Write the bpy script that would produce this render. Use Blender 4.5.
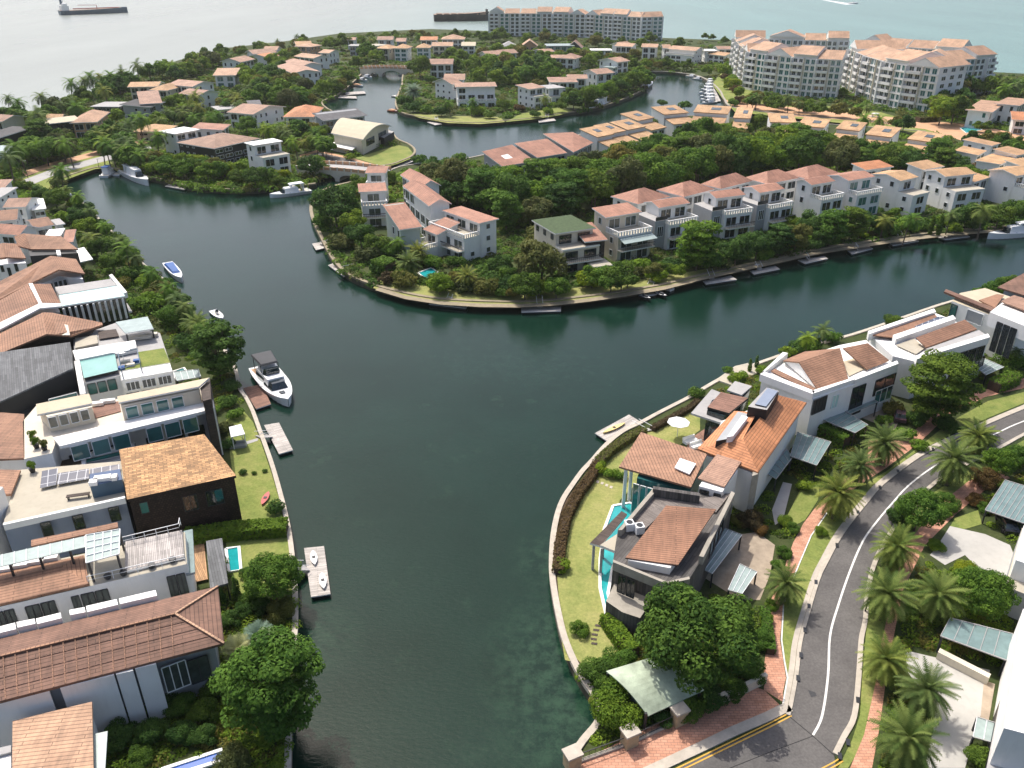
import bpy, bmesh, math, random
from mathutils import Vector, Matrix, geometry
R = math.radians
scene = bpy.context.scene
for o in list(bpy.data.objects): bpy.data.objects.remove(o)
C = scene.collection
random.seed(7)
# ---------------- camera ----------------
CAM_H, F, CX, CY, PITCH = 66.0, 820.0, 512.0, 384.0, R(27.6)
cam = bpy.data.cameras.new('camera'); camo = bpy.data.objects.new('camera', cam); C.objects.link(camo)
camo.location = (0, 0, CAM_H); camo.rotation_euler = (R(90) - PITCH, 0, 0)
cam.sensor_width = 36; cam.lens = 36 * F / 1024; cam.clip_end = 20000; cam.clip_start = 1
scene.camera = camo
scene.render.resolution_x, scene.render.resolution_y = 1024, 768
# ---------------- light ----------------
SUN_EL = R(58); SUN_DIR = Vector((-0.56, 0.83, 0)).normalized()      # horizontal direction towards the sun
sv = Vector((SUN_DIR.x * math.cos(SUN_EL), SUN_DIR.y * math.cos(SUN_EL), math.sin(SUN_EL)))
world = bpy.data.worlds.new('World'); scene.world = world; world.use_nodes = True
wn = world.node_tree; bg = wn.nodes['Background']
sky = wn.nodes.new('ShaderNodeTexSky'); sky.sky_type = 'NISHITA'; sky.sun_disc = False
sky.sun_elevation = SUN_EL; sky.sun_rotation = math.atan2(SUN_DIR.x, SUN_DIR.y)
sky.air_density = 0.8; sky.dust_density = 4.5; sky.ozone_density = 1.0
wn.links.new(sky.outputs[0], bg.inputs[0]); bg.inputs[1].default_value = 0.15
sl = bpy.data.lights.new('sun', 'SUN'); sl.energy = 3.1; sl.angle = R(0.5); sl.color = (1.0, 0.955, 0.88)
so = bpy.data.objects.new('sun', sl); C.objects.link(so); so.rotation_euler = sv.to_track_quat('Z', 'Y').to_euler()
scene.view_settings.view_transform = 'Standard'; scene.view_settings.look = 'None'
scene.view_settings.exposure = 0.45; scene.view_settings.gamma = 1.0
scene.cycles.max_bounces = 5; scene.cycles.transparent_max_bounces = 6; scene.cycles.volume_bounces = 0
# ---------------- projection: a point of the ground plan from the survey pixel ----------------
FW = Vector((0, math.cos(PITCH), -math.sin(PITCH))); UP = Vector((0, math.sin(PITCH), math.cos(PITCH)))
GZ = 1.4
def W(x, y, z=GZ):
    d = Vector((1, 0, 0)) * ((x - CX) / F) + UP * ((CY - y) / F) + FW
    t = (z - CAM_H) / d.z
    return Vector((d.x * t, d.y * t, z))
def PX(p):
    v = Vector(p) - Vector((0, 0, CAM_H)); zc = v.dot(FW)
    return CX + F * v.x / zc, CY - F * v.dot(UP) / zc
def pxm(x, y, z=GZ):
    v = W(x, y, z) - Vector((0, 0, CAM_H)); return F / v.dot(FW)
# ---------------- materials ----------------
MATS = {}
def newmat(name, col, rough=0.7, metal=0.0, spec=0.4):
    m = bpy.data.materials.new(name); m.use_nodes = True
    b = m.node_tree.nodes['Principled BSDF']
    b.inputs['Base Color'].default_value = (*col, 1); b.inputs['Roughness'].default_value = rough
    b.inputs['Metallic'].default_value = metal; b.inputs['Specular IOR Level'].default_value = spec
    MATS[name] = m; return m, m.node_tree, b
def nd(nt, t, **k):
    n = nt.nodes.new(t)
    for a, v in k.items(): setattr(n, a, v)
    return n
def coords(nt, kind='UV', scale=(1, 1, 1), rot=(0, 0, 0)):
    tc = nd(nt, 'ShaderNodeTexCoord'); mp = nd(nt, 'ShaderNodeMapping')
    mp.inputs['Scale'].default_value = scale; mp.inputs['Rotation'].default_value = rot
    if kind == 'World':
        g = nd(nt, 'ShaderNodeNewGeometry'); nt.links.new(g.outputs['Position'], mp.inputs[0])
    else: nt.links.new(tc.outputs[kind], mp.inputs[0])
    return mp.outputs[0]
def noise(nt, vec, scale, detail=3, rough=0.6):
    n = nd(nt, 'ShaderNodeTexNoise'); n.inputs['Scale'].default_value = scale
    n.inputs['Detail'].default_value = detail; n.inputs['Roughness'].default_value = rough
    nt.links.new(vec, n.inputs['Vector']); return n.outputs[0]
def ramp(nt, fac, stops):
    r = nd(nt, 'ShaderNodeValToRGB'); e = r.color_ramp.elements
    while len(e) > 1: e.remove(e[-1])
    for i, (p, c) in enumerate(stops):
        el = e[0] if i == 0 else e.new(p)
        el.position = p; el.color = (*c, 1) if len(c) == 3 else c
    nt.links.new(fac, r.inputs[0]); return r.outputs[0]
def mixc(nt, fac, a, b, mode='MIX'):
    m = nd(nt, 'ShaderNodeMix', data_type='RGBA', blend_type=mode)
    for v, i in ((fac, 0), (a, 6), (b, 7)):
        if isinstance(v, (int, float)): m.inputs[i].default_value = v
        elif isinstance(v, tuple): m.inputs[i].default_value = (*v, 1)
        else: nt.links.new(v, m.inputs[i])
    return m.outputs[2]
def bump(nt, b, h, strength=0.4, dist=0.05):
    n = nd(nt, 'ShaderNodeBump'); n.inputs['Strength'].default_value = strength; n.inputs['Distance'].default_value = dist
    nt.links.new(h, n.inputs['Height']); nt.links.new(n.outputs[0], b.inputs['Normal'])
def hexs(c, k): return tuple(min(1, v * k) for v in c)
def plain(name, col, rough=0.7, var=0.12, scale=0.35, metal=0.0, spec=0.4, grime=0.0):
    m, nt, b = newmat(name, col, rough, metal, spec)
    w = coords(nt, 'World')
    n = noise(nt, w, scale, 5, 0.65)
    c = ramp(nt, n, [(0.3, hexs(col, 1 - var)), (0.7, hexs(col, 1 + var))])
    if grime:
        n2 = noise(nt, coords(nt, 'World', (1.3, 1.3, 0.25)), 1.1, 5, 0.7)
        g = ramp(nt, n2, [(0.5, (0, 0, 0)), (0.75, (grime,) * 3)])
        c = mixc(nt, g, c, hexs(col, 0.55))
    nt.links.new(c, b.inputs['Base Color']); return m
def tiles(name, col, row=0.4, column=5.0, var=0.06, rough=0.75):
    """roof tiles: courses along the slope (UV in metres), weathered in patches"""
    m, nt, b = newmat(name, col, rough)
    uv = coords(nt, 'UV')
    br = nd(nt, 'ShaderNodeTexBrick'); nt.links.new(uv, br.inputs['Vector'])
    br.inputs['Scale'].default_value = 1.0; br.inputs['Brick Width'].default_value = column
    br.inputs['Row Height'].default_value = row; br.inputs['Mortar Size'].default_value = 0.05
    br.inputs['Mortar Smooth'].default_value = 0.6; br.inputs['Bias'].default_value = 0.0
    br.inputs['Color1'].default_value = (*hexs(col, 1 - var), 1); br.inputs['Color2'].default_value = (*hexs(col, 1 + var), 1)
    br.inputs['Mortar'].default_value = (*hexs(col, 0.42), 1)
    n = noise(nt, coords(nt, 'World'), 0.22, 5, 0.7)
    st = ramp(nt, n, [(0.35, (0.72, 0.70, 0.68)), (0.62, (1.1, 1.08, 1.05))])
    n3 = noise(nt, coords(nt, 'UV', (1.2, 0.18, 1)), 1.4, 4, 0.7)
    st2 = ramp(nt, n3, [(0.35, (0.8, 0.8, 0.8)), (0.6, (1.08, 1.06, 1.04))])
    c = mixc(nt, 1.0, br.outputs[0], st, 'MULTIPLY'); c = mixc(nt, 1.0, c, st2, 'MULTIPLY')
    oi = nd(nt, 'ShaderNodeObjectInfo')
    c = mixc(nt, 1.0, c, ramp(nt, oi.outputs['Random'], [(0, (0.88, 0.86, 0.86)), (1, (1.1, 1.1, 1.08))]), 'MULTIPLY')
    nt.links.new(c, b.inputs['Base Color'])
    wv = nd(nt, 'ShaderNodeTexWave', wave_type='BANDS', bands_direction='Y', wave_profile='SAW')
    nt.links.new(uv, wv.inputs[0]); wv.inputs['Scale'].default_value = 1 / row / 3.1416 / 2 * 2
    bump(nt, b, wv.outputs[0], 0.5, 0.06); return m
def boards(name, col, width=0.18, direction='X', var=0.25, rough=0.8, gap=0.35):
    m, nt, b = newmat(name, col, rough)
    uv = coords(nt, 'UV', (1, 1, 1) if direction == 'X' else (1, 1, 1), (0, 0, 0 if direction == 'X' else R(90)))
    br = nd(nt, 'ShaderNodeTexBrick'); nt.links.new(uv, br.inputs['Vector'])
    br.inputs['Scale'].default_value = 1.0; br.inputs['Brick Width'].default_value = 3.1
    br.inputs['Row Height'].default_value = width; br.inputs['Mortar Size'].default_value = 0.018
    br.inputs['Color1'].default_value = (*hexs(col, 1 - var), 1); br.inputs['Color2'].default_value = (*hexs(col, 1 + var), 1)
    br.inputs['Mortar'].default_value = (*hexs(col, gap), 1)
    n = noise(nt, coords(nt, 'World'), 0.5, 5, 0.7)
    c = mixc(nt, 1.0, br.outputs[0], ramp(nt, n, [(0.3, (0.7, 0.7, 0.7)), (0.7, (1.15, 1.15, 1.15))]), 'MULTIPLY')
    nt.links.new(c, b.inputs['Base Color']); return m
tiles('tile_terracotta', (0.40, 0.21, 0.15)); tiles('tile_brown', (0.33, 0.185, 0.12))
tiles('tile_darkbrown', (0.225, 0.13, 0.095), var=.12); tiles('tile_orange', (0.56, 0.25, 0.12))
tiles('tile_ochre', (0.54, 0.345, 0.19)); tiles('tile_taupe', (0.34, 0.22, 0.165)); tiles('tile_charcoal', (0.055, 0.055, 0.062))
tiles('tile_grey', (0.13, 0.135, 0.15)); tiles('tile_peach', (0.50, 0.32, 0.215)); tiles('tile_rose', (0.42, 0.265, 0.195))
tiles('tile_panel', (0.36, 0.20, 0.135), row=1.9, column=2.2, var=0.06)
tiles('shake_gold', (0.52, 0.31, 0.145), row=0.42, column=0.9, var=0.4)
tiles('shingle_black', (0.035, 0.022, 0.018), row=0.3, column=0.35, var=0.4)
boards('deck_grey', (0.22, 0.19, 0.17)); boards('deck_pale', (0.42, 0.385, 0.36), direction='Y'); boards('deck_red', (0.26, 0.14, 0.10))
boards('deck_tan', (0.42, 0.25, 0.13)); boards('roof_slat', (0.15, 0.155, 0.16), 0.3, 'Y'); boards('dock_grey', (0.50, 0.46, 0.42)); boards('slat_dark', (0.075, 0.055, 0.045), 0.25)
boards('clad_grey', (0.10, 0.092, 0.086), 0.35, 'Y', 0.35)
plain('white_paint', (0.80, 0.79, 0.76), 0.6, 0.03, grime=0.2); plain('cream_paint', (0.62, 0.56, 0.45), 0.7, 0.06, grime=0.3)
plain('grey_paint', (0.34, 0.35, 0.36), 0.7, 0.06, grime=0.25); plain('blue_grey', (0.22, 0.26, 0.34), 0.6, 0.05, grime=0.2)
plain('black_paint', (0.02, 0.02, 0.022), 0.5); plain('sage_paint', (0.42, 0.47, 0.42), 0.7, 0.05, grime=0.2)
plain('dark_metal', (0.03, 0.032, 0.036), 0.35); plain('white_metal', (0.75, 0.76, 0.76), 0.35, 0.02)
plain('concrete', (0.33, 0.30, 0.25), 0.85, 0.15, 0.8, grime=0.4); plain('coping_tan', (0.27, 0.225, 0.15), 0.85, 0.2, 1.0, grime=0.4); plain('kerb', (0.46, 0.41, 0.34), 0.85, 0.15, 1.0, grime=0.3)
plain('terrace_cream', (0.60, 0.54, 0.44), 0.8, 0.08, grime=0.3); plain('terrace_beige', (0.42, 0.38, 0.30), 0.8, 0.08, grime=0.3); plain('slab_grey', (0.36, 0.35, 0.34), 0.8, 0.1, grime=0.4)
plain('wall_algae', (0.075, 0.068, 0.045), 0.9, 0.4, 0.9); plain('sand_roof', (0.50, 0.43, 0.31), 0.8, 0.08, grime=0.3)
plain('green_roof', (0.055, 0.085, 0.035), 0.9, 0.3, 1.5); plain('awning_green', (0.22, 0.32, 0.26), 0.6, 0.1)
plain('canopy_glass', (0.33, 0.40, 0.38), 0.25, 0.15, 0.8, grime=0.3); plain('canopy_teal', (0.16, 0.23, 0.225), 0.25, 0.2, 0.8)
plain('glass_dark', (0.018, 0.026, 0.030), 0.06, 0.3, 0.7, spec=0.8); plain('glass_teal', (0.03, 0.13, 0.125), 0.08, 0.35, 0.25, spec=0.8)
plain('glass_mid', (0.06, 0.075, 0.07), 0.1, 0.5, 0.5, spec=0.8); plain('roof_teal', (0.22, 0.42, 0.38), 0.15, 0.12, 0.3, spec=0.6)
plain('glass_pale', (0.50, 0.68, 0.64), 0.2, 0.08, 0.6); plain('pool', (0.02, 0.32, 0.33), 0.04, 0.25, 0.5, spec=0.6); plain('pool_deep', (0.015, 0.16, 0.16), 0.04, 0.2, 0.5, spec=0.6)
plain('pool_blue', (0.01, 0.10, 0.42), 0.04, 0.25, 0.5, spec=0.6); plain('mat_tarp', (0.02, 0.09, 0.30), 0.6); plain('blue_hull', (0.04, 0.08, 0.17), 0.3)
plain('yellow_paint', (0.62, 0.36, 0.06), 0.7, 0.1, 1.0); plain('road_white', (0.70, 0.69, 0.65), 0.7, 0.12, 1.5); plain('soil', (0.075, 0.05, 0.032), 0.95, 0.3, 0.9)
plain('hull_white', (0.80, 0.80, 0.79), 0.25, 0.02); plain('canvas_black', (0.04, 0.042, 0.048), 0.7); plain('seat_cream', (0.6, 0.55, 0.46), 0.6); plain('ship_blue', (0.05, 0.10, 0.15), 0.5)
plain('ship_deck', (0.25, 0.17, 0.12), 0.7); plain('red_paint', (0.45, 0.08, 0.07), 0.4); plain('kayak_yellow', (0.65, 0.52, 0.22), 0.35); plain('drive_white', (0.43, 0.415, 0.38), 0.85, 0.08, grime=0.25)
plain('drive_tan', (0.36, 0.29, 0.215), 0.85, 0.22, 0.8, grime=0.4); plain('terracotta_plaster', (0.52, 0.30, 0.17), 0.8, 0.1); plain('trunk_bark', (0.13, 0.10, 0.075), 0.9, 0.3, 2.0)
plain('stone_post', (0.42, 0.33, 0.20), 0.9, 0.15, 2.0); plain('algae_shallow', (0.03, 0.07, 0.04), 0.3, 0.3, 0.4); plain('patina', (0.36, 0.42, 0.31), 0.6, 0.35, 0.45, grime=0.5); tiles('tan_panel', (0.40, 0.215, 0.135), row=.3, column=30, var=.01)
plain('awning_cream', (0.62, 0.57, 0.44), 0.8, 0.05); plain('car_black', (0.015, 0.014, 0.016), 0.15, spec=0.7); plain('car_silver', (0.45, 0.46, 0.47), 0.2, metal=0.5); plain('rubber', (0.02, 0.02, 0.02), 0.8)
plain('slab_dark', (0.055, 0.055, 0.058), 0.9, 0.15, 2.0); plain('car_white', (0.7, 0.7, 0.7), 0.2); plain('car_maroon', (0.06, 0.03, 0.04), 0.2)
def solar():
    m, nt, b = newmat('solar_cell', (0.02, 0.03, 0.06), 0.12, 0, 0.7)
    br = nd(nt, 'ShaderNodeTexBrick'); nt.links.new(coords(nt, 'UV'), br.inputs['Vector']); br.offset = 0
    br.inputs['Scale'].default_value = 1; br.inputs['Brick Width'].default_value = 1.0; br.inputs['Row Height'].default_value = 1.6; br.inputs['Mortar Size'].default_value = 0.05
    br.inputs['Color1'].default_value = (0.06, 0.07, 0.10, 1); br.inputs['Color2'].default_value = (0.08, 0.09, 0.12, 1); br.inputs['Mortar'].default_value = (0.45, 0.46, 0.48, 1)
    nt.links.new(br.outputs[0], b.inputs['Base Color'])
solar()
def pavers():
    m, nt, b = newmat('paver_red', (0.42, 0.20, 0.13), 0.85)
    br = nd(nt, 'ShaderNodeTexBrick'); nt.links.new(coords(nt, 'World'), br.inputs['Vector'])
    br.inputs['Scale'].default_value = 1; br.inputs['Brick Width'].default_value = 0.6; br.inputs['Row Height'].default_value = 0.3; br.inputs['Mortar Size'].default_value = 0.02
    br.inputs['Color1'].default_value = (0.48, 0.235, 0.15, 1); br.inputs['Color2'].default_value = (0.60, 0.315, 0.21, 1); br.inputs['Mortar'].default_value = (0.25, 0.14, 0.10, 1)
    n = noise(nt, coords(nt, 'World'), 0.5, 5, 0.7)
    c = mixc(nt, 1.0, br.outputs[0], ramp(nt, n, [(0.3, (0.75, 0.74, 0.72)), (0.65, (1.1, 1.1, 1.1))]), 'MULTIPLY')
    nt.links.new(c, b.inputs['Base Color'])
pavers()
def asphalt():
    m, nt, b = newmat('asphalt', (0.09, 0.085, 0.082), 0.9, 0, 0.3)
    w = coords(nt, 'World')
    c = ramp(nt, noise(nt, w, 0.25, 6, 0.7), [(0.3, (0.095, 0.089, 0.085)), (0.7, (0.145, 0.136, 0.128))])
    c = mixc(nt, 1.0, c, ramp(nt, noise(nt, w, 4.0, 3, 0.8), [(0.35, (0.85, 0.85, 0.85)), (0.7, (1.12, 1.12, 1.12))]), 'MULTIPLY')
    nt.links.new(c, b.inputs['Base Color'])
asphalt()
def grass(name, a, bcol, c3):
    m, nt, b = newmat(name, a, 0.95, 0, 0.15)
    w = coords(nt, 'World')
    c = ramp(nt, noise(nt, w, 0.22, 6, 0.72), [(0.3, a), (0.5, bcol), (0.72, c3)])
    c = mixc(nt, 1.0, c, ramp(nt, noise(nt, w, 3.0, 4, 0.8), [(0.3, (0.72, 0.75, 0.7)), (0.7, (1.2, 1.18, 1.15))]), 'MULTIPLY')
    nt.links.new(c, b.inputs['Base Color']); bump(nt, b, noise(nt, w, 8, 3), 0.6, 0.08)
grass('lawn_green', (0.12, 0.17, 0.045), (0.20, 0.235, 0.065), (0.29, 0.28, 0.10))
grass('lawn_dry', (0.18, 0.22, 0.065), (0.27, 0.28, 0.095), (0.35, 0.32, 0.135))
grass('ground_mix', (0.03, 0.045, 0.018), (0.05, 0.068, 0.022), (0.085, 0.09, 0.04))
def foliage(name, lo, hi, yel=0.0):
    m, nt, b = newmat(name, lo, 0.75, 0, 0.12)
    at = nd(nt, 'ShaderNodeAttribute', attribute_name='tint')
    oi = nd(nt, 'ShaderNodeObjectInfo')
    c = ramp(nt, at.outputs['Fac'], [(0.0, lo), (1.0, hi)])
    rr = ramp(nt, oi.outputs['Random'], [(0.0, (0.66, 0.80, 0.82)), (0.4, (0.95, 1.0, 0.95)), (0.75, (1.15, 1.15, 0.8)), (1.0, (1.5, 1.25, 0.8))])
    c = mixc(nt, 1.0, c, rr, 'MULTIPLY'); nt.links.new(c, b.inputs['Base Color'])
    tr = nd(nt, 'ShaderNodeBsdfTranslucent'); nt.links.new(c, tr.inputs[0])
    mx = nd(nt, 'ShaderNodeMixShader'); mx.inputs[0].default_value = 0.35
    out = nt.nodes['Material Output']
    nt.links.new(b.outputs[0], mx.inputs[1]); nt.links.new(tr.outputs[0], mx.inputs[2]); nt.links.new(mx.outputs[0], out.inputs[0])
foliage('leaf', (0.052, 0.115, 0.018), (0.175, 0.28, 0.04)); foliage('leaf_dark', (0.034, 0.078, 0.018), (0.115, 0.195, 0.038))
foliage('leaf_yellow', (0.10, 0.17, 0.02), (0.25, 0.32, 0.03)); foliage('leaf_palm', (0.055, 0.098, 0.026), (0.20, 0.245, 0.075))
foliage('leaf_silver', (0.17, 0.22, 0.16), (0.32, 0.38, 0.28)); foliage('leaf_rust', (0.08, 0.055, 0.028), (0.16, 0.10, 0.045)); foliage('leaf_olive', (0.075, 0.095, 0.03), (0.16, 0.16, 0.055))
def water():
    for name in ('canal_water', 'sea_water'):
        m, nt, b = newmat(name, (0.01, 0.03, 0.025), 0.05, 0, 0.5)
        b.inputs['IOR'].default_value = 1.33; b.inputs['Specular IOR Level'].default_value = 0.32 if name == 'canal_water' else 0.5
        w = coords(nt, 'World')
        if name == 'canal_water':
            c = ramp(nt, noise(nt, w, 0.035, 4, 0.6), [(0.35, (0.004, 0.019, 0.012)), (0.7, (0.007, 0.028, 0.019))])
            sp = ramp(nt, noise(nt, w, 0.13, 5, 0.75), [(0.60, (0, 0, 0)), (0.74, (0.5, 0.5, 0.5))])
            c = mixc(nt, sp, c, (0.022, 0.055, 0.032))
            for (bx_, by_, br_) in ((585, 690, 9), (566, 640, 7), (596, 745, 8), (560, 560, 5), (303, 640, 5), (470, 345, 16), (560, 360, 14), (720, 340, 12)):
                c0 = W(bx_, by_, 0); vm = nd(nt, 'ShaderNodeVectorMath', operation='DISTANCE'); nt.links.new(w, vm.inputs[0]); vm.inputs[1].default_value = c0
                mr = nd(nt, 'ShaderNodeMapRange', interpolation_type='SMOOTHSTEP'); mr.inputs['From Min'].default_value = br_ * 1.6; mr.inputs['From Max'].default_value = br_ * .2; nt.links.new(vm.outputs['Value'], mr.inputs[0])
                mm = nd(nt, 'ShaderNodeMath', operation='MULTIPLY'); nt.links.new(mr.outputs[0], mm.inputs[0]); nt.links.new(ramp(nt, noise(nt, w, 0.55, 5, 0.75), [(0.42, (0, 0, 0)), (0.66, (.8, .8, .8))]), mm.inputs[1])
                c = mixc(nt, mm.outputs[0], c, (0.024, 0.060, 0.035) if br_ < 10 else (0.011, 0.033, 0.022))
            s1 = noise(nt, coords(nt, 'World', (0.9, 1.7, 1), (0, 0, R(20))), 1.5, 4, 0.65); s2 = noise(nt, w, 0.10, 2)
            st, di = 0.24, 0.12
        else:
            sx = nd(nt, 'ShaderNodeSeparateXYZ'); nt.links.new(w, sx.inputs[0])
            mr = nd(nt, 'ShaderNodeMapRange'); mr.inputs['From Min'].default_value = -260; mr.inputs['From Max'].default_value = 260
            nt.links.new(sx.outputs[0], mr.inputs[0])
            c = ramp(nt, mr.outputs[0], [(0.0, (0.25, 0.275, 0.25)), (0.5, (0.21, 0.28, 0.255)), (1.0, (0.155, 0.265, 0.24))])  # shallow teal at right; left paled, sky reflection put into the colour
            c = mixc(nt, 1.0, c, ramp(nt, noise(nt, coords(nt, 'World', (1, 0.25, 1)), 0.012, 4, 0.6), [(0.3, (0.9, 0.9, 0.9)), (0.7, (1.08, 1.08, 1.08))]), 'MULTIPLY')
            s1 = noise(nt, w, 0.5, 4, 0.6); s2 = noise(nt, w, 0.05, 2); st, di = 0.5, 0.5
            b.inputs['Roughness'].default_value = 0.25
        nt.links.new(c, b.inputs['Base Color'])
        ad = nd(nt, 'ShaderNodeMath', operation='ADD'); nt.links.new(s1, ad.inputs[0]); nt.links.new(s2, ad.inputs[1])
        bump(nt, b, ad.outputs[0], st, di)
water()
def haze_mat():
    m = bpy.data.materials.new('haze'); m.use_nodes = True; nt = m.node_tree; nt.nodes.remove(nt.nodes['Principled BSDF'])
    v = nt.nodes.new('ShaderNodeVolumePrincipled'); v.inputs['Color'].default_value = (0.90, 0.93, 0.89, 1); v.inputs['Density'].default_value = 0.00007; v.inputs['Anisotropy'].default_value = 0.3
    nt.links.new(v.outputs[0], nt.nodes['Material Output'].inputs['Volume']); MATS['haze'] = m
haze_mat()
# ---------------- mesh building ----------------
class MB:
    def __init__(s): s.v = []; s.f = []; s.m = []; s.mats = []
    def mat(s, name):
        if name not in s.mats: s.mats.append(name)
        return s.mats.index(name)
    def face(s, pts, m):
        k = len(s.v); s.v += [tuple(p) for p in pts]; s.f.append(tuple(range(k, k + len(pts)))); s.m.append(s.mat(m)); return s
    def solid(s, bot, top, m, mtop=None):
        n = len(bot)
        # orient counter-clockwise seen from above
        ar = sum(bot[i][0] * bot[(i + 1) % n][1] - bot[(i + 1) % n][0] * bot[i][1] for i in range(n))
        if ar < 0: bot = bot[::-1]; top = top[::-1]
        k = len(s.v); s.v += [tuple(p) for p in bot] + [tuple(p) for p in top]
        mi = s.mat(m); mt = s.mat(mtop or m)
        s.f.append(tuple(range(k + n - 1, k - 1, -1))); s.m.append(mi)
        s.f.append(tuple(range(k + n, k + 2 * n))); s.m.append(mt)
        for i in range(n):
            j = (i + 1) % n; s.f.append((k + i, k + j, k + n + j, k + n + i)); s.m.append(mi)
        return s
    def prism(s, pts, z0, z1, m, mtop=None):
        return s.solid([Vector((p[0], p[1], z0)) for p in pts], [Vector((p[0], p[1], z1)) for p in pts], m, mtop)
    def slab(s, pts, t, m, mside=None):           # 3-D polygon top surface, thickness t downwards
        return s.solid([Vector(p) - Vector((0, 0, t)) for p in pts], [Vector(p) for p in pts], mside or m, m)
    def bar(s, a, b, w, h, m):                    # box along a->b, centred, width w, height h
        a = Vector(a); b = Vector(b); d = (b - a)
        side = d.cross(Vector((0, 0, 1)))
        if side.length < 1e-6: side = Vector((1, 0, 0))
        side = side.normalized() * (w / 2); up = side.cross(d).normalized() * (h / 2)
        if up.z < 0: up = -up
        q = [a - side - up, a + side - up, a + side + up, a - side + up]; r = [p + d for p in q]
        k = len(s.v); s.v += [tuple(p) for p in q + r]; mi = s.mat(m)
        for f in ((3, 2, 1, 0), (4, 5, 6, 7), (0, 1, 5, 4), (1, 2, 6, 5), (2, 3, 7, 6), (3, 0, 4, 7)):
            s.f.append(tuple(k + i for i in f)); s.m.append(mi)
        return s
    def box(s, c, dx, dy, dz, m, rot=0, tilt=None):
        ca, sa = math.cos(rot), math.sin(rot)
        pts = [(c[0] + x * ca - y * sa, c[1] + x * sa + y * ca) for x, y in ((-dx / 2, -dy / 2), (dx / 2, -dy / 2), (dx / 2, dy / 2), (-dx / 2, dy / 2))]
        return s.prism(pts, c[2], c[2] + dz, m)
    def tube(s, pts, rad, m, n=7):
        mi = s.mat(m); k = len(s.v)
        for i, p in enumerate(pts):
            p = Vector(p); d = (Vector(pts[min(i + 1, len(pts) - 1)]) - Vector(pts[max(i - 1, 0)])).normalized()
            a = d.orthogonal().normalized(); b2 = d.cross(a)
            r = rad[i] if isinstance(rad, (list, tuple)) else rad
            for j in range(n):
                t = 2 * math.pi * j / n; s.v.append(tuple(p + (a * math.cos(t) + b2 * math.sin(t)) * r))
        for i in range(len(pts) - 1):
            for j in range(n):
                a0 = k + i * n + j; b0 = k + i * n + (j + 1) % n
                s.f.append((a0, b0, b0 + n, a0 + n)); s.m.append(mi)
        s.f.append(tuple(k + j for j in range(n))[::-1]); s.m.append(mi)
        s.f.append(tuple(k + (len(pts) - 1) * n + j for j in range(n))); s.m.append(mi)
        return s
    def build(s, name, parent=None, org=None, smooth=False):
        me = bpy.data.meshes.new(name)
        o3 = Vector(org) if org is not None else Vector((0, 0, 0))
        me.from_pydata([tuple(Vector(v) - o3) for v in s.v], [], s.f)
        for mn in s.mats: me.materials.append(MATS[mn])
        me.polygons.foreach_set('material_index', s.m)
        uvl = me.uv_layers.new(name='UVMap'); uvs = []
        for p in me.polygons:
            nrm = p.normal
            u = Vector((0, 0, 1)).cross(nrm)
            if u.length < 0.05:
                e = me.vertices[p.vertices[1]].co - me.vertices[p.vertices[0]].co; u = Vector((e.x, e.y, 0))
                if u.length < 1e-6: u = Vector((1, 0, 0))
            u.normalize(); v = nrm.cross(u)
            for vi in p.vertices:
                c = me.vertices[vi].co; uvs += [c.dot(u), c.dot(v)]
        uvl.data.foreach_set('uv', uvs)
        if smooth: me.polygons.foreach_set('use_smooth', [True] * len(me.polygons))
        me.update()
        ob = bpy.data.objects.new(name, me); C.objects.link(ob)
        if parent is not None: ob.parent = parent
        elif org is not None: ob.location = o3
        return ob
REG = []      # landmark registry for naming what stands beside what
def tag(o, label=None, cat=None, group=None, kind=None):
    if label: o['label'] = label
    if cat: o['category'] = cat
    if group: o['group'] = group
    if kind: o['kind'] = kind
    return o
def thing(name, label, cat, loc, group=None):
    o = bpy.data.objects.new(name, None); C.objects.link(o); o.location = loc
    o.empty_display_size = 0.5
    return tag(o, label, cat, group)
FLATS = []
def flat(name, px, z, m, kind='structure', dz=0.0):
    FLATS.append(px)
    mb = MB(); pts = [W(x, y, z) for x, y in px]
    tri = geometry.tessellate_polygon([pts]); k = MB(); mi = k.mat(m); k.v = [tuple(p) for p in pts]
    for t in tri:
        a, b, c = [pts[i] for i in t]
        if (b - a).cross(c - a).z < 0: t = t[::-1]
        k.f.append(tuple(t)); k.m.append(mi)
    o = k.build(name)
    if kind: o['kind'] = kind
    return o
def strip(pts, w, z0, z1, m, mtop=None, mb=None, closed=False):
    """ribbon wall along a polyline of world points"""
    mb = mb or MB(); n = len(pts); L = []; Rr = []
    for i, p in enumerate(pts):
        d = (Vector(pts[min(i + 1, n - 1)]) - Vector(pts[max(i - 1, 0)])); d.z = 0; d.normalize(); s = Vector((-d.y, d.x, 0)) * w / 2
        L.append(Vector(p) + s); Rr.append(Vector(p) - s)
    for i in range(n - 1):
        mb.prism([Rr[i], Rr[i + 1], L[i + 1], L[i]], z0, z1, m, mtop)
    return mb
def smoothpx(pts, n=4):
    """Catmull-Rom through pixels"""
    out = []
    P = [pts[0]] + list(pts) + [pts[-1]]
    for i in range(1, len(P) - 2):
        p0, p1, p2, p3 = P[i - 1], P[i], P[i + 1], P[i + 2]
        for k in range(n):
            t = k / n
            out.append(tuple(0.5 * (2 * p1[j] + (p2[j] - p0[j]) * t + (2 * p0[j] - 5 * p1[j] + 4 * p2[j] - p3[j]) * t * t + (3 * p1[j] - p0[j] - 3 * p2[j] + p3[j]) * t ** 3) for j in (0, 1)))
    out.append(tuple(pts[-1])); return out
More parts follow.
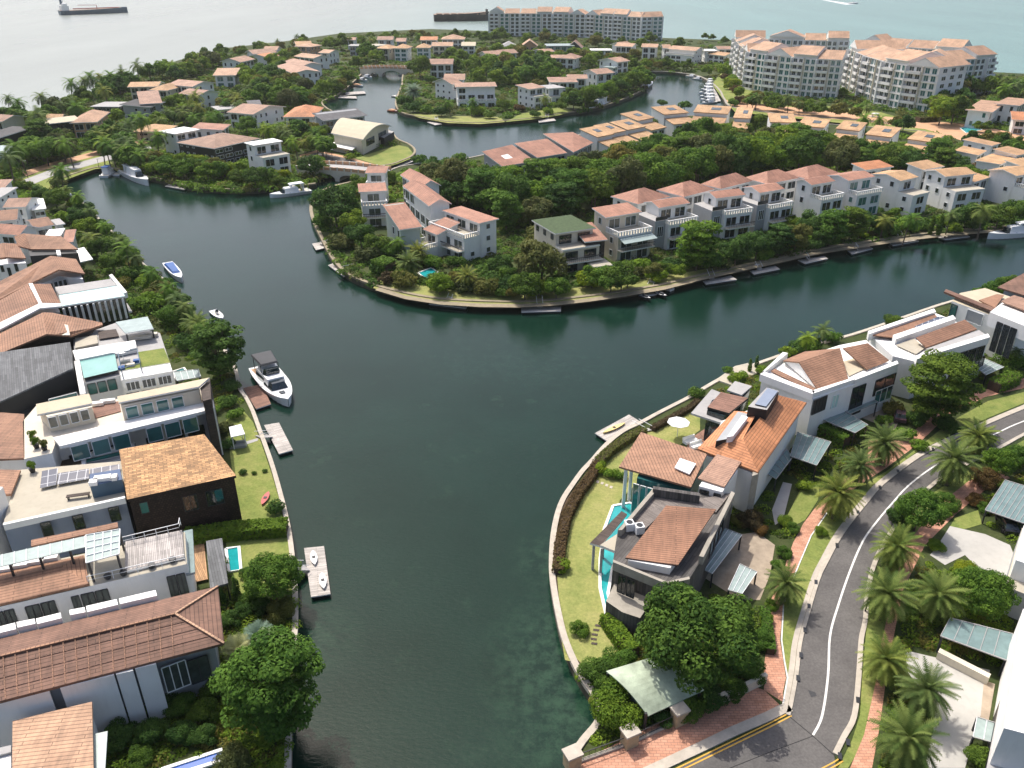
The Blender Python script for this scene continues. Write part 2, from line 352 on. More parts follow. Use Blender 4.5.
# ---------------- shorelines (surveyed at the water line) ----------------
shoreA = [(289,830),(290,768),(292,700),(296,651),(297,620),(296,591),(292,551),(287,524),(280,496),(272,469),(262,441),(254,419),(247,405),(241,396),(236,375),(222,352),(205,335),(192,315),(178,298),(160,282),(142,268),(128,250),(112,236),(98,222),(84,208),(72,200),(64,190),(62,183)]
inlet = [(62,183),(75,178),(95,172),(108,171),(125,175),(150,181),(172,186),(187,190),(215,193),(250,194),(280,191),(300,190),(316,188)]
westLag = [(318,181),(345,174),(388,169),(401,165),(412,160),(415,154),(409,148),(398,143),(385,132),(340,118),(322,106),(335,99),(345,92),(354,84),(362,76),(368,70)]
cLeft = [(408,70),(403,78),(402,88),(398,98),(396,108),(403,116),(420,120),(448,125),(480,126),(505,124),(535,121),(560,117),(590,112),(612,106),(632,98),(646,90),(650,82),(646,74)]
northLag = [(646,74),(665,74),(685,76),(700,79),(712,86),(720,94),(724,102),(735,111),(790,118),(860,124),(925,131)]
islBack = [(925,135),(860,130),(790,125),(720,121),(690,119),(650,123),(610,131),(560,143),(520,151),(470,162),(450,165),(420,168),(400,171),(388,176)]
islFront = [(375,181),(345,188),(330,192),(319,199),(312,210),(313,222),(320,238),(327,252),(335,266),(348,279),(372,290),(405,299),(440,305),(480,307.5),(520,308),(555,306),(590,302),(625,297),(665,290),(700,281),(740,272),(780,263),(820,254),(860,248),(900,242),(950,236),(1000,232),(1100,226)]
coast = [(1200,84),(1024,76),(985,74),(900,66),(850,60),(800,50),(740,42),(700,41),(660,39.5),(620,38),(560,34),(500,33),(430,30.5),(340,35),(285,43),(225,50),(180,62),(140,76),(100,92),(60,105),(30,115),(0,119),(-200,140)]
sA = smoothpx(shoreA); sI = smoothpx(inlet); sW = smoothpx(westLag); sC = smoothpx(cLeft); sN = smoothpx(northLag); sB = smoothpx(islBack); sF = smoothpx(islFront)
main = sA[:-1] + sI + sW + sC[:-1] + sN + sB + sF + [(1200,230)] + coast + [(-400,400),(-500,830)]
def land(name, px):
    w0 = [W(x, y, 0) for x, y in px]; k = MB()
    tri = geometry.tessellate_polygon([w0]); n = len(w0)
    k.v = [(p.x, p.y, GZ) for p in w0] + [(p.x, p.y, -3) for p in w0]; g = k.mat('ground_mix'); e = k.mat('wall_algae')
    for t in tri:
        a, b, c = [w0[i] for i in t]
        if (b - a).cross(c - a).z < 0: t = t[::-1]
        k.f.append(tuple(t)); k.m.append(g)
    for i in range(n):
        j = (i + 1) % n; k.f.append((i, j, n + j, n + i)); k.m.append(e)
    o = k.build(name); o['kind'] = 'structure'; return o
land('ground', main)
shoreE = [(572,768),(582,752),(596,735),(600,722),(594,706),(584,691),(574,673),(564,648),(558,623),(554,601),(552,585),(551.5,569),(553,545),(557,524),(563,508),(572,494),(582,480),(592,469),(606,453),(622,440),(640,431),(660,420),(687,406),(697,400),(710,392),(728,382),(746,375),(762,369),(776,364),(795,357),(850,342),(900,325),(950,308),(1024,290),(1150,262)]
sE = smoothpx(shoreE)
land('shore_ground', sE + [(1400,420),(1500,900),(480,900),(555,790)])
cut = [(-400,142),(0,128),(60,116),(140,88),(225,60),(285,50),(340,42),(430,36.5),(500,38),(620,43),(700,45),(800,56),(900,73),(1024,84),(1500,100)]
def wsheet(name, pts, m):
    k = MB(); tri = geometry.tessellate_polygon([pts]); mi = k.mat(m); k.v = [tuple(p) for p in pts]
    for t in tri:
        a, b, c = [pts[i] for i in t]
        if (b - a).cross(c - a).z < 0: t = t[::-1]
        k.f.append(tuple(t)); k.m.append(mi)
    o = k.build(name); o['kind'] = 'structure'
cw = [W(x, y, 0) for x, y in cut]
wsheet('canal', [Vector((-900, 0, 0)), Vector((900, 0, 0))] + cw[::-1], 'canal_water')
wsheet('sea', cw + [Vector((4000, cw[-1].y, 0)), Vector((4000, 5500, 0)), Vector((-4000, 5500, 0)), Vector((-4000, cw[0].y, 0))], 'sea_water')
k_ = MB(); k_.prism([(-4050, -80), (4050, -80), (4050, 5600), (-4050, 5600)], -4.2, 67.5, 'haze')
hz = k_.build('haze'); hz['kind'] = 'stuff'; hz['label'] = 'thin pale sea haze over the whole view'
# seawalls
def seawall(px, label, w=0.6, m='kerb', h=0.22, side='wall_algae'):
    pts = [W(x, y, 0) for x, y in px]; org = pts[len(pts) // 2].copy(); org.z = 0
    t = thing('seawall', label, 'sea wall', org)
    strip(pts, w * 0.72, -2.5, GZ - 0.25, side).build('wall_face', t, org)
    strip(pts, w, GZ - 0.25, GZ + h, m).build('coping', t, org)
seawall(sA[:-1], 'straight pale concrete sea wall along the left lawns')
seawall(sI, 'brown stone sea wall round the small inlet at upper left', 0.8, 'coping_tan')
seawall(sW, 'sea wall round the lawn tip of the arched cream house', 0.8, 'coping_tan')
seawall(sC, 'curved sea wall of the inner peninsula behind the lagoon', 0.8, 'coping_tan')
seawall(sN[:40], 'sea wall beside the boat berths in front of the apartments', 1.0, 'concrete')
seawall(sB, 'sea wall hidden behind the ochre roofed terrace', 0.8, 'concrete')
seawall(sF, 'long curving stone sea wall round the central island', 0.9, 'coping_tan')
seawall(sE, 'curved beige sea wall round the lawn of the pool house', 0.7)
# ---------------- lawns, beds, roads ----------------
L1, L2, L3, L4 = GZ + 0.02, GZ + 0.03, GZ + 0.04, GZ + 0.055
flat('lawn', [(243,410),(253,422),(262,445),(273,478),(281,505),(286,528),(291,552),(294,590),(240,600),(225,540),(232,470),(226,420)], L1, 'lawn_green')
flat('lawn', [(565,660),(559,625),(557,600),(556,570),(560,535),(570,505),(585,482),(598,468),(640,434),(690,405),(700,404),(700,430),(660,460),(620,500),(604,560),(606,620),(622,650),(600,668)], L1, 'lawn_dry')
flat('lawn', [(45,194),(60,182),(95,169),(108,168),(135,176),(90,150),(20,180)], L1, 'lawn_green')
flat('lawn', [(355,158),(398,145),(408,147),(413,153),(410,159),(397,164),(385,167)], L1, 'lawn_green')
flat('lawn', [(402,112),(420,118),(448,123),(480,124),(505,122),(500,117),(450,116)], L1, 'lawn_dry')
flat('lawn', [(505,122),(535,119),(560,115),(575,111),(560,107),(520,114)], L1, 'lawn_green')
flat('lawn', [(373,288),(405,297),(440,303),(480,305.5),(520,306),(555,304),(590,300),(625,295),(665,288),(700,279),(740,270),(735,264),(650,278),(560,290),(480,294),(420,285),(385,275)], L1, 'lawn_dry')
flat('garden_path', [(375,290),(405,299),(440,304.5),(480,307),(520,307.5),(555,305.5),(590,301.5),(625,296.5),(665,289.5),(700,280.5),(740,271.5),(820,253.8),(900,241.5),(950,235.5),(1024,230),(1024,227.5),(950,232.5),(900,238.5),(820,250.5),(740,268),(700,277),(665,286),(590,298),(555,302),(520,304),(480,303.5),(440,301),(405,295.5),(380,287)], L3, 'coping_tan')
flat('lawn', [(730,62),(745,66),(760,96),(775,100),(880,112),(960,135),(930,134),(850,124),(735,112),(722,98),(712,84)], L1, 'lawn_green')
flat('promenade', [(725,100),(735,108),(790,116),(860,121),(925,129),(960,140),(1024,152),(1024,135),(975,125),(920,120),(840,112),(760,104)], L3, 'terracotta_plaster')
flat('road', [(20,181),(50,170),(95,158),(150,145),(152,149),(98,163),(55,175),(24,188)], L3, 'slab_grey')
flat('garden_path', [(26,176),(50,168),(95,156),(148,143),(144,139),(92,152),(46,164),(22,172)], L3, 'terracotta_plaster')
rl = [(1100,382),(1060,394),(1024,409),(993,422),(953,440),(920,457),(884,484),(867,503),(843,534),(827,563),(819,580),(809,613),(801,643),(797.5,673),(791.5,706),(789,716)]
rr_ = [(1100,404),(1060,418),(1024,434),(1000,447),(960,467),(935,482),(908,508),(888,535),(874,562),(867,590),(864,621),(860,640),(857.5,676),(853,716),(843,736),(834,754)]
rls, rrs = smoothpx(rl), smoothpx(rr_)
flat('road', rls + [(760,730),(700,758),(640,785),(620,830),(880,830),(836,768)] + rrs[::-1], L3, 'asphalt')
ribbon_px_later = [(783,704),(785,692),(787.5,678),(784.5,662),(781.5,640),(783.5,604),(791.5,583),(800,562),(811,536),(827,513)]
def ribbon_px(name, pts, wm, z, m, h=None, off=0.0, kind='structure'):
    P = [W(x, y, z) for x, y in pts]; n = len(P); L = []; Q = []
    for i, p in enumerate(P):
        d = P[min(i + 1, n - 1)] - P[max(i - 1, 0)]; d.z = 0; d.normalize(); s = Vector((-d.y, d.x, 0))
        L.append(p + s * (off + wm / 2)); Q.append(p + s * (off - wm / 2))
    k = MB()
    for i in range(n - 1):
        q = [Q[i], Q[i + 1], L[i + 1], L[i]]
        if h: k.prism(q, GZ - 0.1, z + h, m)
        else: k.face(q, m)
    o = k.build(name)
    if kind: o['kind'] = kind
    return o
ribbon_px('kerb', ribbon_px_later, 0.14, GZ, 'road_white', 0.08)
ribbon_px('road_seam', [(790,717),(813,736),(836,757)], .08, L4, 'rubber'); ribbon_px('road_seam', [(813,736),(770,752),(700,780)], .06, L4, 'rubber')
ribbon_px('kerb', rls, 0.4, GZ, 'kerb', 0.14, -0.1)
ribbon_px('drain_path', rls, 0.55, L3 + .003, 'kerb', None, -0.6)
ribbon_px('kerb', rrs, 0.5, GZ, 'kerb', 0.14, 0.1)
cl = smoothpx([(1100,394),(1024,421),(997,433),(962,450),(930,469),(908,486),(895,500),(878,520),(863,541),(850,571),(838,606),(830,636),(828,676),(822,716),(813,735)], 5)
ribbon_px('road_marking', cl, 0.22, L4, 'road_white')
for off in (0.0, 0.34): ribbon_px('road_marking', [(840,758),(834,762),(815,772)], 0.13, L4, 'yellow_paint', None, off)
for off in (0.0, 0.34): ribbon_px('road_marking', [(789,713),(768,724),(735,740),(700,757),(640,786)], 0.14, L4, 'yellow_paint', None, off)
ribbon_px('kerb', [(790,708),(783,709.5),(768,717),(735,731),(700,748),(640,776)], 1.0, GZ, 'kerb', 0.14)
flat('pavement', [(783,708),(768,716),(700,746),(640,774),(570,810),(560,785),(575,764),(668,718),(700,700),(745,683),(764,690)], L2, 'paver_red')
flat('pavement', [(764,690),(764,668),(767,640),(768,618),(773,592),(785,566),(793,543),(803,524),(815,508),(845,478),(868,455),(868,440),(908,436),(950,400),(1024,378),(1024,388),(985,397),(945,418),(918,444),(886,468),(858,486),(826,512),(810,536),(799,562),(790,583),(783,603),(780,640),(784,665),(786,678),(783,692),(783,702)], L2, 'paver_red')
flat('verge', [(783,706),(785,692),(788,678),(785,662),(782,640),(784,604),(792,583),(801,562),(812,536),(828,513),(860,487),(888,470),(916,449),(950,422),(988,401),(1024,392),(1024,403),(990,417),(950,435),(915,453),(878,482),(860,502),(838,532),(820,561),(812,580),(804,610),(796,643),(792,675),(788,703)], L1, 'lawn_green')
flat('verge', [(868,610),(880,570),(900,530),(930,495),(960,475),(1024,440),(1024,448),(975,480),(940,510),(912,545),(900,580),(888,640),(878,700),(862,745),(848,768),(838,768),(852,740),(860,715),(862,680)], L1, 'lawn_green')
flat('pavement', [(886,680),(893,640),(903,590),(925,545),(955,515),(985,490),(1010,478),(1000,470),(970,480),(938,505),(906,545),(893,590),(880,650),(874,690),(864,735),(850,768),(872,768),(880,725)], L2, 'paver_red')
flat('driveway', [(950,526),(985,534),(1010,545),(1016,560),(1004,580),(985,575),(965,555),(945,565),(930,555),(938,545)], L3 + 0.004, 'drive_white')
flat('driveway', [(905,650),(925,655),(990,670),(985,700),(975,735),(965,768),(925,768),(935,720),(920,690),(908,672)], L3 + 0.004, 'drive_white')
flat('lawn', [(937,548),(955,518),(978,510),(982,524),(965,529),(950,530)], L2 + 0.004, 'lawn_green')
flat('driveway', [(712,520),(735,535),(757,532),(775,545),(770,575),(760,600),(740,600),(700,575)], L3, 'drive_tan')
flat('lawn', [(785,520),(800,490),(820,480),(818,500),(805,520),(790,528)], L2 + 0.004, 'lawn_green')
flat('driveway', [(855,415),(870,408),(893,405),(903,412),(895,430),(880,425)], L3, 'drive_tan')
flat('garden_path', [(772,510),(783,482),(792,484),(783,520),(775,525)], L3, 'slab_grey')
flat('road_patch', [(808,690),(815,692),(817,696),(811,697)], L4, 'slab_dark'); flat('road_patch', [(835,560),(846,552),(849,556),(838,565)], L4, 'asphalt')
# drain covers in the kerb
ORDN = ['first', 'second', 'third', 'fourth', 'fifth', 'sixth', 'seventh', 'eighth', 'ninth', 'tenth']
for i, (x, y) in enumerate([(798,678),(801,655),(805,630),(809,606),(816,582),(837,545),(858,512),(880,487),(898,471),(933,449),(858,700),(848,742),(840,756)]):
    p = W(x, y, GZ + 0.15); k = MB(); k.box(p, 0.35, 0.75, 0.03, 'dark_metal', math.atan2(1, 0.3) - 1.57)
    tag(k.build('drain_grate', None, p), (ORDN[i] + ' black drain grate from the lower end of the left kerb') if i < 10 else (['upper', 'middle', 'lowest'][i - 10] + ' black drain grate on the right kerb by the junction'), 'drain', 'drain grates along the kerb of the bend')
flat('planting_bed', [(554,590),(558,560),(562,530),(572,503),(585,485),(592,473),(588,471),(576,486),(564,503),(556,525),(552.5,550),(552.5,575)], L4, 'soil')
flat('planting_bed', [(557,575),(559,600),(565,630),(573,655),(582,664),(576,668),(566,652),(559,625),(555,600),(554,578)], L4, 'soil')
flat('ridge', [(-3000,0)]*0 or [(0,700),(1,700),(1,701)], GZ - 0.5, 'soil') if False else None
# boundary posts and railing on the road bridge at bottom
for i, (x, y, lb) in enumerate([(572,766,'square stone gate post at the water end of the railing'), (629,744,'square stone gate post in the middle of the black railing'), (678,722,'square stone gate post near the patinated roof')]):
    p = W(x, y); t = thing('stone_post', lb, 'post', p)
    k = MB(); k.box(p, 1.3, 1.1, 1.7, 'stone_post', 0.45); k.build('pillar', t, p)
    k = MB(); k.box(p + Vector((0, 0, 1.7)), 1.55, 1.35, 0.2, 'kerb', 0.45); k.build('cap', t, p)
def railing(px, label, z=GZ, h=1.1, m='dark_metal', step=0.6, base=0.25, bm='kerb'):
    P = [W(x, y, z) for x, y in px]; org = P[0].copy(); t = thing('railing', label, 'railing', org)
    k = MB(); b = MB()
    for a, c in zip(P, P[1:]):
        n = max(1, int((c - a).length / step)); ex = Vector((0, 0, 1))
        k.bar(a + ex * h, c + ex * h, 0.07, 0.07, m); k.bar(a + ex * (base + .1), c + ex * (base + .1), 0.05, 0.05, m)
        for i in range(n + 1):
            q = a.lerp(c, i / n); k.bar(q + ex * base, q + ex * h, 0.035, 0.035, m)
        b.bar(a + ex * base / 2, c + ex * base / 2, 0.3, base, bm)
    k.build('bars', t, org); b.build('plinth', t, org); return t
railing([(577,763),(624,746)], 'white topped black railing between the two lower stone posts', m='dark_metal')
railing([(634,742),(673,724)], 'black railing beside the red pavement and yellow bush', m='dark_metal')
wp = [W(x, y) for x, y in [(718,704),(745,692),(765,682)]]
tag(strip([p - wp[1] for p in wp], 0.4, 0, 1.2, 'cream_paint').build('garden_wall'), 'low cream garden wall at the corner of the red pavement', 'wall').location = wp[1]
# ---------------- houses ----------------
FOOT = []
def out2(p, q, cen):
    d = q - p; n = Vector((d.y, -d.x, 0)).normalized()
    if n.dot(((p + q) / 2) - cen) < 0: n = -n
    return n
WCOUNT = [0]
def window(parent, org, p, q, n, z0, z1, near, glass='glass_dark', frame='white_metal', bars=1, name='window', proud=0.05):
    """one window on a wall between p and q (world, at wall face), frame a part and its pane a sub-part when near"""
    WCOUNT[0] += 1
    p = Vector((p.x, p.y, 0)) + n * proud; q = Vector((q.x, q.y, 0)) + n * proud
    A = lambda u, z, o=0: p.lerp(q, u) + n * o + Vector((0, 0, z))
    L = (q - p).length; t = min(0.09, L * 0.08)
    k = MB()
    for a, b, w, h in ((A(0, z0), A(1, z0), .10, .09), (A(0, z1), A(1, z1), .10, .09)): k.bar(a, b, w, h, frame)
    zs = z0 + .045; ze = z1 - .045
    nb = bars + 2
    for i in range(nb):
        u = i / (nb - 1); c = A(u, zs); s = (q - p).normalized() * t / 2
        k.prism([c - s - n * .05, c + s - n * .05, c + s + n * .05, c - s + n * .05], zs, ze, frame)
    g = MB(); g.face([A(.01, z0 + .03, -.01), A(.99, z0 + .03, -.01), A(.99, z1 - .03, -.01), A(.01, z1 - .03, -.01)], glass)
    if (g_n(g)).dot(n) < 0: g.f = [tuple(reversed(f)) for f in g.f]
    if near:
        f = k.build(name, parent, org); g.build('pane', f, org)
    else:
        k.v_off = len(k.v)
        base = len(k.v); mi = k.mat(glass); k.v += g.v; k.f += [tuple(i + base for i in f) for f in g.f]; k.m += [mi] * len(g.f)
        k.build(name, parent, org)
def g_n(g):
    a, b, c = [Vector(g.v[i]) for i in g.f[0][:3]]; return (b - a).cross(c - a)
def facing(mid, n):
    v = Vector((0, 0, CAM_H)) - mid; v.z = 0; return v.normalized().dot(n)
def wall_windows(t, org, p, q, n, z0, z1, storeys, near, glass, wide, frame, gap=0.9, skip_ground=False, cap=14):
    L = (q - p).length; sh = (z1 - z0) / storeys; cnt = 0
    ww = 3.1 if wide else 1.2; pitch = ww + (0.5 if wide else 1.7); n_ = max(1, int((L - 0.6) / pitch))
    if L < 2.4: return
    for s in range(storeys):
        if skip_ground and s == 0: continue
        for i in range(n_):
            c = (i + .5) / n_; hw = min(ww, L / n_ * .86) / 2 / L
            if not wide and random.random() < 0.22: continue
            a = p.lerp(q, c - hw); b = p.lerp(q, c + hw); zb = z0 + s * sh + (0.25 if wide else 1.0)
            window(t, org, a, b, n, zb, z0 + (s + 1) * sh - 0.65, near, glass, frame, 1 if wide else 0); cnt += 1
            if cnt >= cap: return
def rect(q):
    a, b, c, d = q; u = ((b - a) + (c - d)); w = u.length / 2; u = u.normalized(); v = Vector((-u.y, u.x, 0))
    m = (a + b + c + d) / 4; dep = ((c - b) + (d - a)).dot(v) / 2
    return [m - u * w / 2 - v * dep / 2, m + u * w / 2 - v * dep / 2, m + u * w / 2 + v * dep / 2, m - u * w / 2 + v * dep / 2]
def inset(q, k):
    c = sum(q, Vector((0, 0, 0))) / len(q); out = []
    n = len(q)
    for i in range(n):
        p = q[i]; e1 = (q[(i + 1) % n] - p).normalized(); e2 = (q[(i - 1) % n] - p).normalized()
        s = max(0.35, abs(e1.cross(e2).z)); out.append(p + (e1 + e2) * (k / s))
    return out
def zof(q, z): return [Vector((p.x, p.y, z)) for p in q]
def roof_faces(q, z, kind, rise, ridge=None):
    """list of 3-D faces of a roof on quad q (front-left, front-right, back-right, back-left)"""
    a, b, c, d = zof(q, z); up = Vector((0, 0, rise))
    if kind == 'F': return [[a, b, c, d]]
    if kind == 'S': return [[a, b, c + up, d + up]]
    if kind == 'SR': return [[a, b + up, c + up, d]]
    if kind == 'SL': return [[a + up, b, c, d + up]]
    if kind == 'G': m1 = (a + d) / 2 + up; m2 = (b + c) / 2 + up; return [[a, b, m2, m1], [c, d, m1, m2]]
    if kind == 'X': m1 = (a + b) / 2 + up; m2 = (d + c) / 2 + up; return [[b, c, m2, m1], [d, a, m1, m2]]
    if kind == 'H':
        w = (b - a).length; dep = (d - a).length
        if w >= dep:
            k = dep / w / 2; l = (a + d) / 2; r = (b + c) / 2; m1 = l.lerp(r, k) + up; m2 = l.lerp(r, 1 - k) + up
            return [[a, b, m2, m1], [b, c, m2], [c, d, m1, m2], [d, a, m1]]
        k = w / dep / 2; l = (a + b) / 2; r = (d + c) / 2; m1 = l.lerp(r, k) + up; m2 = l.lerp(r, 1 - k) + up
        return [[a, b, m1], [b, c, m2, m1], [c, d, m2], [d, a, m1, m2]]
def wall_mesh(q, z0, z, kind, rise, wm):
    a, b, c, d = zof(q, z); up = Vector((0, 0, rise)); k = MB(); dn = lambda p: Vector((p.x, p.y, z0))
    tops = {'F': [a, b, c, d], 'H': [a, b, c, d], 'S': [a, b, c + up, d + up], 'SR': [a, b + up, c + up, d], 'SL': [a + up, b, c, d + up], 'G': [a, b, c, d], 'X': [a, b, c, d]}[kind]
    k.solid([dn(p) for p in (a, b, c, d)], tops, wm)
    if kind == 'G':
        for p, r in ((a, d), (b, c)): m = (p + r) / 2 + up * .94; k.face([p, r, m], wm); 
    if kind == 'X':
        for p, r in ((a, b), (d, c)): m = (p + r) / 2 + up * .94; k.face([p, r, m], wm)
    return k
def roofpart(t, org, faces, m, thick=0.25, name='roof', fascia=None):
    k = MB()
    for f in faces: k.slab([p + Vector((0, 0, thick * .6)) for p in f], thick, m, fascia or m)
    return k.build(name, t, org)
def balustrade(k, a, b, z, h=1.0, m='white_paint', post=0.55, pw=0.22, top=True):
    n = max(1, int((b - a).length / post)); e = Vector((0, 0, 1))
    a = Vector((a.x, a.y, z)); b = Vector((b.x, b.y, z))
    if top: k.bar(a + e * h, b + e * h, 0.26, 0.12, m)
    for i in range(n + 1):
        p = a.lerp(b, i / n); k.bar(p, p + e * (h - .06), pw, pw, m)
HN = {'n': 0}
def house(label, q, z=9.5, st=3, roof='G', rise=2.0, rm='tile_terracotta', wm='white_paint', glass='glass_dark', near=None, raw=False, wide=True,
          over=0.5, terrace=None, short=None, cat='house', maxdep=16, mindep=6, frame='white_metal', yaw=1.0, fascia='white_paint', sidewin=True, base=GZ, grp=None, tm=None, name='house'):
    ym = sum(p[1] for p in q) / 4
    if near is None: near = ym > 185
    if ym < 140: st = min(st, 2 if z < 9.4 else 3); over = 1.0
    if roof == 'S': Q = [W(*q[0], z), W(*q[1], z), W(*q[2], z + rise), W(*q[3], z + rise)]; Q = zof(Q, 0)
    elif roof == 'SR': Q = zof([W(*q[0], z), W(*q[1], z + rise), W(*q[2], z + rise), W(*q[3], z)], 0)
    elif roof == 'SL': Q = zof([W(*q[0], z + rise), W(*q[1], z), W(*q[2], z), W(*q[3], z + rise)], 0)
    elif roof == 'G' and ym < 130:      # back edge traced is the ridge
        a, b = W(*q[0], z), W(*q[1], z); c, d = W(*q[2], z + rise), W(*q[3], z + rise)
        Q = zof([a, b, b + (c - b) * 2, a + (d - a) * 2], 0)
    else: Q = zof([W(*p, z) for p in q], 0)
    if not raw:
        Q = rect(Q); u = (Q[1] - Q[0]); w = u.length; u.normalize()
        if yaw != 1.0:
            ang = math.atan2(u.y, u.x) * (yaw - 1); m = (Q[0] + Q[1]) / 2
            Q = [m + Matrix.Rotation(ang, 3, 'Z') @ (p - m) for p in Q]; u = (Q[1] - Q[0]).normalized()
        v = Vector((-u.y, u.x, 0)); dep = (Q[3] - Q[0]).dot(v); dep = min(max(dep, mindep), maxdep); Q[2] = Q[1] + v * dep; Q[3] = Q[0] + v * dep
    Wq = inset(Q, over); cen = sum(Q, Vector((0, 0, 0))) / 4; org = Vector((cen.x, cen.y, base))
    t = thing(name, label, cat, org, grp)
    wall_mesh(Wq, base - .1, z + .02, roof, rise, wm).build('wall', t, org)
    roofpart(t, org, roof_faces(Q, z, roof, rise), rm, fascia=fascia)
    for i in range(4):
        p, r = Wq[i], Wq[(i + 1) % 4]; n = out2(p, r, cen); f = facing((p + r) / 2, n)
        if f < (0.12 if i != 2 else 0.3): continue
        wd = wide and i in (0,)
        if i != 0 and not sidewin: continue
        wall_windows(t, org, p, r, n, base, z, st, near, glass if wd else ('glass_dark' if glass == 'glass_dark' else glass), wd, frame, cap=12 if ym > 130 else 9)
    if terrace:     # projecting terrace volume on the front: (depth m, storeys below, balustrade?, awning)
        dp, ts, bal, awn = terrace; sh = (z - base) / st; zt = base + sh * ts
        n = out2(Wq[0], Wq[1], cen); a, b = Wq[0], Wq[1]; fa, fb = a + n * dp, b + n * dp
        k = MB(); k.prism([fa, fb, b - n * .01 + n * .02, a + n * .01], zt - .35, zt, 'white_paint', 'terrace_beige'); k.build('terrace', t, org)
        # storeys below the terrace stand forward as solid rooms with glazing
        k = MB(); k.prism([fa - n * .25, fb - n * .25, b - n * .2, a - n * .2], base - .1, zt - .35, wm); k.build('front_room', t, org)
        wall_windows(t, org, fa - n * .25, fb - n * .25, n, base, zt - .2, ts, near, glass, True, frame, cap=8)
        for sa_, sb_, c_ in ((a, fa - n * .25, -1), (b, fb - n * .25, 1)):
            n2 = out2(sa_, sb_, (a + b) / 2)
            if facing((sa_ + sb_) / 2, n2) > .12: wall_windows(t, org, sa_, sb_, n2, base, zt - .2, ts, near, glass, False, frame, cap=4)
        if ts > 1 and near:
            zz = base + sh; f2a, f2b = fa + n * 1.6, fb + n * 1.6
            k = MB(); k.prism([f2a, f2b, fb - n * .24, fa - n * .24], zz - .25, zz, 'white_paint', 'terrace_beige'); k.build('balcony_floor', t, org)
            k = MB(); balustrade(k, f2a - n * .1, f2b - n * .1, zz, 1.0, 'dark_metal', post=.5, pw=.05); k.build('balcony_rail', t, org)
        if bal:
            k = MB(); balustrade(k, fa - n * .2, fb - n * .2, zt, 1.0, tm or 'white_paint', post=.75, pw=.38); balustrade(k, a + n * .3, fa - n * .3, zt, 1, tm or 'white_paint'); balustrade(k, b + n * .3, fb - n * .3, zt, 1, tm or 'white_paint'); k.build('balustrade', t, org)
        if awn:
            a2, b2, f_ = fa - n * .2, fb - n * .2, .0; k = MB(); k.slab([Vector((*(a2 + n * 2.6)[:2], zt - 1.1)), Vector((*(b2 + n * 2.6)[:2], zt - 1.1)), Vector((*b2[:2], zt - .4)), Vector((*a2[:2], zt - .4))], .12, awn); k.build('awning', t, org)
    if terrace and near and roof == 'G':      # grey flank tower beside the terrace, slim dark slot window
        n = out2(Wq[0], Wq[1], cen); a, e = Wq[0], (Wq[0] - Wq[1]).normalized(); k = MB(); zt = base + (z - base) / st * 2 + 1.0
        k.prism([a + n * 3 - e * .5, a + n * 3 + e * 3.2, a + e * 3.2 - n * 5, a - e * .02 - n * 5], base - .1, zt, 'grey_paint', 'slab_grey'); k.build('side_tower', t, org)
        window(t, org, a + n * 3 + e * .6, a + n * 3 + e * 2.4, n, base + 3.4, zt - 1.5, near, 'glass_dark', frame, 2)
        k = MB(); k.bar(Vector((*(a + n * 3 - e * .4)[:2], zt + .5)), Vector((*(a + n * 3 + e * 3.1)[:2], zt + .5)), .1, .9, 'dark_metal'); k.build('balcony_rail', t, org)
    FOOT.append([(p.x, p.y) for p in Q]); REG.append((cen.x, cen.y, z, short or label)); t['short'] = short or label; HN['n'] += 1
    return t
TB = 'tile_brown'; TT = 'tile_terracotta'; TO = 'tile_ochre'; TA = 'tile_taupe'; TR = 'tile_rose'; TP = 'tile_peach'; TG = 'tile_orange'
def Hs(rows):
    for r in rows:
        lab, q, kw = r; house(lab, q, **kw)
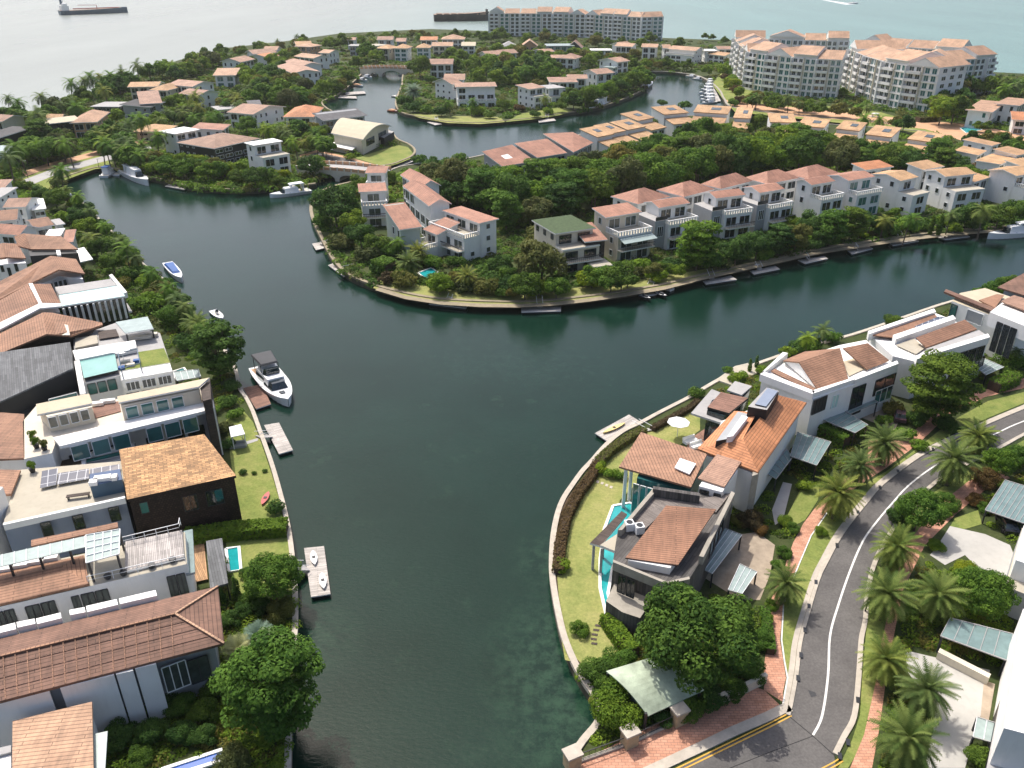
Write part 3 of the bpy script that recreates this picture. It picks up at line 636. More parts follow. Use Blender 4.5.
# --- central island, canal front, left to right ---
Hs([
 ('tall white villa block at the left tip of the island with small pink roof', [(358.6,192.3),(388,191.5),(385,184),(358,186)], dict(z=10, st=3, roof='S', rise=.8, rm=TT, short='the white villa at the island tip', terrace=(3.5,2,True,None), glass='glass_mid')),
 ('white villa block with wide window behind the island tip villa', [(365,173.5),(388,173.5),(386,168),(367,168)], dict(z=10.5, st=3, roof='S', rise=.6, rm=TT, short='the white block behind the tip villa', terrace=(2.5,2,True,None), glass='glass_mid')),
 ('long pink gable roofed wing stepping down behind the sage green house', [(404,178),(424,190),(434,184.5),(412,171)], dict(z=10, roof='G', rise=1.6, rm=TT, st=3)),
 ('white stepped villa with long terracotta roof above blue window wall', [(404,187),(428,206.5),(446,205),(416,184)], dict(z=11, roof='G', rise=1.4, rm=TT, st=3)),
 ('sage green house with big pink roof sloping to the palms', [(397,230.5),(422,227.5),(405,202),(385,205)], dict(z=8.5, roof='S', rise=3.2, rm=TT, wm='sage_paint', st=2, wide=False, short='the sage green house')),
 ('white villa with broad terracotta roof and yellow lit windows', [(443,210.5),(478.7,224.5),(499.7,218.7),(460,206.7)], dict(z=10, roof='F', rm=TT, st=3, short='the white balcony villa', glass='glass_mid', terrace=(5,2,True,None))),
 ('white low wing with pink roof sloping to its curved terrace', [(424,231),(441.5,236.5),(456,222),(444,216)], dict(z=7, roof='S', rise=1.8, rm=TT, st=2, terrace=(4,1,True,None))),
 ('dark slatted house wing under red roof and green awning', [(581,243.5),(605.8,239.7),(593.8,223),(573.5,224)], dict(z=8, roof='S', rise=1.5, rm=TT, wm='slat_dark', st=3, terrace=(5,1,False,'awning_green'), frame='dark_metal')),
 ('cream and glass house block with moss green roof behind the pale tree', [(549.4,235),(580,231),(586,213),(537,220)], dict(z=10, roof='F', rm='green_roof', wm='cream_paint', st=3, terrace=(3.5,2,False,None), frame='dark_metal', short='the green roofed house')),
 ('white house with two furnished balconies and pale awning on the canal', [(608.4,217.5),(645.4,212),(627.6,204.4),(592.5,210.5)], dict(z=11, roof='S', rise=.9, rm=TT, wm='cream_paint', st=3, terrace=(5.5,2,True,'canopy_glass'), glass='glass_mid', short='the two balcony house')),
 ('hip roofed terracotta house behind the two balcony house', [(636.5,205.7),(664.4,198),(649,188.6),(612,196)], dict(z=10, roof='H', rise=2.2, rm=TT, st=3)),
 ('white gabled house with beige balustrade right of the two balcony house', [(659.4,208.2),(689.8,203.8),(675,197.5),(643,203)], dict(z=11, roof='G', rise=.9, rm=TT, st=3, terrace=(4.5,2,True,None))),
 ('second hip roofed terracotta house in the row behind the canal fronts', [(683.5,198),(710,190.5),(692.3,182.2),(656.8,189.8)], dict(z=10, roof='H', rise=2.2, rm=TT, st=3)),
 ('white gabled house with grey side tower above the big round canal tree', [(717.7,198.7),(748,195),(729,189.8),(700,193.5)], dict(z=11, roof='G', rise=.9, rm=TT, st=3, terrace=(4.5,2,True,None))),
 ('third hip roofed terracotta house in the row behind the canal fronts', [(719,190.5),(750,181.6),(735.5,176.5),(702.5,183.5)], dict(z=10, roof='H', rise=2.2, rm=TT, st=3)),
 ('white gabled house with dark upper window near the satellite dish', [(759.8,193.2),(784.6,189.6),(766.8,183.6),(741.4,188)], dict(z=11, roof='G', rise=.9, rm=TT, st=3, terrace=(4.5,2,True,None))),
 ('fourth hip roofed terracotta house in the row behind the canal fronts', [(764.3,184.3),(797.3,179.8),(778.2,171),(746.5,178.6)], dict(z=10, roof='H', rise=2.2, rm=TT, st=3)),
 ('white gabled house with red flowers on its flank balcony', [(811.2,185.3),(836.6,181.7),(817.6,176.7),(795,181)], dict(z=11, roof='G', rise=.9, rm=TT, st=3, terrace=(4.5,2,True,None))),
 ('fifth hip roofed terracotta house at the right end of the back row', [(806,180.5),(836.6,174),(816.3,166.5),(784.6,172.8)], dict(z=10, roof='H', rise=2.2, rm=TT, st=3)),
 ('pale blue and white house at the right end of the terracotta row', [(849.3,181),(874,177.5),(855,170.8),(826.5,176)], dict(z=11, roof='G', rise=.8, rm=TT, st=3, terrace=(4,2,True,None), glass='glass_teal')),
 ('white villa with ochre gable roof and wide white deck slab', [(895,182.7),(910.3,179.3),(896.7,169),(875.5,173.3)], dict(z=10.5, roof='G', rise=1.0, rm=TO, st=3, terrace=(5,2,False,None), short='the ochre gabled villa')),
 ('small orange tiled wing behind the ochre gabled villa', [(864.4,170.8),(893,167),(890.8,163),(863.6,166.5)], dict(z=9.5, roof='S', rise=.8, rm=TG, st=3)),
 ('white villa with grey glazed front and ochre roof above white slabs', [(941,177.2),(972.3,175),(958.8,167),(928,170.8)], dict(z=10.5, roof='G', rise=1.0, rm=TO, st=3, terrace=(5,2,False,None))),
 ('narrow ochre roofed white tower between the two white slab villas', [(924.8,170.4),(943.5,166.5),(941.8,163),(917,166.5)], dict(z=10.5, roof='S', rise=.8, rm=TO, st=3)),
 ('white villa with ochre gable roof at the right edge of the photo', [(1014.8,176),(1036,173.5),(1008,165.7),(989.3,170.8)], dict(z=10, roof='G', rise=1.0, rm=TO, st=3, terrace=(4,2,True,None))),
 ('low ochre roofed lean-to left of the right edge villa', [(975,182),(990,178),(991,174.5),(973,181)], dict(z=8, roof='S', rise=.6, rm=TO, st=2)),
 # ochre terrace at right
 ('ochre roof furthest left of the stepped group by the modern glass villa', [(989.3,147.3),(998.7,144),(974,136.8),(964.7,139)], dict(z=9, roof='S', rise=.6, rm=TO)),
 ('ochre roofed porch house with dark open carport beside the grove', [(975.7,157.5),(985,152),(965.5,145.3),(957,149)], dict(z=8, roof='S', rise=.6, rm=TO)),
 ('ochre square roofed house above the grove edge at right', [(997,166.5),(1015.7,158.4),(994.4,153.3),(978.3,159.2)], dict(z=8.5, roof='F', rm=TO)),
 ('ochre roofed white house touching the right edge behind the villas', [(1014,156.3),(1032,153),(1008,146),(996,149)], dict(z=9.5, roof='S', rise=.6, rm=TO)),
 ('half seen ochre roof at the right edge above the last villa', [(1018,167),(1040,164),(1034,158),(1012,161)], dict(z=9.5, roof='S', rise=.6, rm=TO)),
 ('modern villa with glazed curtain wall and pale roof in front of the apartments', [(991,113),(1006.3,103.5),(981.7,98.9),(967,109.5)], dict(z=8.5, roof='F', rm='tile_peach', glass='glass_teal', st=2, short='the modern glass villa', maxdep=24)),
 ('pale peach roofed villa behind the modern glass villa', [(1014.8,110),(1027,101),(1013,96.3),(999.5,100)], dict(z=9.5, roof='F', rm='tile_peach', st=2, maxdep=20)),
 ('orange tiled villa cut by the right edge below the date palms', [(1006,119),(1040,122),(1044,113),(1016,112)], dict(z=7, roof='S', rise=1.5, rm=TG, st=2, maxdep=20)),
])
# three big red shed roofs and the ochre stepped terrace
for i, (q, lb) in enumerate([([(501.9,166.7),(535.4,161.5),(512,145),(482,152)], 'left one of the three big red roofed houses by the lagoon'),
        ([(537.4,158),(567.5,153.3),(547,139),(514.2,143.8)], 'middle one of the three big red roofed houses by the lagoon'),
        ([(573.7,152.6),(593.5,143),(573,132.5),(542.9,134)], 'right one of the three big red roofed houses by the lagoon')]):
    house(lb, q, z=7.5, st=2, roof='S', rise=2.5, rm=TT, wm='grey_paint', maxdep=26, raw=True)
    x0 = q[3][0]; y0 = q[3][1]
ter = [([(593.5,137.6),(611,135.5),(600,125.3),(584,129.4)], 1), ([(611,133.8),(627,130.8),(613,124.2),(600,127)], 1), ([(626,131),(642.4,127),(632.8,118.7),(611.6,122)], 1),
 ([(637,121.4),(653.3,118),(646.5,111.9),(629.4,115.3)], 1), ([(660.2,115.3),(684.8,113.2),(679.3,104.8),(654.7,107)], 1), ([(698.4,112.6),(729.2,114.3),(730,107.5),(692,105)], 1),
 ([(734.6,118),(751.5,118.9),(753,107.9),(736,107)], 1), ([(768.3,121.8),(792.5,123.3),(797.6,113.7),(769,113.7)], 1), ([(799,125.5),(824.7,128.4),(830.6,119.6),(802,117.4)], 1),
 ([(835.7,128.4),(860.6,132),(866.5,122.5),(843.8,121)], 1), ([(867,134.6),(892.5,138),(901,127.8),(873.8,125.2)], 1), ([(906,138.8),(933.3,143),(942.6,136.3),(913.7,132.9)], 1)]
low = [[(602,142.5),(612,140),(609,137),(600,138.5)], [(613,139),(629.4,138.5),(643.8,129.5),(626,135)], [(629,137),(645,133.8),(643,129),(626,134)], [(645,132),(662,127),(653.3,119.8),(638,123)],
 [(668.4,122.5),(691,123),(683.4,115.5),(660,116.5)], [(696.4,122.3),(727,123.4),(728.5,115.6),(697.8,114.3)], [(734,124.9),(746,126),(746,120.5),(734.5,119.8)], [(770,129.2),(788,130.8),(792,125),(768,123.6)],
 [(797,132.2),(822.5,133),(824.5,129),(799,126.6)], [(851,138),(857,139),(860,134),(848,133)], [(862.7,142.4),(886.5,144.2),(889,139),(865,136.2)], [(901,147.5),(918,150.9),(925,145.8),(903,141.6)]]
ords = ['first','second','third','fourth','fifth','sixth','seventh','eighth','ninth','tenth','eleventh','last']
for i, ((q, _), ql) in enumerate(zip(ter, low)):
    lb = f'{ords[i]} ochre roofed terrace house from the left along the lagoon'
    z = 9.0; Qf = [W(*q[0], z), W(*q[1], z), W(*q[2], z + 1.6), W(*q[3], z + 1.6)]; Q = rect(zof(Qf, 0))
    cen = sum(Q, Vector((0, 0, 0))) / 4; u = (Q[1] - Q[0]).normalized(); v = Vector((-u.y, u.x, 0)); dep = min(max((Q[3] - Q[0]).dot(v), 9), 16)
    w = (Q[1] - Q[0]).length; Q[2] = Q[1] + v * dep; Q[3] = Q[0] + v * dep
    FOOT.append([(p.x, p.y) for p in Q]); FOOT.append([tuple((p + (-v * 7))[:2]) for p in Q])
    org = Vector((cen.x, cen.y, GZ)); t = thing('terrace_house', lb, 'house', org, 'ochre roofed terrace along the lagoon')
    Wq = inset(Q, .4)
    wall_mesh(Wq, GZ - .1, z, 'S', 1.6, 'white_paint').build('wall', t, org)
    roofpart(t, org, roof_faces(Q, z, 'S', 1.6), TO)
    # lower front tier
    a, b = Q[0], Q[1]; f = -v * 6.5; z2 = 6.2
    P = [a + f + u * .3, b + f - u * .3, b - v * -.3 - u * .3, a - v * -.3 + u * .3]; P[2] = b + u * -.3; P[3] = a + u * .3
    roofpart(t, org, roof_faces(P, z2, 'S', 1.3), TO, name='lower_roof')
    p2 = inset(P, .5); p2[2] += v * .4; p2[3] += v * .4
    wall_mesh(p2, GZ - .1, z2, 'S', 1.2, 'white_paint').build('lower_wall', t, org)
    wall_windows(t, org, p2[0], p2[1], out2(p2[0], p2[1], cen), GZ, z2, 2, False, 'glass_dark', True, 'white_metal', cap=4)
    wall_windows(t, org, Wq[1], Wq[2], out2(Wq[1], Wq[2], cen), GZ, z, 2, False, 'glass_dark', False, 'white_metal', cap=4)
    # dark roof light
    s = Q[0].lerp(Q[1], .6) + v * dep * .55; zz = z + .15 + 1.6 * .55 + .12
    sl_ = 1.6 / dep; k = MB(); e1 = u * w * .14; e2 = v * dep * .15
    k.slab([s - e1 - e2 + Vector((0, 0, zz - sl_ * dep * .15)), s + e1 - e2 + Vector((0, 0, zz - sl_ * dep * .15)), s + e1 + e2 + Vector((0, 0, zz + sl_ * dep * .15)), s - e1 + e2 + Vector((0, 0, zz + sl_ * dep * .15))], .15, 'glass_mid', 'dark_metal')
    k.build('roof_light', t, org); REG.append((cen.x, cen.y, z, lb.replace(' from the left along the lagoon', '')))
far = dict(near=False)
Hs([
 # inner peninsula
 ('big white three storey villa with glazed porch at the inner peninsula', [(455.6,87.6),(497,86.5),(496.6,84),(454.3,84.5)], dict(z=10.5, roof='S', rise=.8, rm=TR, mindep=9, maxdep=10, wide=True, terrace=(4,1,True,None), short='the white peninsula villa')),
 ('white villa with dark gable at the left tip of the inner peninsula', [(431,86),(455,86.5),(441,75.5),(430,77)], dict(z=9.5, roof='G', rise=2.4, rm=TR, maxdep=14, terrace=(4,2,False,None))),
 ('white hipped villa stepped behind the dark gable villa', [(446,80),(481,80),(466.6,71),(446,71)], dict(z=10, roof='G', rise=2, rm=TR, maxdep=14)),
 ('long pale villa with ribbed roofs near the arched bridge', [(434,63.5),(470,65.5),(456,55),(432.4,55)], dict(z=9, roof='G', rise=2.2, rm=TR, maxdep=16)),
 ('left one of two white gabled cottages above the peninsula garden', [(469,55),(490,57),(484.3,48),(468,49)], dict(z=7, roof='G', rise=2, rm=TR, maxdep=12)),
 ('right one of two white gabled cottages above the peninsula garden', [(492,54),(513,54),(507.6,48),(491,49)], dict(z=7, roof='G', rise=2, rm=TR, maxdep=12)),
 ('white and blue villa facing the lawn in the middle of the peninsula', [(520,91),(541,88),(536.4,82.6),(524,84)], dict(z=10, roof='S', rise=1, rm=TR, wm='white_paint', glass='glass_mid', terrace=(4,2,False,None), maxdep=14)),
 ('flat roofed white villa right of the blue and white peninsula villa', [(542,89.5),(560,88),(558,84),(542,85)], dict(z=8.5, roof='F', rm='slab_grey', maxdep=12, terrace=(3,1,False,None), glass='glass_mid')),
 ('low brown roofed villa half hidden by peninsula trees', [(547,82.5),(577,82.5),(576,77),(549,77.5)], dict(z=8, roof='S', rise=1, rm=TR, maxdep=14)),
 ('pink gable roofed villa above the brown roofed villa', [(568,78),(590,80),(586,73),(566,73)], dict(z=8.5, roof='G', rise=1.4, rm=TR, maxdep=12)),
 ('rosy hip roofed villa with white corner on the peninsula', [(576,75),(597,76),(594,66),(576,67.5)], dict(z=9, roof='G', rise=1.8, rm=TR, maxdep=14)),
 ('wide low villa with pink roofs on the peninsula right end', [(593,63.5),(619,64.5),(608,55.5),(595,57)], dict(z=8.5, roof='G', rise=1.8, rm=TR, maxdep=16)),
 ('flat pale green roofed annex beside the wide low villa', [(609,69),(622,66),(619,63),(607,66)], dict(z=6, roof='F', rm='canopy_glass', maxdep=12, glass='glass_teal')),
 ('brown pyramid roofed house in the middle of the treeline', [(569,59),(589,59.5),(588,51),(574,50)], dict(z=8, roof='H', rise=2.5, rm=TR, maxdep=14)),
 ('dark walled house with low brown roofs left of the pyramid roof', [(547,58.7),(565,58),(569,51),(549,51)], dict(z=8, roof='G', rise=1.3, rm=TR, wm='grey_paint', maxdep=14)),
 ('small white house with rose roof left of the dark walled house', [(531,52.5),(545,52.5),(546,47.8),(532,48.5)], dict(z=8, roof='G', rise=1.3, rm=TR, maxdep=12)),
 ('orange gable fronted house with a dark attic window', [(520,46.5),(538.5,46.5),(536,40),(522,40)], dict(z=8, roof='X', rise=4, rm=TP, wm='terracotta_plaster', maxdep=14)),
 ('modern glass roofed house before the long apartment block', [(541,46),(570,46),(570,39.6),(545,40)], dict(z=9, roof='F', rm='canopy_glass', wm='grey_paint', glass='glass_teal', maxdep=16)),
 ('dark gable fronted house right of the glass roofed house', [(568,48),(586,48.5),(584,41),(571,41)], dict(z=7, roof='X', rise=4.5, rm=TR, wm='black_paint', maxdep=14)),
 ('white bungalow behind the pyramid roofed house', [(588,50.5),(610,50.5),(610,46),(590,46)], dict(z=7, roof='F', rm='white_paint', maxdep=12)),
 ('first orange roofed white house in the row above the lagoon', [(609,47),(622,46),(622.5,41),(612,42)], dict(z=9, roof='G', rise=1.8, rm=TP, maxdep=12)),
 ('second orange roofed white house in the row above the lagoon', [(623,47),(641,47),(640.3,42.3),(622.5,41.5)], dict(z=9, roof='G', rise=1.8, rm=TP, maxdep=12)),
 ('third orange roofed white house in the row above the lagoon', [(643,47.2),(658,47.7),(659.4,43.4),(643,43)], dict(z=9, roof='G', rise=1.8, rm=TP, maxdep=12)),
 ('narrow orange roofed house behind the lagoon oak', [(661.5,48.3),(670,48.3),(670,44.5),(661.5,44.5)], dict(z=9, roof='G', rise=1.8, rm=TP, maxdep=12)),
 ('long white villa with peach roof and balconies over the lagoon berths', [(674,49),(700,52),(701,47.5),(673,45.5)], dict(z=9.5, roof='G', rise=1.8, rm=TP, maxdep=12, terrace=(5,2,True,None))),
 ('white flat villa with brown sheds right of the long balcony villa', [(700,51),(713,51),(712,46.5),(700,46.5)], dict(z=9, roof='F', rm='white_paint', maxdep=12)),
 ('villa with low ochre roof next to the curved apartments', [(712,54.5),(731.4,57),(732.5,53),(714,51)], dict(z=7, roof='G', rise=1.5, rm=TO, maxdep=12)),
 ('brown roofed villa behind the low ochre roofed villa', [(712,49),(733,50),(735,45),(713,45)], dict(z=8, roof='G', rise=1.5, rm=TR, maxdep=14)),
 # by the bridge
 ('yellow roofed waterside house left of the bridge trees', [(389,49),(404,50),(404,43.5),(390,43)], dict(z=9, roof='H', rise=2, rm=TO, wm='cream_paint', maxdep=14)),
 ('yellow hip roofed blue fronted house facing the bridge', [(403,48.5),(418,49),(418,41),(404,41)], dict(z=9.5, roof='H', rise=2.2, rm=TO, glass='glass_teal', maxdep=14)),
 ('yellow hip roofed house right of the blue fronted house', [(418,48),(434,48),(432,42),(419,42)], dict(z=9.5, roof='H', rise=2.2, rm=TO, glass='glass_teal', maxdep=14)),
 ('orange flat gabled house on the shore behind the bridge houses', [(421,40),(441,40.5),(440,34.5),(423,34.5)], dict(z=8, roof='G', rise=2, rm=TG, maxdep=14)),
 ('large orange hip roofed house on the far shore', [(441,39.5),(469,39.5),(464,33),(446,33)], dict(z=8, roof='H', rise=3, rm=TP, maxdep=18)),
 ('tan gabled house right of the yellow roofed houses', [(431,46),(457,46.5),(455,40),(434,40)], dict(z=8, roof='G', rise=2, rm=TP, wm='cream_paint', maxdep=16)),
 ('grey roofed pavilion right of the tan gabled house', [(461,46),(480,46),(477,39.5),(463,39.5)], dict(z=7, roof='G', rise=2, rm='sand_roof', maxdep=16)),
 ('pale house with rose roof on the far shore above the bridge', [(377,40),(397,40),(396,35),(380,35)], dict(z=8, roof='G', rise=2, rm=TR, maxdep=14)),
 ('small rose roofed house right of the far shore palms', [(398,41.5),(411,42),(410,35.5),(400,35.5)], dict(z=8, roof='G', rise=2, rm=TR, wm='blue_grey', maxdep=14)),
 ('white house with blue base left of the apartment end', [(500,46.5),(517,46.5),(515,40),(503,40)], dict(z=7, roof='H', rise=3, rm='slab_grey', glass='glass_teal', maxdep=14)),
 # left of the channel
 ('pink roofed terrace house nearest to the grove left of the channel', [(299,78),(316,82),(322,69),(303,62)], dict(z=8.5, roof='G', rise=1.5, rm=TR, maxdep=16, mindep=10)),
 ('pink roofed terrace house with a planted balcony by the channel', [(315,70),(330,72),(335,61),(315,57)], dict(z=8.5, roof='G', rise=1.5, rm=TR, maxdep=14)),
 ('white fronted terrace house with dark windows above the channel', [(327,61),(343,61),(342,53),(322,51)], dict(z=8.5, roof='G', rise=1.5, rm=TP, maxdep=14)),
 ('last pink roofed terrace house before the bridge', [(333,54),(347,54),(344,48.5),(333,48)], dict(z=8.5, roof='G', rise=1.5, rm=TP, maxdep=14)),
 ('yellow roofed shore house with two palms behind it', [(290,45),(308,45.5),(306.6,38.5),(290.5,39)], dict(z=8, roof='G', rise=2, rm=TO, maxdep=14)),
 ('orange and brick shore house right of the yellow roofed one', [(309,47),(328,48),(326,41.5),(311,41)], dict(z=8, roof='H', rise=2, rm=TP, wm='terracotta_plaster', maxdep=14)),
 ('dark flat roofed house behind the big round shore tree', [(352,46),(372,46),(371,41.5),(352,41.5)], dict(z=8, roof='F', rm='slab_grey', wm='grey_paint', maxdep=12)),
 ('rose roofed house above the dark flat roofed house', [(351,40),(363,40.5),(361,35),(352,35)], dict(z=9, roof='G', rise=1.5, rm=TR, maxdep=12)),
 ('cream house with ochre windows near the wall of trees', [(375,46),(388,47),(388,43),(376,42)], dict(z=8, roof='F', rm='terrace_beige', wm='cream_paint', maxdep=12)),
 # upper left land
 ('orange roofed beach house at the left shore', [(132.5,87),(160,87),(161.5,81.5),(131,82)], dict(z=7.5, roof='G', rise=1.5, rm=TO, wm='cream_paint', maxdep=14)),
 ('yellow and rose roofed house right of the orange beach house', [(161.5,91),(181,91),(180,84),(163,83)], dict(z=7.5, roof='H', rise=2, rm=TO, wm='cream_paint', maxdep=16)),
 ('long beige metal roofed house beside the charcoal roof', [(145,104),(168,103),(152,88.5),(131,90)], dict(z=8, roof='S', rise=2.0, rm=TR, wm='grey_paint', maxdep=26)),
 ('charcoal roofed house with slatted pale gable', [(143,110),(160,104),(142,97.5),(126,102.5)], dict(z=7, roof='S', rise=1, rm='tile_charcoal', wm='grey_paint', maxdep=24)),
 ('flat pale roofed pavilion among the beach palms', [(97,107),(127,107),(126.6,102),(99,101.5)], dict(z=5.5, roof='F', rm='slab_grey', wm='black_paint', maxdep=14)),
 ('tan roofed house with curved hip near the pool garden', [(190,95),(214,98),(212,90),(192,88)], dict(z=8, roof='G', rise=1.6, rm=TR, maxdep=14)),
 ('big taupe roofed house stepping down to the green garden', [(205,88),(224,90),(220,79),(195,77)], dict(z=8.5, roof='G', rise=1.6, rm=TR, maxdep=16)),
 ('ochre roofed house with teal netting on its scaffold', [(219,75),(241,76),(239.6,64.5),(216,66)], dict(z=8, roof='S', rise=2, rm=TP, glass='glass_teal', maxdep=16)),
 ('grey gable roofed house at the shore beside the round trees', [(200,68),(236,66),(228,55),(212,58)], dict(z=8.5, roof='G', rise=2, rm=TR, maxdep=14)),
 ('orange roofed house on the slope of the far left shore', [(245,61),(258,59.5),(246,51.5),(233,53.5)], dict(z=8, roof='G', rise=1.5, rm=TG, maxdep=16)),
 ('long pale roofed shore house behind the orange roofed house', [(238,54.5),(262,54.5),(262,46.5),(238,48)], dict(z=8, roof='G', rise=2, rm=TR, maxdep=14)),
 ('white and peach shore house beside two thin palms', [(269,50.5),(286,50.5),(284,44.5),(270,44.5)], dict(z=8, roof='G', rise=2, rm=TP, maxdep=14)),
 ('white flat roofed bungalow in the left garden', [(214,110.5),(238,108.5),(236,104.5),(214,106.5)], dict(z=6, roof='F', rm='slab_grey', maxdep=14)),
 ('charcoal roofed half of the curved roof pair', [(246,112),(257,111),(266,98.5),(250,99)], dict(z=7.5, roof='S', rise=1.5, rm='tile_grey', wm='grey_paint', maxdep=20)),
 ('brown curved roofed house left of the orange hip roof', [(250,115),(278,116.5),(288,101.5),(262,99.5)], dict(z=7.5, roof='G', rise=2, rm=TR, wm='white_paint', maxdep=22)),
 ('bright orange hip roofed house behind the palm row', [(283,118),(322,116.5),(320,105),(298,104)], dict(z=7, roof='H', rise=2.2, rm=TG, maxdep=24)),
 ('slate grey gable roofed house on the channel bank', [(319,121),(366,116.5),(358,107.5),(316,113.5)], dict(z=7, roof='S', rise=1.8, rm='tile_grey', wm='grey_paint', maxdep=20)),
 ('small ochre roofs strip between palms at left', [(138,132),(172,132),(172,126),(140,126)], dict(z=5, roof='H', rise=1.8, rm=TO, wm='cream_paint', maxdep=14)),
 ('white modern villa with stacked flat roofs near the moored boats', [(168,135.5),(194,131),(190,125.8),(165,130.5)], dict(z=9.5, roof='F', rm='white_paint', terrace=(5,2,False,None), short='the stacked white villa', maxdep=18)),
 ('red tiled house behind the stacked white villa', [(220,132.5),(229,126.5),(202,121),(194,126.5)], dict(z=8.5, roof='S', rise=.8, rm=TT, maxdep=20)),
 ('large taupe hip roofed house beside the white cube villa', [(203,151),(252,141),(232,131),(187,141)], dict(z=7.5, roof='H', rise=2.4, rm=TA, wm='black_paint', maxdep=26)),
 ('white cube villa with dark glazing above the white moored boat', [(252,146),(283,141.5),(273,138.5),(245,143)], dict(z=11, roof='F', rm='white_paint', terrace=(5,2,False,None), short='the white cube villa', maxdep=16)),
 ('black walled house with glass gable left of the orange roofs', [(38,125),(80,121),(76,115.5),(36,120)], dict(z=8, roof='S', rise=.8, rm='sand_roof', wm='black_paint', maxdep=20, frame='dark_metal')),
 ('orange roofed villa between black house and palms', [(80,123.5),(106,121.5),(104,111.5),(76,111.5)], dict(z=7.5, roof='H', rise=2, rm=TP, wm='terracotta_plaster', maxdep=24)),
 ('small orange roofed house on the beach behind the black house', [(40,119),(60,119),(63,114.8),(46,114.5)], dict(z=6.5, roof='G', rise=1.4, rm=TO, wm='cream_paint', maxdep=14)),
 ('taupe roofed house at the left edge above the sea palms', [(-6,123),(24,122),(14,115.5),(-8,114)], dict(z=8, roof='G', rise=1.5, rm=TA, wm='cream_paint', maxdep=16)),
 ('black house with charcoal roof at the left edge', [(-5,139),(8,139),(24,127.5),(-6,125)], dict(z=8, roof='S', rise=.8, rm='tile_charcoal', wm='black_paint', maxdep=24, frame='dark_metal')),
 ('house under pale metal roof left of the inlet road', [(-6,153),(14,153),(10,147),(-6,145)], dict(z=6, roof='S', rise=1, rm='canopy_glass', wm='grey_paint', maxdep=14)),
])
# ---------------- trees ----------------
def leafmesh(name, clumps, n, size, mat, seed, up=0.35, droop=0.0):
    """crown of many small leaf faces; clumps = (centre, radii) ; faces lie mostly near the clump shells"""
    rnd = random.Random(seed); vs = []; fs = []; tint = []
    tot = sum((c[1][0] * c[1][1]) ** .8 for c in clumps)
    for c, r in clumps:
        k = max(6, int(n * (r[0] * r[1]) ** .8 / tot)); ct = rnd.uniform(0.15, 0.85)
        for _ in range(k):
            z = rnd.uniform(-0.75, 1); ph = rnd.uniform(0, 6.283); s = math.sqrt(1 - z * z); rr = 0.72 + 0.36 * rnd.random() ** .8
            d = Vector((s * math.cos(ph), s * math.sin(ph), z)); p = Vector(c) + Vector((d.x * r[0], d.y * r[1], d.z * r[2])) * rr
            nn = (d + Vector((rnd.gauss(0, .45), rnd.gauss(0, .45), up + rnd.gauss(0, .4)))).normalized()
            a = nn.orthogonal().normalized(); a = Matrix.Rotation(rnd.uniform(0, 6.28), 3, nn) @ a; b = nn.cross(a)
            sz = size * rnd.uniform(.6, 1.35); a *= sz; b *= sz * .55; k0 = len(vs)
            vs += [p - a, p - a * .1 - b, p + a, p - a * .1 + b]
            fs.append((k0, k0 + 1, k0 + 2, k0 + 3)); t = min(1, max(0, ct + rnd.gauss(0, .22))); tint.append(t)
    me = bpy.data.meshes.new(name); me.from_pydata(vs, [], fs); me.materials.append(MATS[mat])
    at = me.attributes.new('tint', 'FLOAT', 'FACE'); at.data.foreach_set('value', tint); me.update(); return me
def clumps_round(rnd, n, R_, H_, zc, cr=0.42):
    out = [((0, 0, zc), (R_ * .62, R_ * .62, H_ * .62))]
    for i in range(n):
        z = rnd.uniform(-0.55, 1); ph = i * 2.399 + rnd.uniform(-.4, .4); s = math.sqrt(max(0, 1 - z * z)); q = rnd.uniform(.62, .8)
        r = R_ * cr * rnd.uniform(.62, 1.15)
        out.append(((s * math.cos(ph) * R_ * q, s * math.sin(ph) * R_ * q, zc + z * H_ * q), (r, r, r * .72)))
    return out
def clumps_layer(rnd, R_, zc, H_):
    out = []
    for L in range(7):
        z = zc - H_ + 2 * H_ * L / 6; rad = R_ * math.sin(math.pi * (.2 + .66 * (1 - L / 6.0))) * rnd.uniform(.85, 1.05)
        m = 4 + int(rad / R_ * 7)
        for i in range(m):
            ph = i * 6.283 / m + rnd.uniform(-.4, .4) + L; q = rnd.uniform(.35, .85) * rad; r = R_ * rnd.uniform(.2, .34)
            out.append(((math.cos(ph) * q, math.sin(ph) * q, z + rnd.uniform(-.05, .05) * R_), (r, r, R_ * .08)))
    return out
def trunkmesh(name, H_, r0, R_, rnd, limbs=5, zc=0.5, mat='trunk_bark', lean=0.0):
    k = MB(); top = Vector((rnd.uniform(-.1, .1) * R_, rnd.uniform(-.1, .1) * R_, H_))
    k.tube([(0, 0, -.3), tuple(top * .5 + Vector((lean, 0, 0))), tuple(top)], [r0, r0 * .75, r0 * .5], mat, 7)
    for i in range(limbs):
        ph = i * 6.283 / limbs + rnd.uniform(-.4, .4); e = top * rnd.uniform(.75, 1) + Vector((math.cos(ph) * R_ * .55, math.sin(ph) * R_ * .55, R_ * rnd.uniform(.25, .6)))
        s = top * rnd.uniform(.55, .95); k.tube([tuple(s), tuple(s.lerp(e, .5) + Vector((0, 0, R_ * .05))), tuple(e)], [r0 * .4, r0 * .26, r0 * .1], mat, 5)
    o = k.build(name); me = o.data; bpy.data.objects.remove(o); return me
PROTO = {}
def proto(kind, mats, seeds, builder): PROTO[kind] = [builder(s, m) for s, m in zip(seeds, mats)]
def b_round(n, size, zc, Hh, lobes, cr=.42):
    def f(s, mat):
        rnd = random.Random(s)
        return leafmesh('crown', clumps_round(rnd, lobes, 1.0, Hh, zc, cr), n, size, mat, s), trunkmesh('trunk', zc * .8, .055, .9, rnd)
    return f
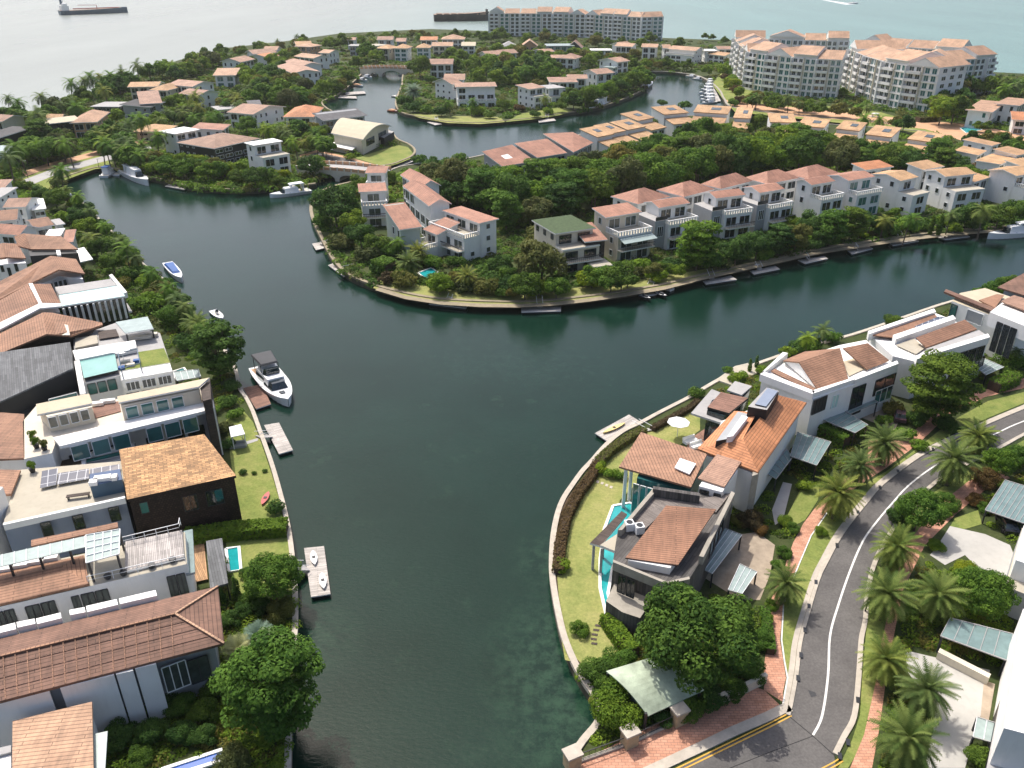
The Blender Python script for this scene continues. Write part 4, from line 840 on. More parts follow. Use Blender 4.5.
def b_layer(n, size):
    def f(s, mat):
        rnd = random.Random(s)
        return leafmesh('crown', clumps_layer(rnd, 1.0, 1.15, .72), n, size, mat, s, up=.9), trunkmesh('trunk', 1.3, .05, .8, rnd, 7)
    return f
def frond(vs, fs, tint, base, az, el, L, w, curl, rnd, nseg=9, leaflets=True, tw=0.0):
    d = Vector((math.cos(az), math.sin(az), 0)); p = Vector(base); a = el; side = Vector((-d.y, d.x, 0)); t = rnd.random()
    pts = []
    for i in range(nseg + 1):
        pts.append(p.copy()); p = p + (d * math.cos(a) + Vector((0, 0, 1)) * math.sin(a)) * (L / nseg); a -= curl / nseg
    for i in range(nseg):
        u = (i + .5) / nseg; ww = w * math.sin(math.pi * min(1, .12 + u * .86)) ** .6
        q0, q1 = pts[i], pts[i + 1]; fwd = (q1 - q0).normalized(); upv = side.cross(fwd).normalized()
        for sgn in (-1, 1):
            for j in (0, .5):
                b0 = q0.lerp(q1, j); b1 = q0.lerp(q1, j + .46)
                tip = b1 + side * sgn * ww + fwd * ww * .55 - upv * ww * (.05 if upv.z < 0 else .32) * rnd.uniform(.5, 1.4) + Vector((0, 0, -.12 * ww))
                k = len(vs); vs += [b0, b1, tip]; fs.append((k, k + 1, k + 2)); tint.append(min(1, max(0, t + rnd.gauss(0, .12))))
    return pts
def b_palm(nf, L, w, el0, el1, curl, hgt, mat_leaf, tr=.055, lean=.0):
    def f(s, mat):
        rnd = random.Random(s); vs, fs, tint = [], [], []
        ln = lean * rnd.uniform(.5, 1)
        for i in range(nf):
            u = i / (nf - 1); el = el1 + (el0 - el1) * u ** .8 + rnd.uniform(-.1, .1)
            frond(vs, fs, tint, (ln, 0, hgt), i * 2.399 + rnd.uniform(-.15, .15), el, L * rnd.uniform(.85, 1.08), w, curl * rnd.uniform(.8, 1.2), rnd)
        me = bpy.data.meshes.new('crown'); me.from_pydata(vs, [], fs); me.materials.append(MATS[mat])
        at = me.attributes.new('tint', 'FLOAT', 'FACE'); at.data.foreach_set('value', tint); me.update()
        k = MB(); k.tube([(0, 0, -.3), (ln * .35, 0, hgt * .5), (ln, 0, hgt * .98)], [tr * 1.15, tr * .85, tr], 'trunk_bark', 8); o = k.build('trunk'); tm = o.data; bpy.data.objects.remove(o)
        return me, tm
    return f
def b_fan(s, mat):      # silvery fan palm
    rnd = random.Random(s); vs, fs, tint = [], [], []
    for i in range(26):
        az = i * 2.399; el = 1.35 - 1.5 * i / 25; d = Vector((math.cos(az) * math.cos(el), math.sin(az) * math.cos(el), math.sin(el)))
        c = Vector((0, 0, 1.1)) + d * .5; s1 = d.cross(Vector((0, 0, 1))).normalized(); s2 = s1.cross(d)
        t = rnd.random()
        for j in range(15):
            th = -1.9 + 3.8 * j / 14; v = (d * math.cos(th) + s1 * math.sin(th)) * .5 + s2 * .04; w_ = (d * -math.sin(th) + s1 * math.cos(th)) * .075
            k = len(vs); vs += [c, c + v * .6 + w_, c + v - Vector((0, 0, .05)), c + v * .6 - w_]; fs.append((k, k + 1, k + 2, k + 3)); tint.append(min(1, max(0, t + rnd.gauss(0, .15))))
    me = bpy.data.meshes.new('crown'); me.from_pydata(vs, [], fs); me.materials.append(MATS[mat])
    at = me.attributes.new('tint', 'FLOAT', 'FACE'); at.data.foreach_set('value', tint); me.update()
    return me, trunkmesh('trunk', 1.15, .09, .1, rnd, 0)
def b_column(s, mat):
    rnd = random.Random(s); cl = [((rnd.uniform(-.12, .12), rnd.uniform(-.12, .12), z), (.42 * w, .42 * w, .4)) for z, w in ((.35, .8), (.8, 1), (1.3, 1.0), (1.8, .85), (2.3, .65), (2.7, .4))]
    return leafmesh('crown', cl, 1500, .085, mat, s), trunkmesh('trunk', 1.0, .05, .2, rnd, 0)
def b_bush(n, size):
    def f(s, mat):
        rnd = random.Random(s); return leafmesh('foliage', clumps_round(rnd, 9, 1.0, .6, .55, .5), n, size, mat, s), trunkmesh('stem', .5, .06, .8, rnd, 4)
    return f
proto('far', ['leaf', 'leaf_dark', 'leaf', 'leaf_olive', 'leaf_dark', 'leaf'], range(10, 16), b_round(1500, .12, 1.0, .72, 11))
proto('mid', ['leaf', 'leaf_dark', 'leaf', 'leaf_olive', 'leaf_dark', 'leaf'], range(20, 26), b_round(4200, .068, 1.05, .76, 20, .36))
proto('near', ['leaf_dark', 'leaf', 'leaf'], (31, 32, 33), b_round(20000, .034, 1.0, .72, 56, .25))
proto('layer', ['leaf', 'leaf_dark'], (41, 42), b_layer(6500, .06))
proto('layernear', ['leaf', 'leaf_dark'], (43, 44), b_layer(17000, .038))
proto('coconut', ['leaf_palm', 'leaf'], (51, 52), b_palm(24, 1.05, .26, -.55, 1.25, 1.5, 1.75, 0, .05, .3))
proto('date', ['leaf_palm', 'leaf_palm', 'leaf_palm'], (61, 62, 63), b_palm(84, 1.08, .165, -.85, 1.45, 1.0, 1.15, 0, .10))
proto('fan', ['leaf_silver'], (71,), b_palm(46, .95, .34, -.5, 1.4, .7, 1.1, 0, .09))
proto('column', ['leaf_dark', 'leaf'], (81, 82), b_column)
proto('bush', ['leaf', 'leaf_dark', 'leaf_yellow', 'leaf_olive', 'leaf_rust'], (91, 92, 93, 94, 95), b_bush(1500, .11))
proto('bushnear', ['leaf', 'leaf_dark', 'leaf_yellow', 'leaf_olive', 'leaf_rust'], (96, 97, 98, 99, 100), b_bush(7000, .05))
TREES = []
KINDNAME = {'far': ('broadleaf_tree', 'tree', 'leafy green tree'), 'mid': ('broadleaf_tree', 'tree', 'leafy green tree'), 'near': ('broadleaf_tree', 'tree', 'large round dark green tree'),
 'layer': ('layered_tree', 'tree', 'tree with tiered flat branches'), 'layernear': ('layered_tree', 'tree', 'large tree with tiered flat branches'), 'coconut': ('coconut_palm', 'palm', 'coconut palm with drooping fronds'),
 'date': ('date_palm', 'palm', 'date palm with a dense feathery crown'), 'fan': ('fan_palm', 'palm', 'silvery fan palm'), 'column': ('columnar_tree', 'tree', 'slim columnar tree'), 'bush': ('shrub', 'shrub', 'rounded shrub'), 'bushnear': ('shrub', 'shrub', 'rounded shrub')}
def inpoly(x, y, P):
    c = False; n = len(P)
    for i in range(n):
        (x1, y1), (x2, y2) = P[i], P[(i + 1) % n]
        if (y1 > y) != (y2 > y) and x < (x2 - x1) * (y - y1) / (y2 - y1) + x1: c = not c
    return c
def plant(kind, x, y, r, v=None, label=None, hs=1.0, base=GZ, jitter=True, group=None):
    """crown centre at survey pixel x, y and crown radius r pixels"""
    czr = {'coconut': 1.75, 'date': 1.2, 'fan': 1.15, 'column': 1.4, 'bush': .55, 'bushnear': .55}.get(kind, 1.0)
    z = base + 4
    for _ in range(6): S = r / pxm(x, y, z); z = base + S * czr * hs
    if not label:
        y_ = y
        for _ in range(14):
            p = W(x, y, z); bx, by = PX((p.x, p.y, 0))
            if inpoly(bx, by, main) or inpoly(bx, by, shoreE) or bx < 0 or by > 760 or bx > 900: break
            y -= 1.5
        else: y = y_
    p = W(x, y, z); p.z = base; pr = PROTO[kind]; v = random.randrange(len(pr)) if v is None else v
    crown, trunk = pr[v]; nm, cat, desc = KINDNAME[kind]
    e = bpy.data.objects.new(nm, None); C.objects.link(e); e.location = p; e.empty_display_size = .5
    e.rotation_euler = (0, 0, random.uniform(0, 6.28)); e.scale = (S, S, S * hs * (random.uniform(.92, 1.08) if jitter else 1))
    for nme, me in (('trunk' if 'bush' not in kind else 'stem', trunk), ('crown' if 'bush' not in kind else 'foliage', crown)):
        o = bpy.data.objects.new(nme, me); C.objects.link(o); o.parent = e
    e['category'] = cat; TREES.append([e, kind, x, y, r, v, label, group]); return e
def infoot(w, m):
    for F_ in FOOT:
        cx = sum(p[0] for p in F_) / len(F_); cy = sum(p[1] for p in F_) / len(F_)
        if abs(cx - w.x) + abs(cy - w.y) > 90: continue
        q = [(cx + (p[0] - cx) * 1.0, cy + (p[1] - cy) * 1.0) for p in F_]
        if inpoly(w.x, w.y, q): return True
        if m > 0 and any(inpoly(w.x + dx * m, w.y + dy * m, q) for dx, dy in ((1, 0), (-1, 0), (0, 1), (0, -1))): return True
    return False
def scatter(P, kinds, rm, n, seed=1, sep=.95, group=None, hs=1.0, loc=None):
    """fill a planted area of the ground plan; rm = crown radius in metres (lo, hi)"""
    rnd = random.Random(seed); xs = [p[0] for p in P]; ys = [p[1] for p in P]; got = []; tries = 0
    while len(got) < n and tries < n * 60:
        tries += 1; x = rnd.uniform(min(xs), max(xs)); u = rnd.random(); y = min(ys) + (max(ys) - min(ys)) * u
        if not inpoly(x, y, P): continue
        R_ = rnd.uniform(*rm) * (1.12 if y < 130 else 1.0); w = W(x, y, GZ + R_)
        if infoot(w, R_ * .55): continue
        bx, by = PX((w.x, w.y, 0))
        if not (inpoly(bx, by - 1, main) or inpoly(bx, by, shoreE)): continue
        if y < 178:
            aw = Vector((w.x, w.y, 0)).normalized()
            if any(infoot(w + aw * q_, 0) for q_ in ((4, 8) if y > 135 else (4, 8, 12))) and rnd.random() < (.8 if y > 135 else .95): continue
        if any((w - g[0]).length < (R_ + g[1]) * sep * .72 for g in got): continue
        got.append((w, R_)); k = rnd.choice(kinds); plant(k, x, y, R_ * pxm(x, y, GZ + R_), None, None, hs, group=group)
        TREES[-1].append(loc)
# central grove
scatter([(432,165),(470,175),(500,172),(540,176),(600,160),(640,148),(690,128),(760,132),(800,136),(860,146),(910,152),(950,156),(960,168),(925,160),(870,160),(820,160),(770,162),(720,168),(680,176),(640,182),(605,190),(560,203),(540,212),(505,214),(480,205),(455,200),(430,180)],
        ['mid', 'mid', 'far', 'mid', 'layer'], (3.6, 6.2), 118, 3, .86, 'trees of the dense grove in the middle of the island', loc='in the dense island grove')
scatter([(450,178),(540,182),(620,170),(700,150),(760,146),(850,152),(840,158),(740,160),(640,178),(560,196),(480,196)], ['mid'], (5, 7), 22, 8, .9, 'tall trees of the dense island grove', 1.15, loc='rising from the dense island grove')
for x, y, r, k, v in [(335,205,24,'mid',1),(352,222,14,'mid',0),(322,222,10,'bush',0),(340,242,13,'bush',3),(360,235,15,'mid',4),(378,243,14,'mid',1),(390,252,12,'bush',0),(368,255,12,'bush',3),(385,268,12,'bush',1),(398,240,11,'coconut',1),(408,262,14,'date',0),(418,250,13,'date',1),(360,185,12,'mid',1),(375,186,8,'bush',1),
     (432,262,10,'bush',0),(440,285,11,'bush',0),(467,276,13,'date',2),(455,262,9,'bush',1),(488,272,11,'bush',1),(500,265,13,'mid',1),(512,275,14,'mid',1),(490,290,9,'bush',3),(505,292,9,'bush',1),
     (541,262,27,'mid',3),(540,240,17,'bush',3),(525,285,16,'mid',1),(560,285,12,'bush',1),(592,276,13,'mid',0),(622,277,18,'mid',1),(606,272,10,'bush',0),(640,266,11,'bush',0),
     (698,246,26,'layer',0),(672,265,10,'bush',1),(720,262,12,'bush',3),(737,250,17,'mid',1),(757,245,16,'mid',4),(780,240,17,'layer',1),(797,236,17,'mid',3),(765,262,10,'bush',0),(812,225,17,'mid',1),(832,228,20,'layer',0),(852,224,18,'layer',1),(870,222,13,'mid',1),(815,245,9,'bush',1),(790,222,9,'mid',0),
     (884,223,12,'coconut',0),(908,220,13,'coconut',1),(920,226,8,'bush',1),(895,213,8,'bush',2),(932,225,7,'column',0),(940,226,7,'column',0),(950,216,11,'coconut',0),(968,214,15,'mid',1),(985,210,15,'coconut',0),(975,225,9,'bush',1),(1000,214,14,'mid',1),(1016,208,14,'mid',4),(955,228,8,'bush',2),(1020,222,9,'bush',1)]:
    plant(k, x, y, r, v)
# lagoon side of the island
for x, y, r, k, v in [(420,160,7,'bush',0),(432,165,10,'mid',0),(448,166,10,'mid',1),(460,158,7,'bush',0),(470,170,10,'mid',0),(535,131,6,'bush',1),(548,128,6,'bush',0),(560,124,7,'mid',1),(575,121,8,'mid',1),(590,117,6,'bush',1),(625,106,4,'bush',1),(662,103,5,'bush',1),(685,105,6,'bush',0),(733,115,6,'bush',0),(757,122,12,'mid',1),(745,130,9,'mid',4),(790,127,7,'bush',0),(815,131,6,'bush',1),(860,133,6,'bush',0),(612,133,9,'mid',2),(655,123,8,'mid',1)]:
    plant(k, x, y, r, v)
# sea shore strip all along the coast
scatter([(0,112),(30,108),(60,100),(100,86),(140,72),(180,60),(225,49),(285,41),(285,46),(225,56),(180,68),(140,80),(100,98),(60,112),(0,124)], ['far', 'coconut', 'far'], (3.2, 5.2), 46, 31, .7, 'trees and palms along the left sea shore', loc='along the left sea shore')
scatter([(285,40),(340,36),(430,33),(430,37),(340,42),(285,47)], ['far', 'far', 'coconut'], (3, 4.5), 26, 32, .7, 'far shore trees', loc='on the far shore above the bridge')
scatter([(0,140),(30,140),(60,135),(78,143),(50,152),(0,160)], ['far', 'mid', 'coconut'], (3.5, 5.5), 16, 33, .75, 'trees around the black houses at left', loc='by the black houses at the left edge')
scatter([(345,100),(352,90),(362,80),(350,76),(335,88),(325,98),(330,103)], ['far', 'far'], (3, 4.5), 14, 34, .7, 'bank trees left of the channel', loc='on the bank left of the channel')
scatter([(470,48),(520,48),(600,54),(640,56),(600,62),(520,58),(480,62)], ['far'], (3.5, 5), 30, 35, .7, 'trees between the peninsula roofs', loc='between the peninsula roofs')
scatter([(420,52),(450,50),(470,56),(500,62),(490,74),(470,82),(480,70),(440,68)], ['far'], (3.5, 5), 16, 36, .7, 'trees left on the peninsula', loc='on the left part of the peninsula')
scatter([(735,44),(770,46),(850,62),(900,72),(990,78),(1024,80),(1024,92),(960,90),(850,72),(740,56)], ['far', 'coconut'], (3.5, 5), 30, 37, .7, 'trees behind the apartments', loc='behind the apartments')
scatter([(960,140),(1000,135),(1024,140),(1024,150),(990,142)], ['far'], (2.5, 4), 8, 38, .8, 'trees by the promenade', loc='by the promenade at right')
scatter([(860,160),(960,158),(1000,172),(985,182),(960,176),(900,164)], ['mid', 'bush', 'mid'], (2.5, 4.5), 18, 39, .8, 'green between the ochre roofs', loc='between the ochre roofed villas')
scatter([(380,278),(420,287),(480,292),(560,291),(640,281),(740,258),(820,240),(900,229),(1024,220),(1024,213),(900,221),(820,231),(740,248),(640,270),(560,280),(480,282),(400,272)], ['mid', 'bush', 'bush', 'mid', 'bush'], (1.8, 3.2), 50, 40, .85, 'canal side garden trees', loc='in the gardens along the canal')
# inner peninsula
scatter([(470,66),(500,60),(530,57),(560,64),(560,74),(540,80),(515,78),(500,82),(490,76)], ['far'], (3.5, 6), 30, 5, .8, 'trees filling the inner peninsula garden', loc='in the inner peninsula garden')
scatter([(565,100),(580,96),(600,90),(620,84),(645,70),(648,82),(635,93),(610,102),(585,108)], ['far', 'mid'], (3.5, 5.5), 16, 6, .8, 'bank trees of the inner peninsula facing the lagoon', loc='on the right bank of the inner peninsula')
for x, y, r, k, v in [(420,66,12,'mid',1),(413,90,10,'fan',0),(405,102,8,'bush',1),(413,108,8,'bush',1),(425,110,6,'bush',0),(441,112,8,'bush',1),(450,102,8,'coconut',1),(471,102,8,'coconut',1),(478,112,7,'bush',0),(490,115,6,'bush',1),(504,104,7,'mid',1),(546,98,8,'coconut',0),(572,92,7,'mid',1),(520,108,6,'bush',4),(508,72,8,'far',1),(430,80,6,'bush',1),(538,84,7,'far',3)]:
    plant(k, x, y, r, v)
# strip above the lagoon and in front of the apartments
scatter([(600,58),(640,58),(700,66),(735,66),(735,72),(700,72),(640,68),(600,62)], ['far'], (2.5, 4), 20, 12, .8, 'trees behind the lagoon berths', loc='behind the lagoon berths')
scatter([(738,92),(760,96),(800,104),(860,112),(900,118),(905,124),(860,120),(800,112),(745,104)], ['far', 'far', 'coconut'], (2.5, 3.8), 30, 13, .9, 'row of trees before the curved apartments', loc='before the curved apartments')
scatter([(722,66),(732,62),(740,84),(750,100),(742,102),(730,88)], ['bush'], (2.5, 4), 12, 14, .7, 'clipped shrubs on the slope beside the boat berths', loc='on the slope beside the boat berths')
scatter([(925,100),(950,95),(985,92),(1000,84),(960,108),(935,112)], ['far'], (4, 6), 10, 15, .7, 'dark trees at the right apartment end', loc='at the right apartment end')
for x, y, r, k, v in [(1000,78,9,'coconut',0),(1012,82,9,'coconut',1),(990,80,8,'coconut',0),(1022,80,8,'coconut',1),(978,126,6,'far',1),(988,126,6,'far',4),(905,96,5,'far',0),(843,92,5,'far',0),(705,36,4,'far',1),(712,37,4,'far',1),(725,40,4,'far',4),(650,37,7,'far',1),(545,34,6,'far',1),(530,36,5,'far',1)]:
    plant(k, x, y, r, v)
scatter([(500,36),(560,33),(640,40),(700,42),(700,45),(640,46),(560,42),(510,42)], ['far'], (3, 5), 18, 16, .8, 'trees at the foot of the long white apartments', loc='at the foot of the long white apartments')
scatter([(420,34),(500,33),(505,38),(480,38),(430,34)], ['far'], (3.5, 6), 9, 17, .8, 'far shore trees left of the long apartments', loc='on the far shore left of the long apartments')
for x, y, r, k, v in [(343,41,9,'far',1),(334,44,6,'far',4),(296,36,4,'coconut',0),(303,38,5,'far',1),(277,41,4,'coconut',0),(395,33,4,'far',1),(408,33,4,'coconut',0),(367,51,10,'far',0),(377,56,8,'far',2),(356,62,8,'far',1),(366,66,6,'far',1)]:
    plant(k, x, y, r, v)
# land left of the channel
scatter([(240,62),(270,54),(300,52),(300,60),(296,80),(318,88),(345,80),(350,70),(360,78),(340,94),(325,100),(290,100),(262,94),(245,82)], ['far', 'far', 'mid'], (3.2, 5.2), 52, 21, .76, 'grove left of the channel', loc='in the grove left of the channel')
scatter([(170,76),(200,66),(222,58),(232,52),(206,60),(178,70)], ['far'], (4, 6), 12, 22, .7, 'round trees on the left sea shore', loc='on the left sea shore')
scatter([(205,98),(225,92),(245,84),(262,96),(240,104),(215,104)], ['far', 'coconut'], (3, 5), 16, 23, .8, 'trees between the tan roofs and the grove', loc='between the tan roofs and the grove')
scatter([(160,100),(190,100),(215,114),(240,118),(300,124),(325,130),(330,150),(300,150),(285,132),(240,124),(200,118),(165,118)], ['far', 'coconut', 'coconut', 'mid'], (2.6, 4.0), 42, 24, .78, 'palms and trees between the left villas', loc='among the left villas')
scatter([(100,120),(130,112),(165,118),(160,130),(150,150),(135,165),(105,160),(90,140)], ['far', 'coconut', 'coconut'], (3.2, 4.8), 26, 25, .75, 'dense palms behind the inlet boats', loc='behind the inlet boats')
scatter([(150,168),(190,170),(230,175),(262,178),(310,182),(300,176),(250,172),(200,160),(155,158)], ['mid', 'bush', 'far'], (2.2, 3.8), 34, 26, .8, 'bank trees between the inlet and the white villas', loc='on the bank below the white villas')
for x, y, r, k, v in [(6,98,8.8,'coconut',0),(20,101,11.2,'coconut',1),(38,95,11.2,'coconut',0),(68,84,11.2,'coconut',1),(82,81,10.0,'coconut',0),(92,77,11.2,'coconut',1),(101,76,8.8,'coconut',0),(113,75,10.0,'coconut',1),(122,73,10.0,'coconut',0),(136,66,10.0,'coconut',0),(60,107,6,'far',0),(75,104,6,'far',0),(110,92,6,'far',0),
     (40,135,15,'layer',1),(58,168,13,'coconut',1),(64,152,8,'far',1),(88,126,8,'far',4),(55,148,6,'far',1),(20,155,6,'bush',1),(100,148,12,'coconut',1),(112,140,10,'coconut',0),(125,158,12,'mid',1),(193,98,12.5,'coconut',0),(186,92,6,'far',1),
     (310,165,12,'mid',1),(318,160,7,'bush',0),(376,176,10,'mid',0),(388,178,8,'mid',1),(322,171,8,'mid',1),(290,128,8,'coconut',0),(306,126,9,'coconut',1),(322,130,8,'mid',1),(340,140,8,'bush',0),(350,157,5,'bush',0),(282,138,8,'mid',0),(8,172,8,'far',1),(5,163,5,'bush',2)]:
    plant(k, x, y, r, v)
# left bank of the main canal
for x, y, r, k, v in [(42,193,12,'mid',1),(24,186,8,'bush',1),(55,198,12,'mid',4),(66,218,10,'bush',0),(78,216,12,'mid',1),(86,226,12,'mid',0),(93,236,13,'coconut',0),(100,248,12,'mid',1),(125,250,15,'coconut',1),(112,262,12,'mid',4),(130,275,12,'bush',1),(148,282,12,'bush',0),(160,292,14,'bush',3),(120,284,10,'bush',3),(150,302,14,'bush',0),(175,297,13,'coconut',0),(140,305,10,'bush',0),
     (172,318,17,'bushnear',0),(196,322,16,'date',1),(186,342,12,'bush',1)]:
    plant(k, x, y, r, v)
for i in range(34):
    q = shoreA[::-1]; u = i / 33 * 11.2; j = min(int(u), len(q) - 2); x0 = q[j][0] + (q[j + 1][0] - q[j][0]) * (u - j); y0 = q[j][1] + (q[j + 1][1] - q[j][1]) * (u - j)
    plant('bush', x0 - 5, y0 - 3 + random.uniform(-2, 2), 5.5 + i * .12 + random.uniform(0, 2.5), random.choice([0, 1, 1, 3, 0])) if i % 3 else plant('coconut', x0 - 8, y0 - 12, 8 + i * .15)
plant('layer', 216, 350, 31, 1, 'big tiered dark green tree leaning over the canal above the motor yacht')
for x, y, r, k, v in [(228,402,9,'bush',1),(236,414,8,'bush',0),(226,428,9,'bush',3),(228,444,7,'bush',1),(243,472,4,'bush',1),(254,473,2.5,'bush',1),(265,471,2.5,'bush',1),(276,508,9,'bush',1),(214,410,7,'bush',0),(232,386,8,'bush',1)]:
    plant(k, x, y, r, v)
plant('near', 272, 576, 31, 1, 'bright green round tree beside the dock with a white kayak')
plant('layernear', 274, 694, 56, 0, 'huge tiered green tree in the lower left hanging over the canal')
for x, y, r in [(258,636,18),(268,645,19),(238,648,18)]: plant('fan', x, y, r, 0)
for x, y, r, k, v in [(281,612,14,'bushnear',3),(250,600,12,'bushnear',1),(236,590,10,'column',0),(222,596,8,'column',0),(243,610,10,'bushnear',1),(230,620,12,'bushnear',1),(262,606,12,'bushnear',1),(247,573,8,'bushnear',0),
     (100,712,14,'bushnear',1),(122,708,16,'bushnear',1),(142,704,16,'bushnear',0),(163,700,17,'bushnear',1),(184,706,16,'bushnear',1),(205,712,16,'bushnear',1),(120,735,18,'bushnear',1),(150,735,18,'bushnear',1),(180,735,16,'bushnear',1),(215,690,14,'bushnear',1),(232,762,18,'bushnear',3),(205,735,14,'bushnear',1),(140,755,14,'bushnear',1)]:
    plant(k, x, y, r, v)
# right shore
plant('near', 698, 632, 66, 0, 'huge dark green spreading tree beside the patinated roof')
for x, y, r, k, v in [(617,718,26,'bushnear',2),(597,672,18,'bushnear',1),(620,662,17,'bushnear',0),(606,688,15,'bushnear',1),(690,706,18,'bushnear',1),(712,700,16,'bushnear',1),(735,690,15,'bushnear',1),(660,717,12,'bushnear',1),(752,672,16,'bushnear',1),(762,640,12,'bushnear',0),
     (579,628,10,'bushnear',0),(562,565,9,'bush',0),(668,478,0.1,'bush',0),(600,468,8,'bush',2),(612,474,7,'bush',0),(621,476,6,'bush',0),(697,393,8,'bush',1),(735,378,7,'bush',0),(741,376,7,'bush',0),(750,366,5,'column',0),(757,362,5,'column',0),(762,370,6,'bush',0),(728,370,5,'bush',0),
     (822,330,13,'coconut',0),(808,338,12,'coconut',1),(800,347,9,'bush',1),(832,338,9,'bush',0),(788,352,8,'bush',2),(812,345,10,'bush',1),(893,322,12,'bushnear',1),(995,290,12,'mid',0),(1008,282,12,'mid',1),(980,292,7,'bush',0)]:
    if r > 1: plant(k, x, y, r, v)
plant('layernear', 942, 388, 38, 1, 'wide tiered dark tree shading the red pavement by the white villas')
for x, y, r, k, v in [(1010,374,10,'bush',1),(893,409,10,'bush',3),(885,420,8,'bush',0),(918,420,12,'bushnear',1),(905,434,10,'bush',0),(945,425,12,'bushnear',1),(920,445,8,'bush',0),(845,470,7,'bush',3),
     (806,486,8,'bush',0),(793,528,7,'bushnear',0),(784,552,8,'bushnear',0),(778,566,8,'bushnear',0),(772,605,7,'bushnear',0),(768,620,7,'bushnear',0),(750,520,13,'bushnear',4),(738,522,8,'bushnear',3),(762,530,7,'bushnear',4),(786,522,8,'bushnear',2),(820,531,7,'bushnear',0),(829,480,6,'bush',0),
     (920,510,26,'near',2),(898,518,14,'bushnear',1),(948,502,12,'bushnear',0),(985,440,10,'bushnear',0),(1000,462,18,'near',1),(1018,455,15,'near',1),(984,478,14,'bushnear',4),(975,500,9,'bushnear',4),(985,508,7,'bushnear',0),(1002,485,9,'bushnear',0),(984,590,32,'near',1),(968,570,12,'bushnear',2),(985,580,12,'bushnear',1),
     (985,762,18,'bushnear',1),(1010,360,12,'bush',0),(1020,350,10,'coconut',0),(1000,350,9,'bush',0),(935,545,9,'bushnear',0),(946,515,6,'bushnear',0),(912,608,9,'bushnear',1)]:
    plant(k, x, y, r, v)
for x, y, r, v in [(885,442,23,0),(860,466,19,1),(839,493,26,2),(954,459,26,0),(979,434,21,1),(898,545,26,2),(888,592,30,0),(939,594,28,1),(887,659,27,2),(927,690,29,0),(908,739,35,1)]:
    plant('date', x, y, r, v)
plant('date', 786, 584, 22, 0, 'small open crowned palm tree where the pavement meets the driveway')
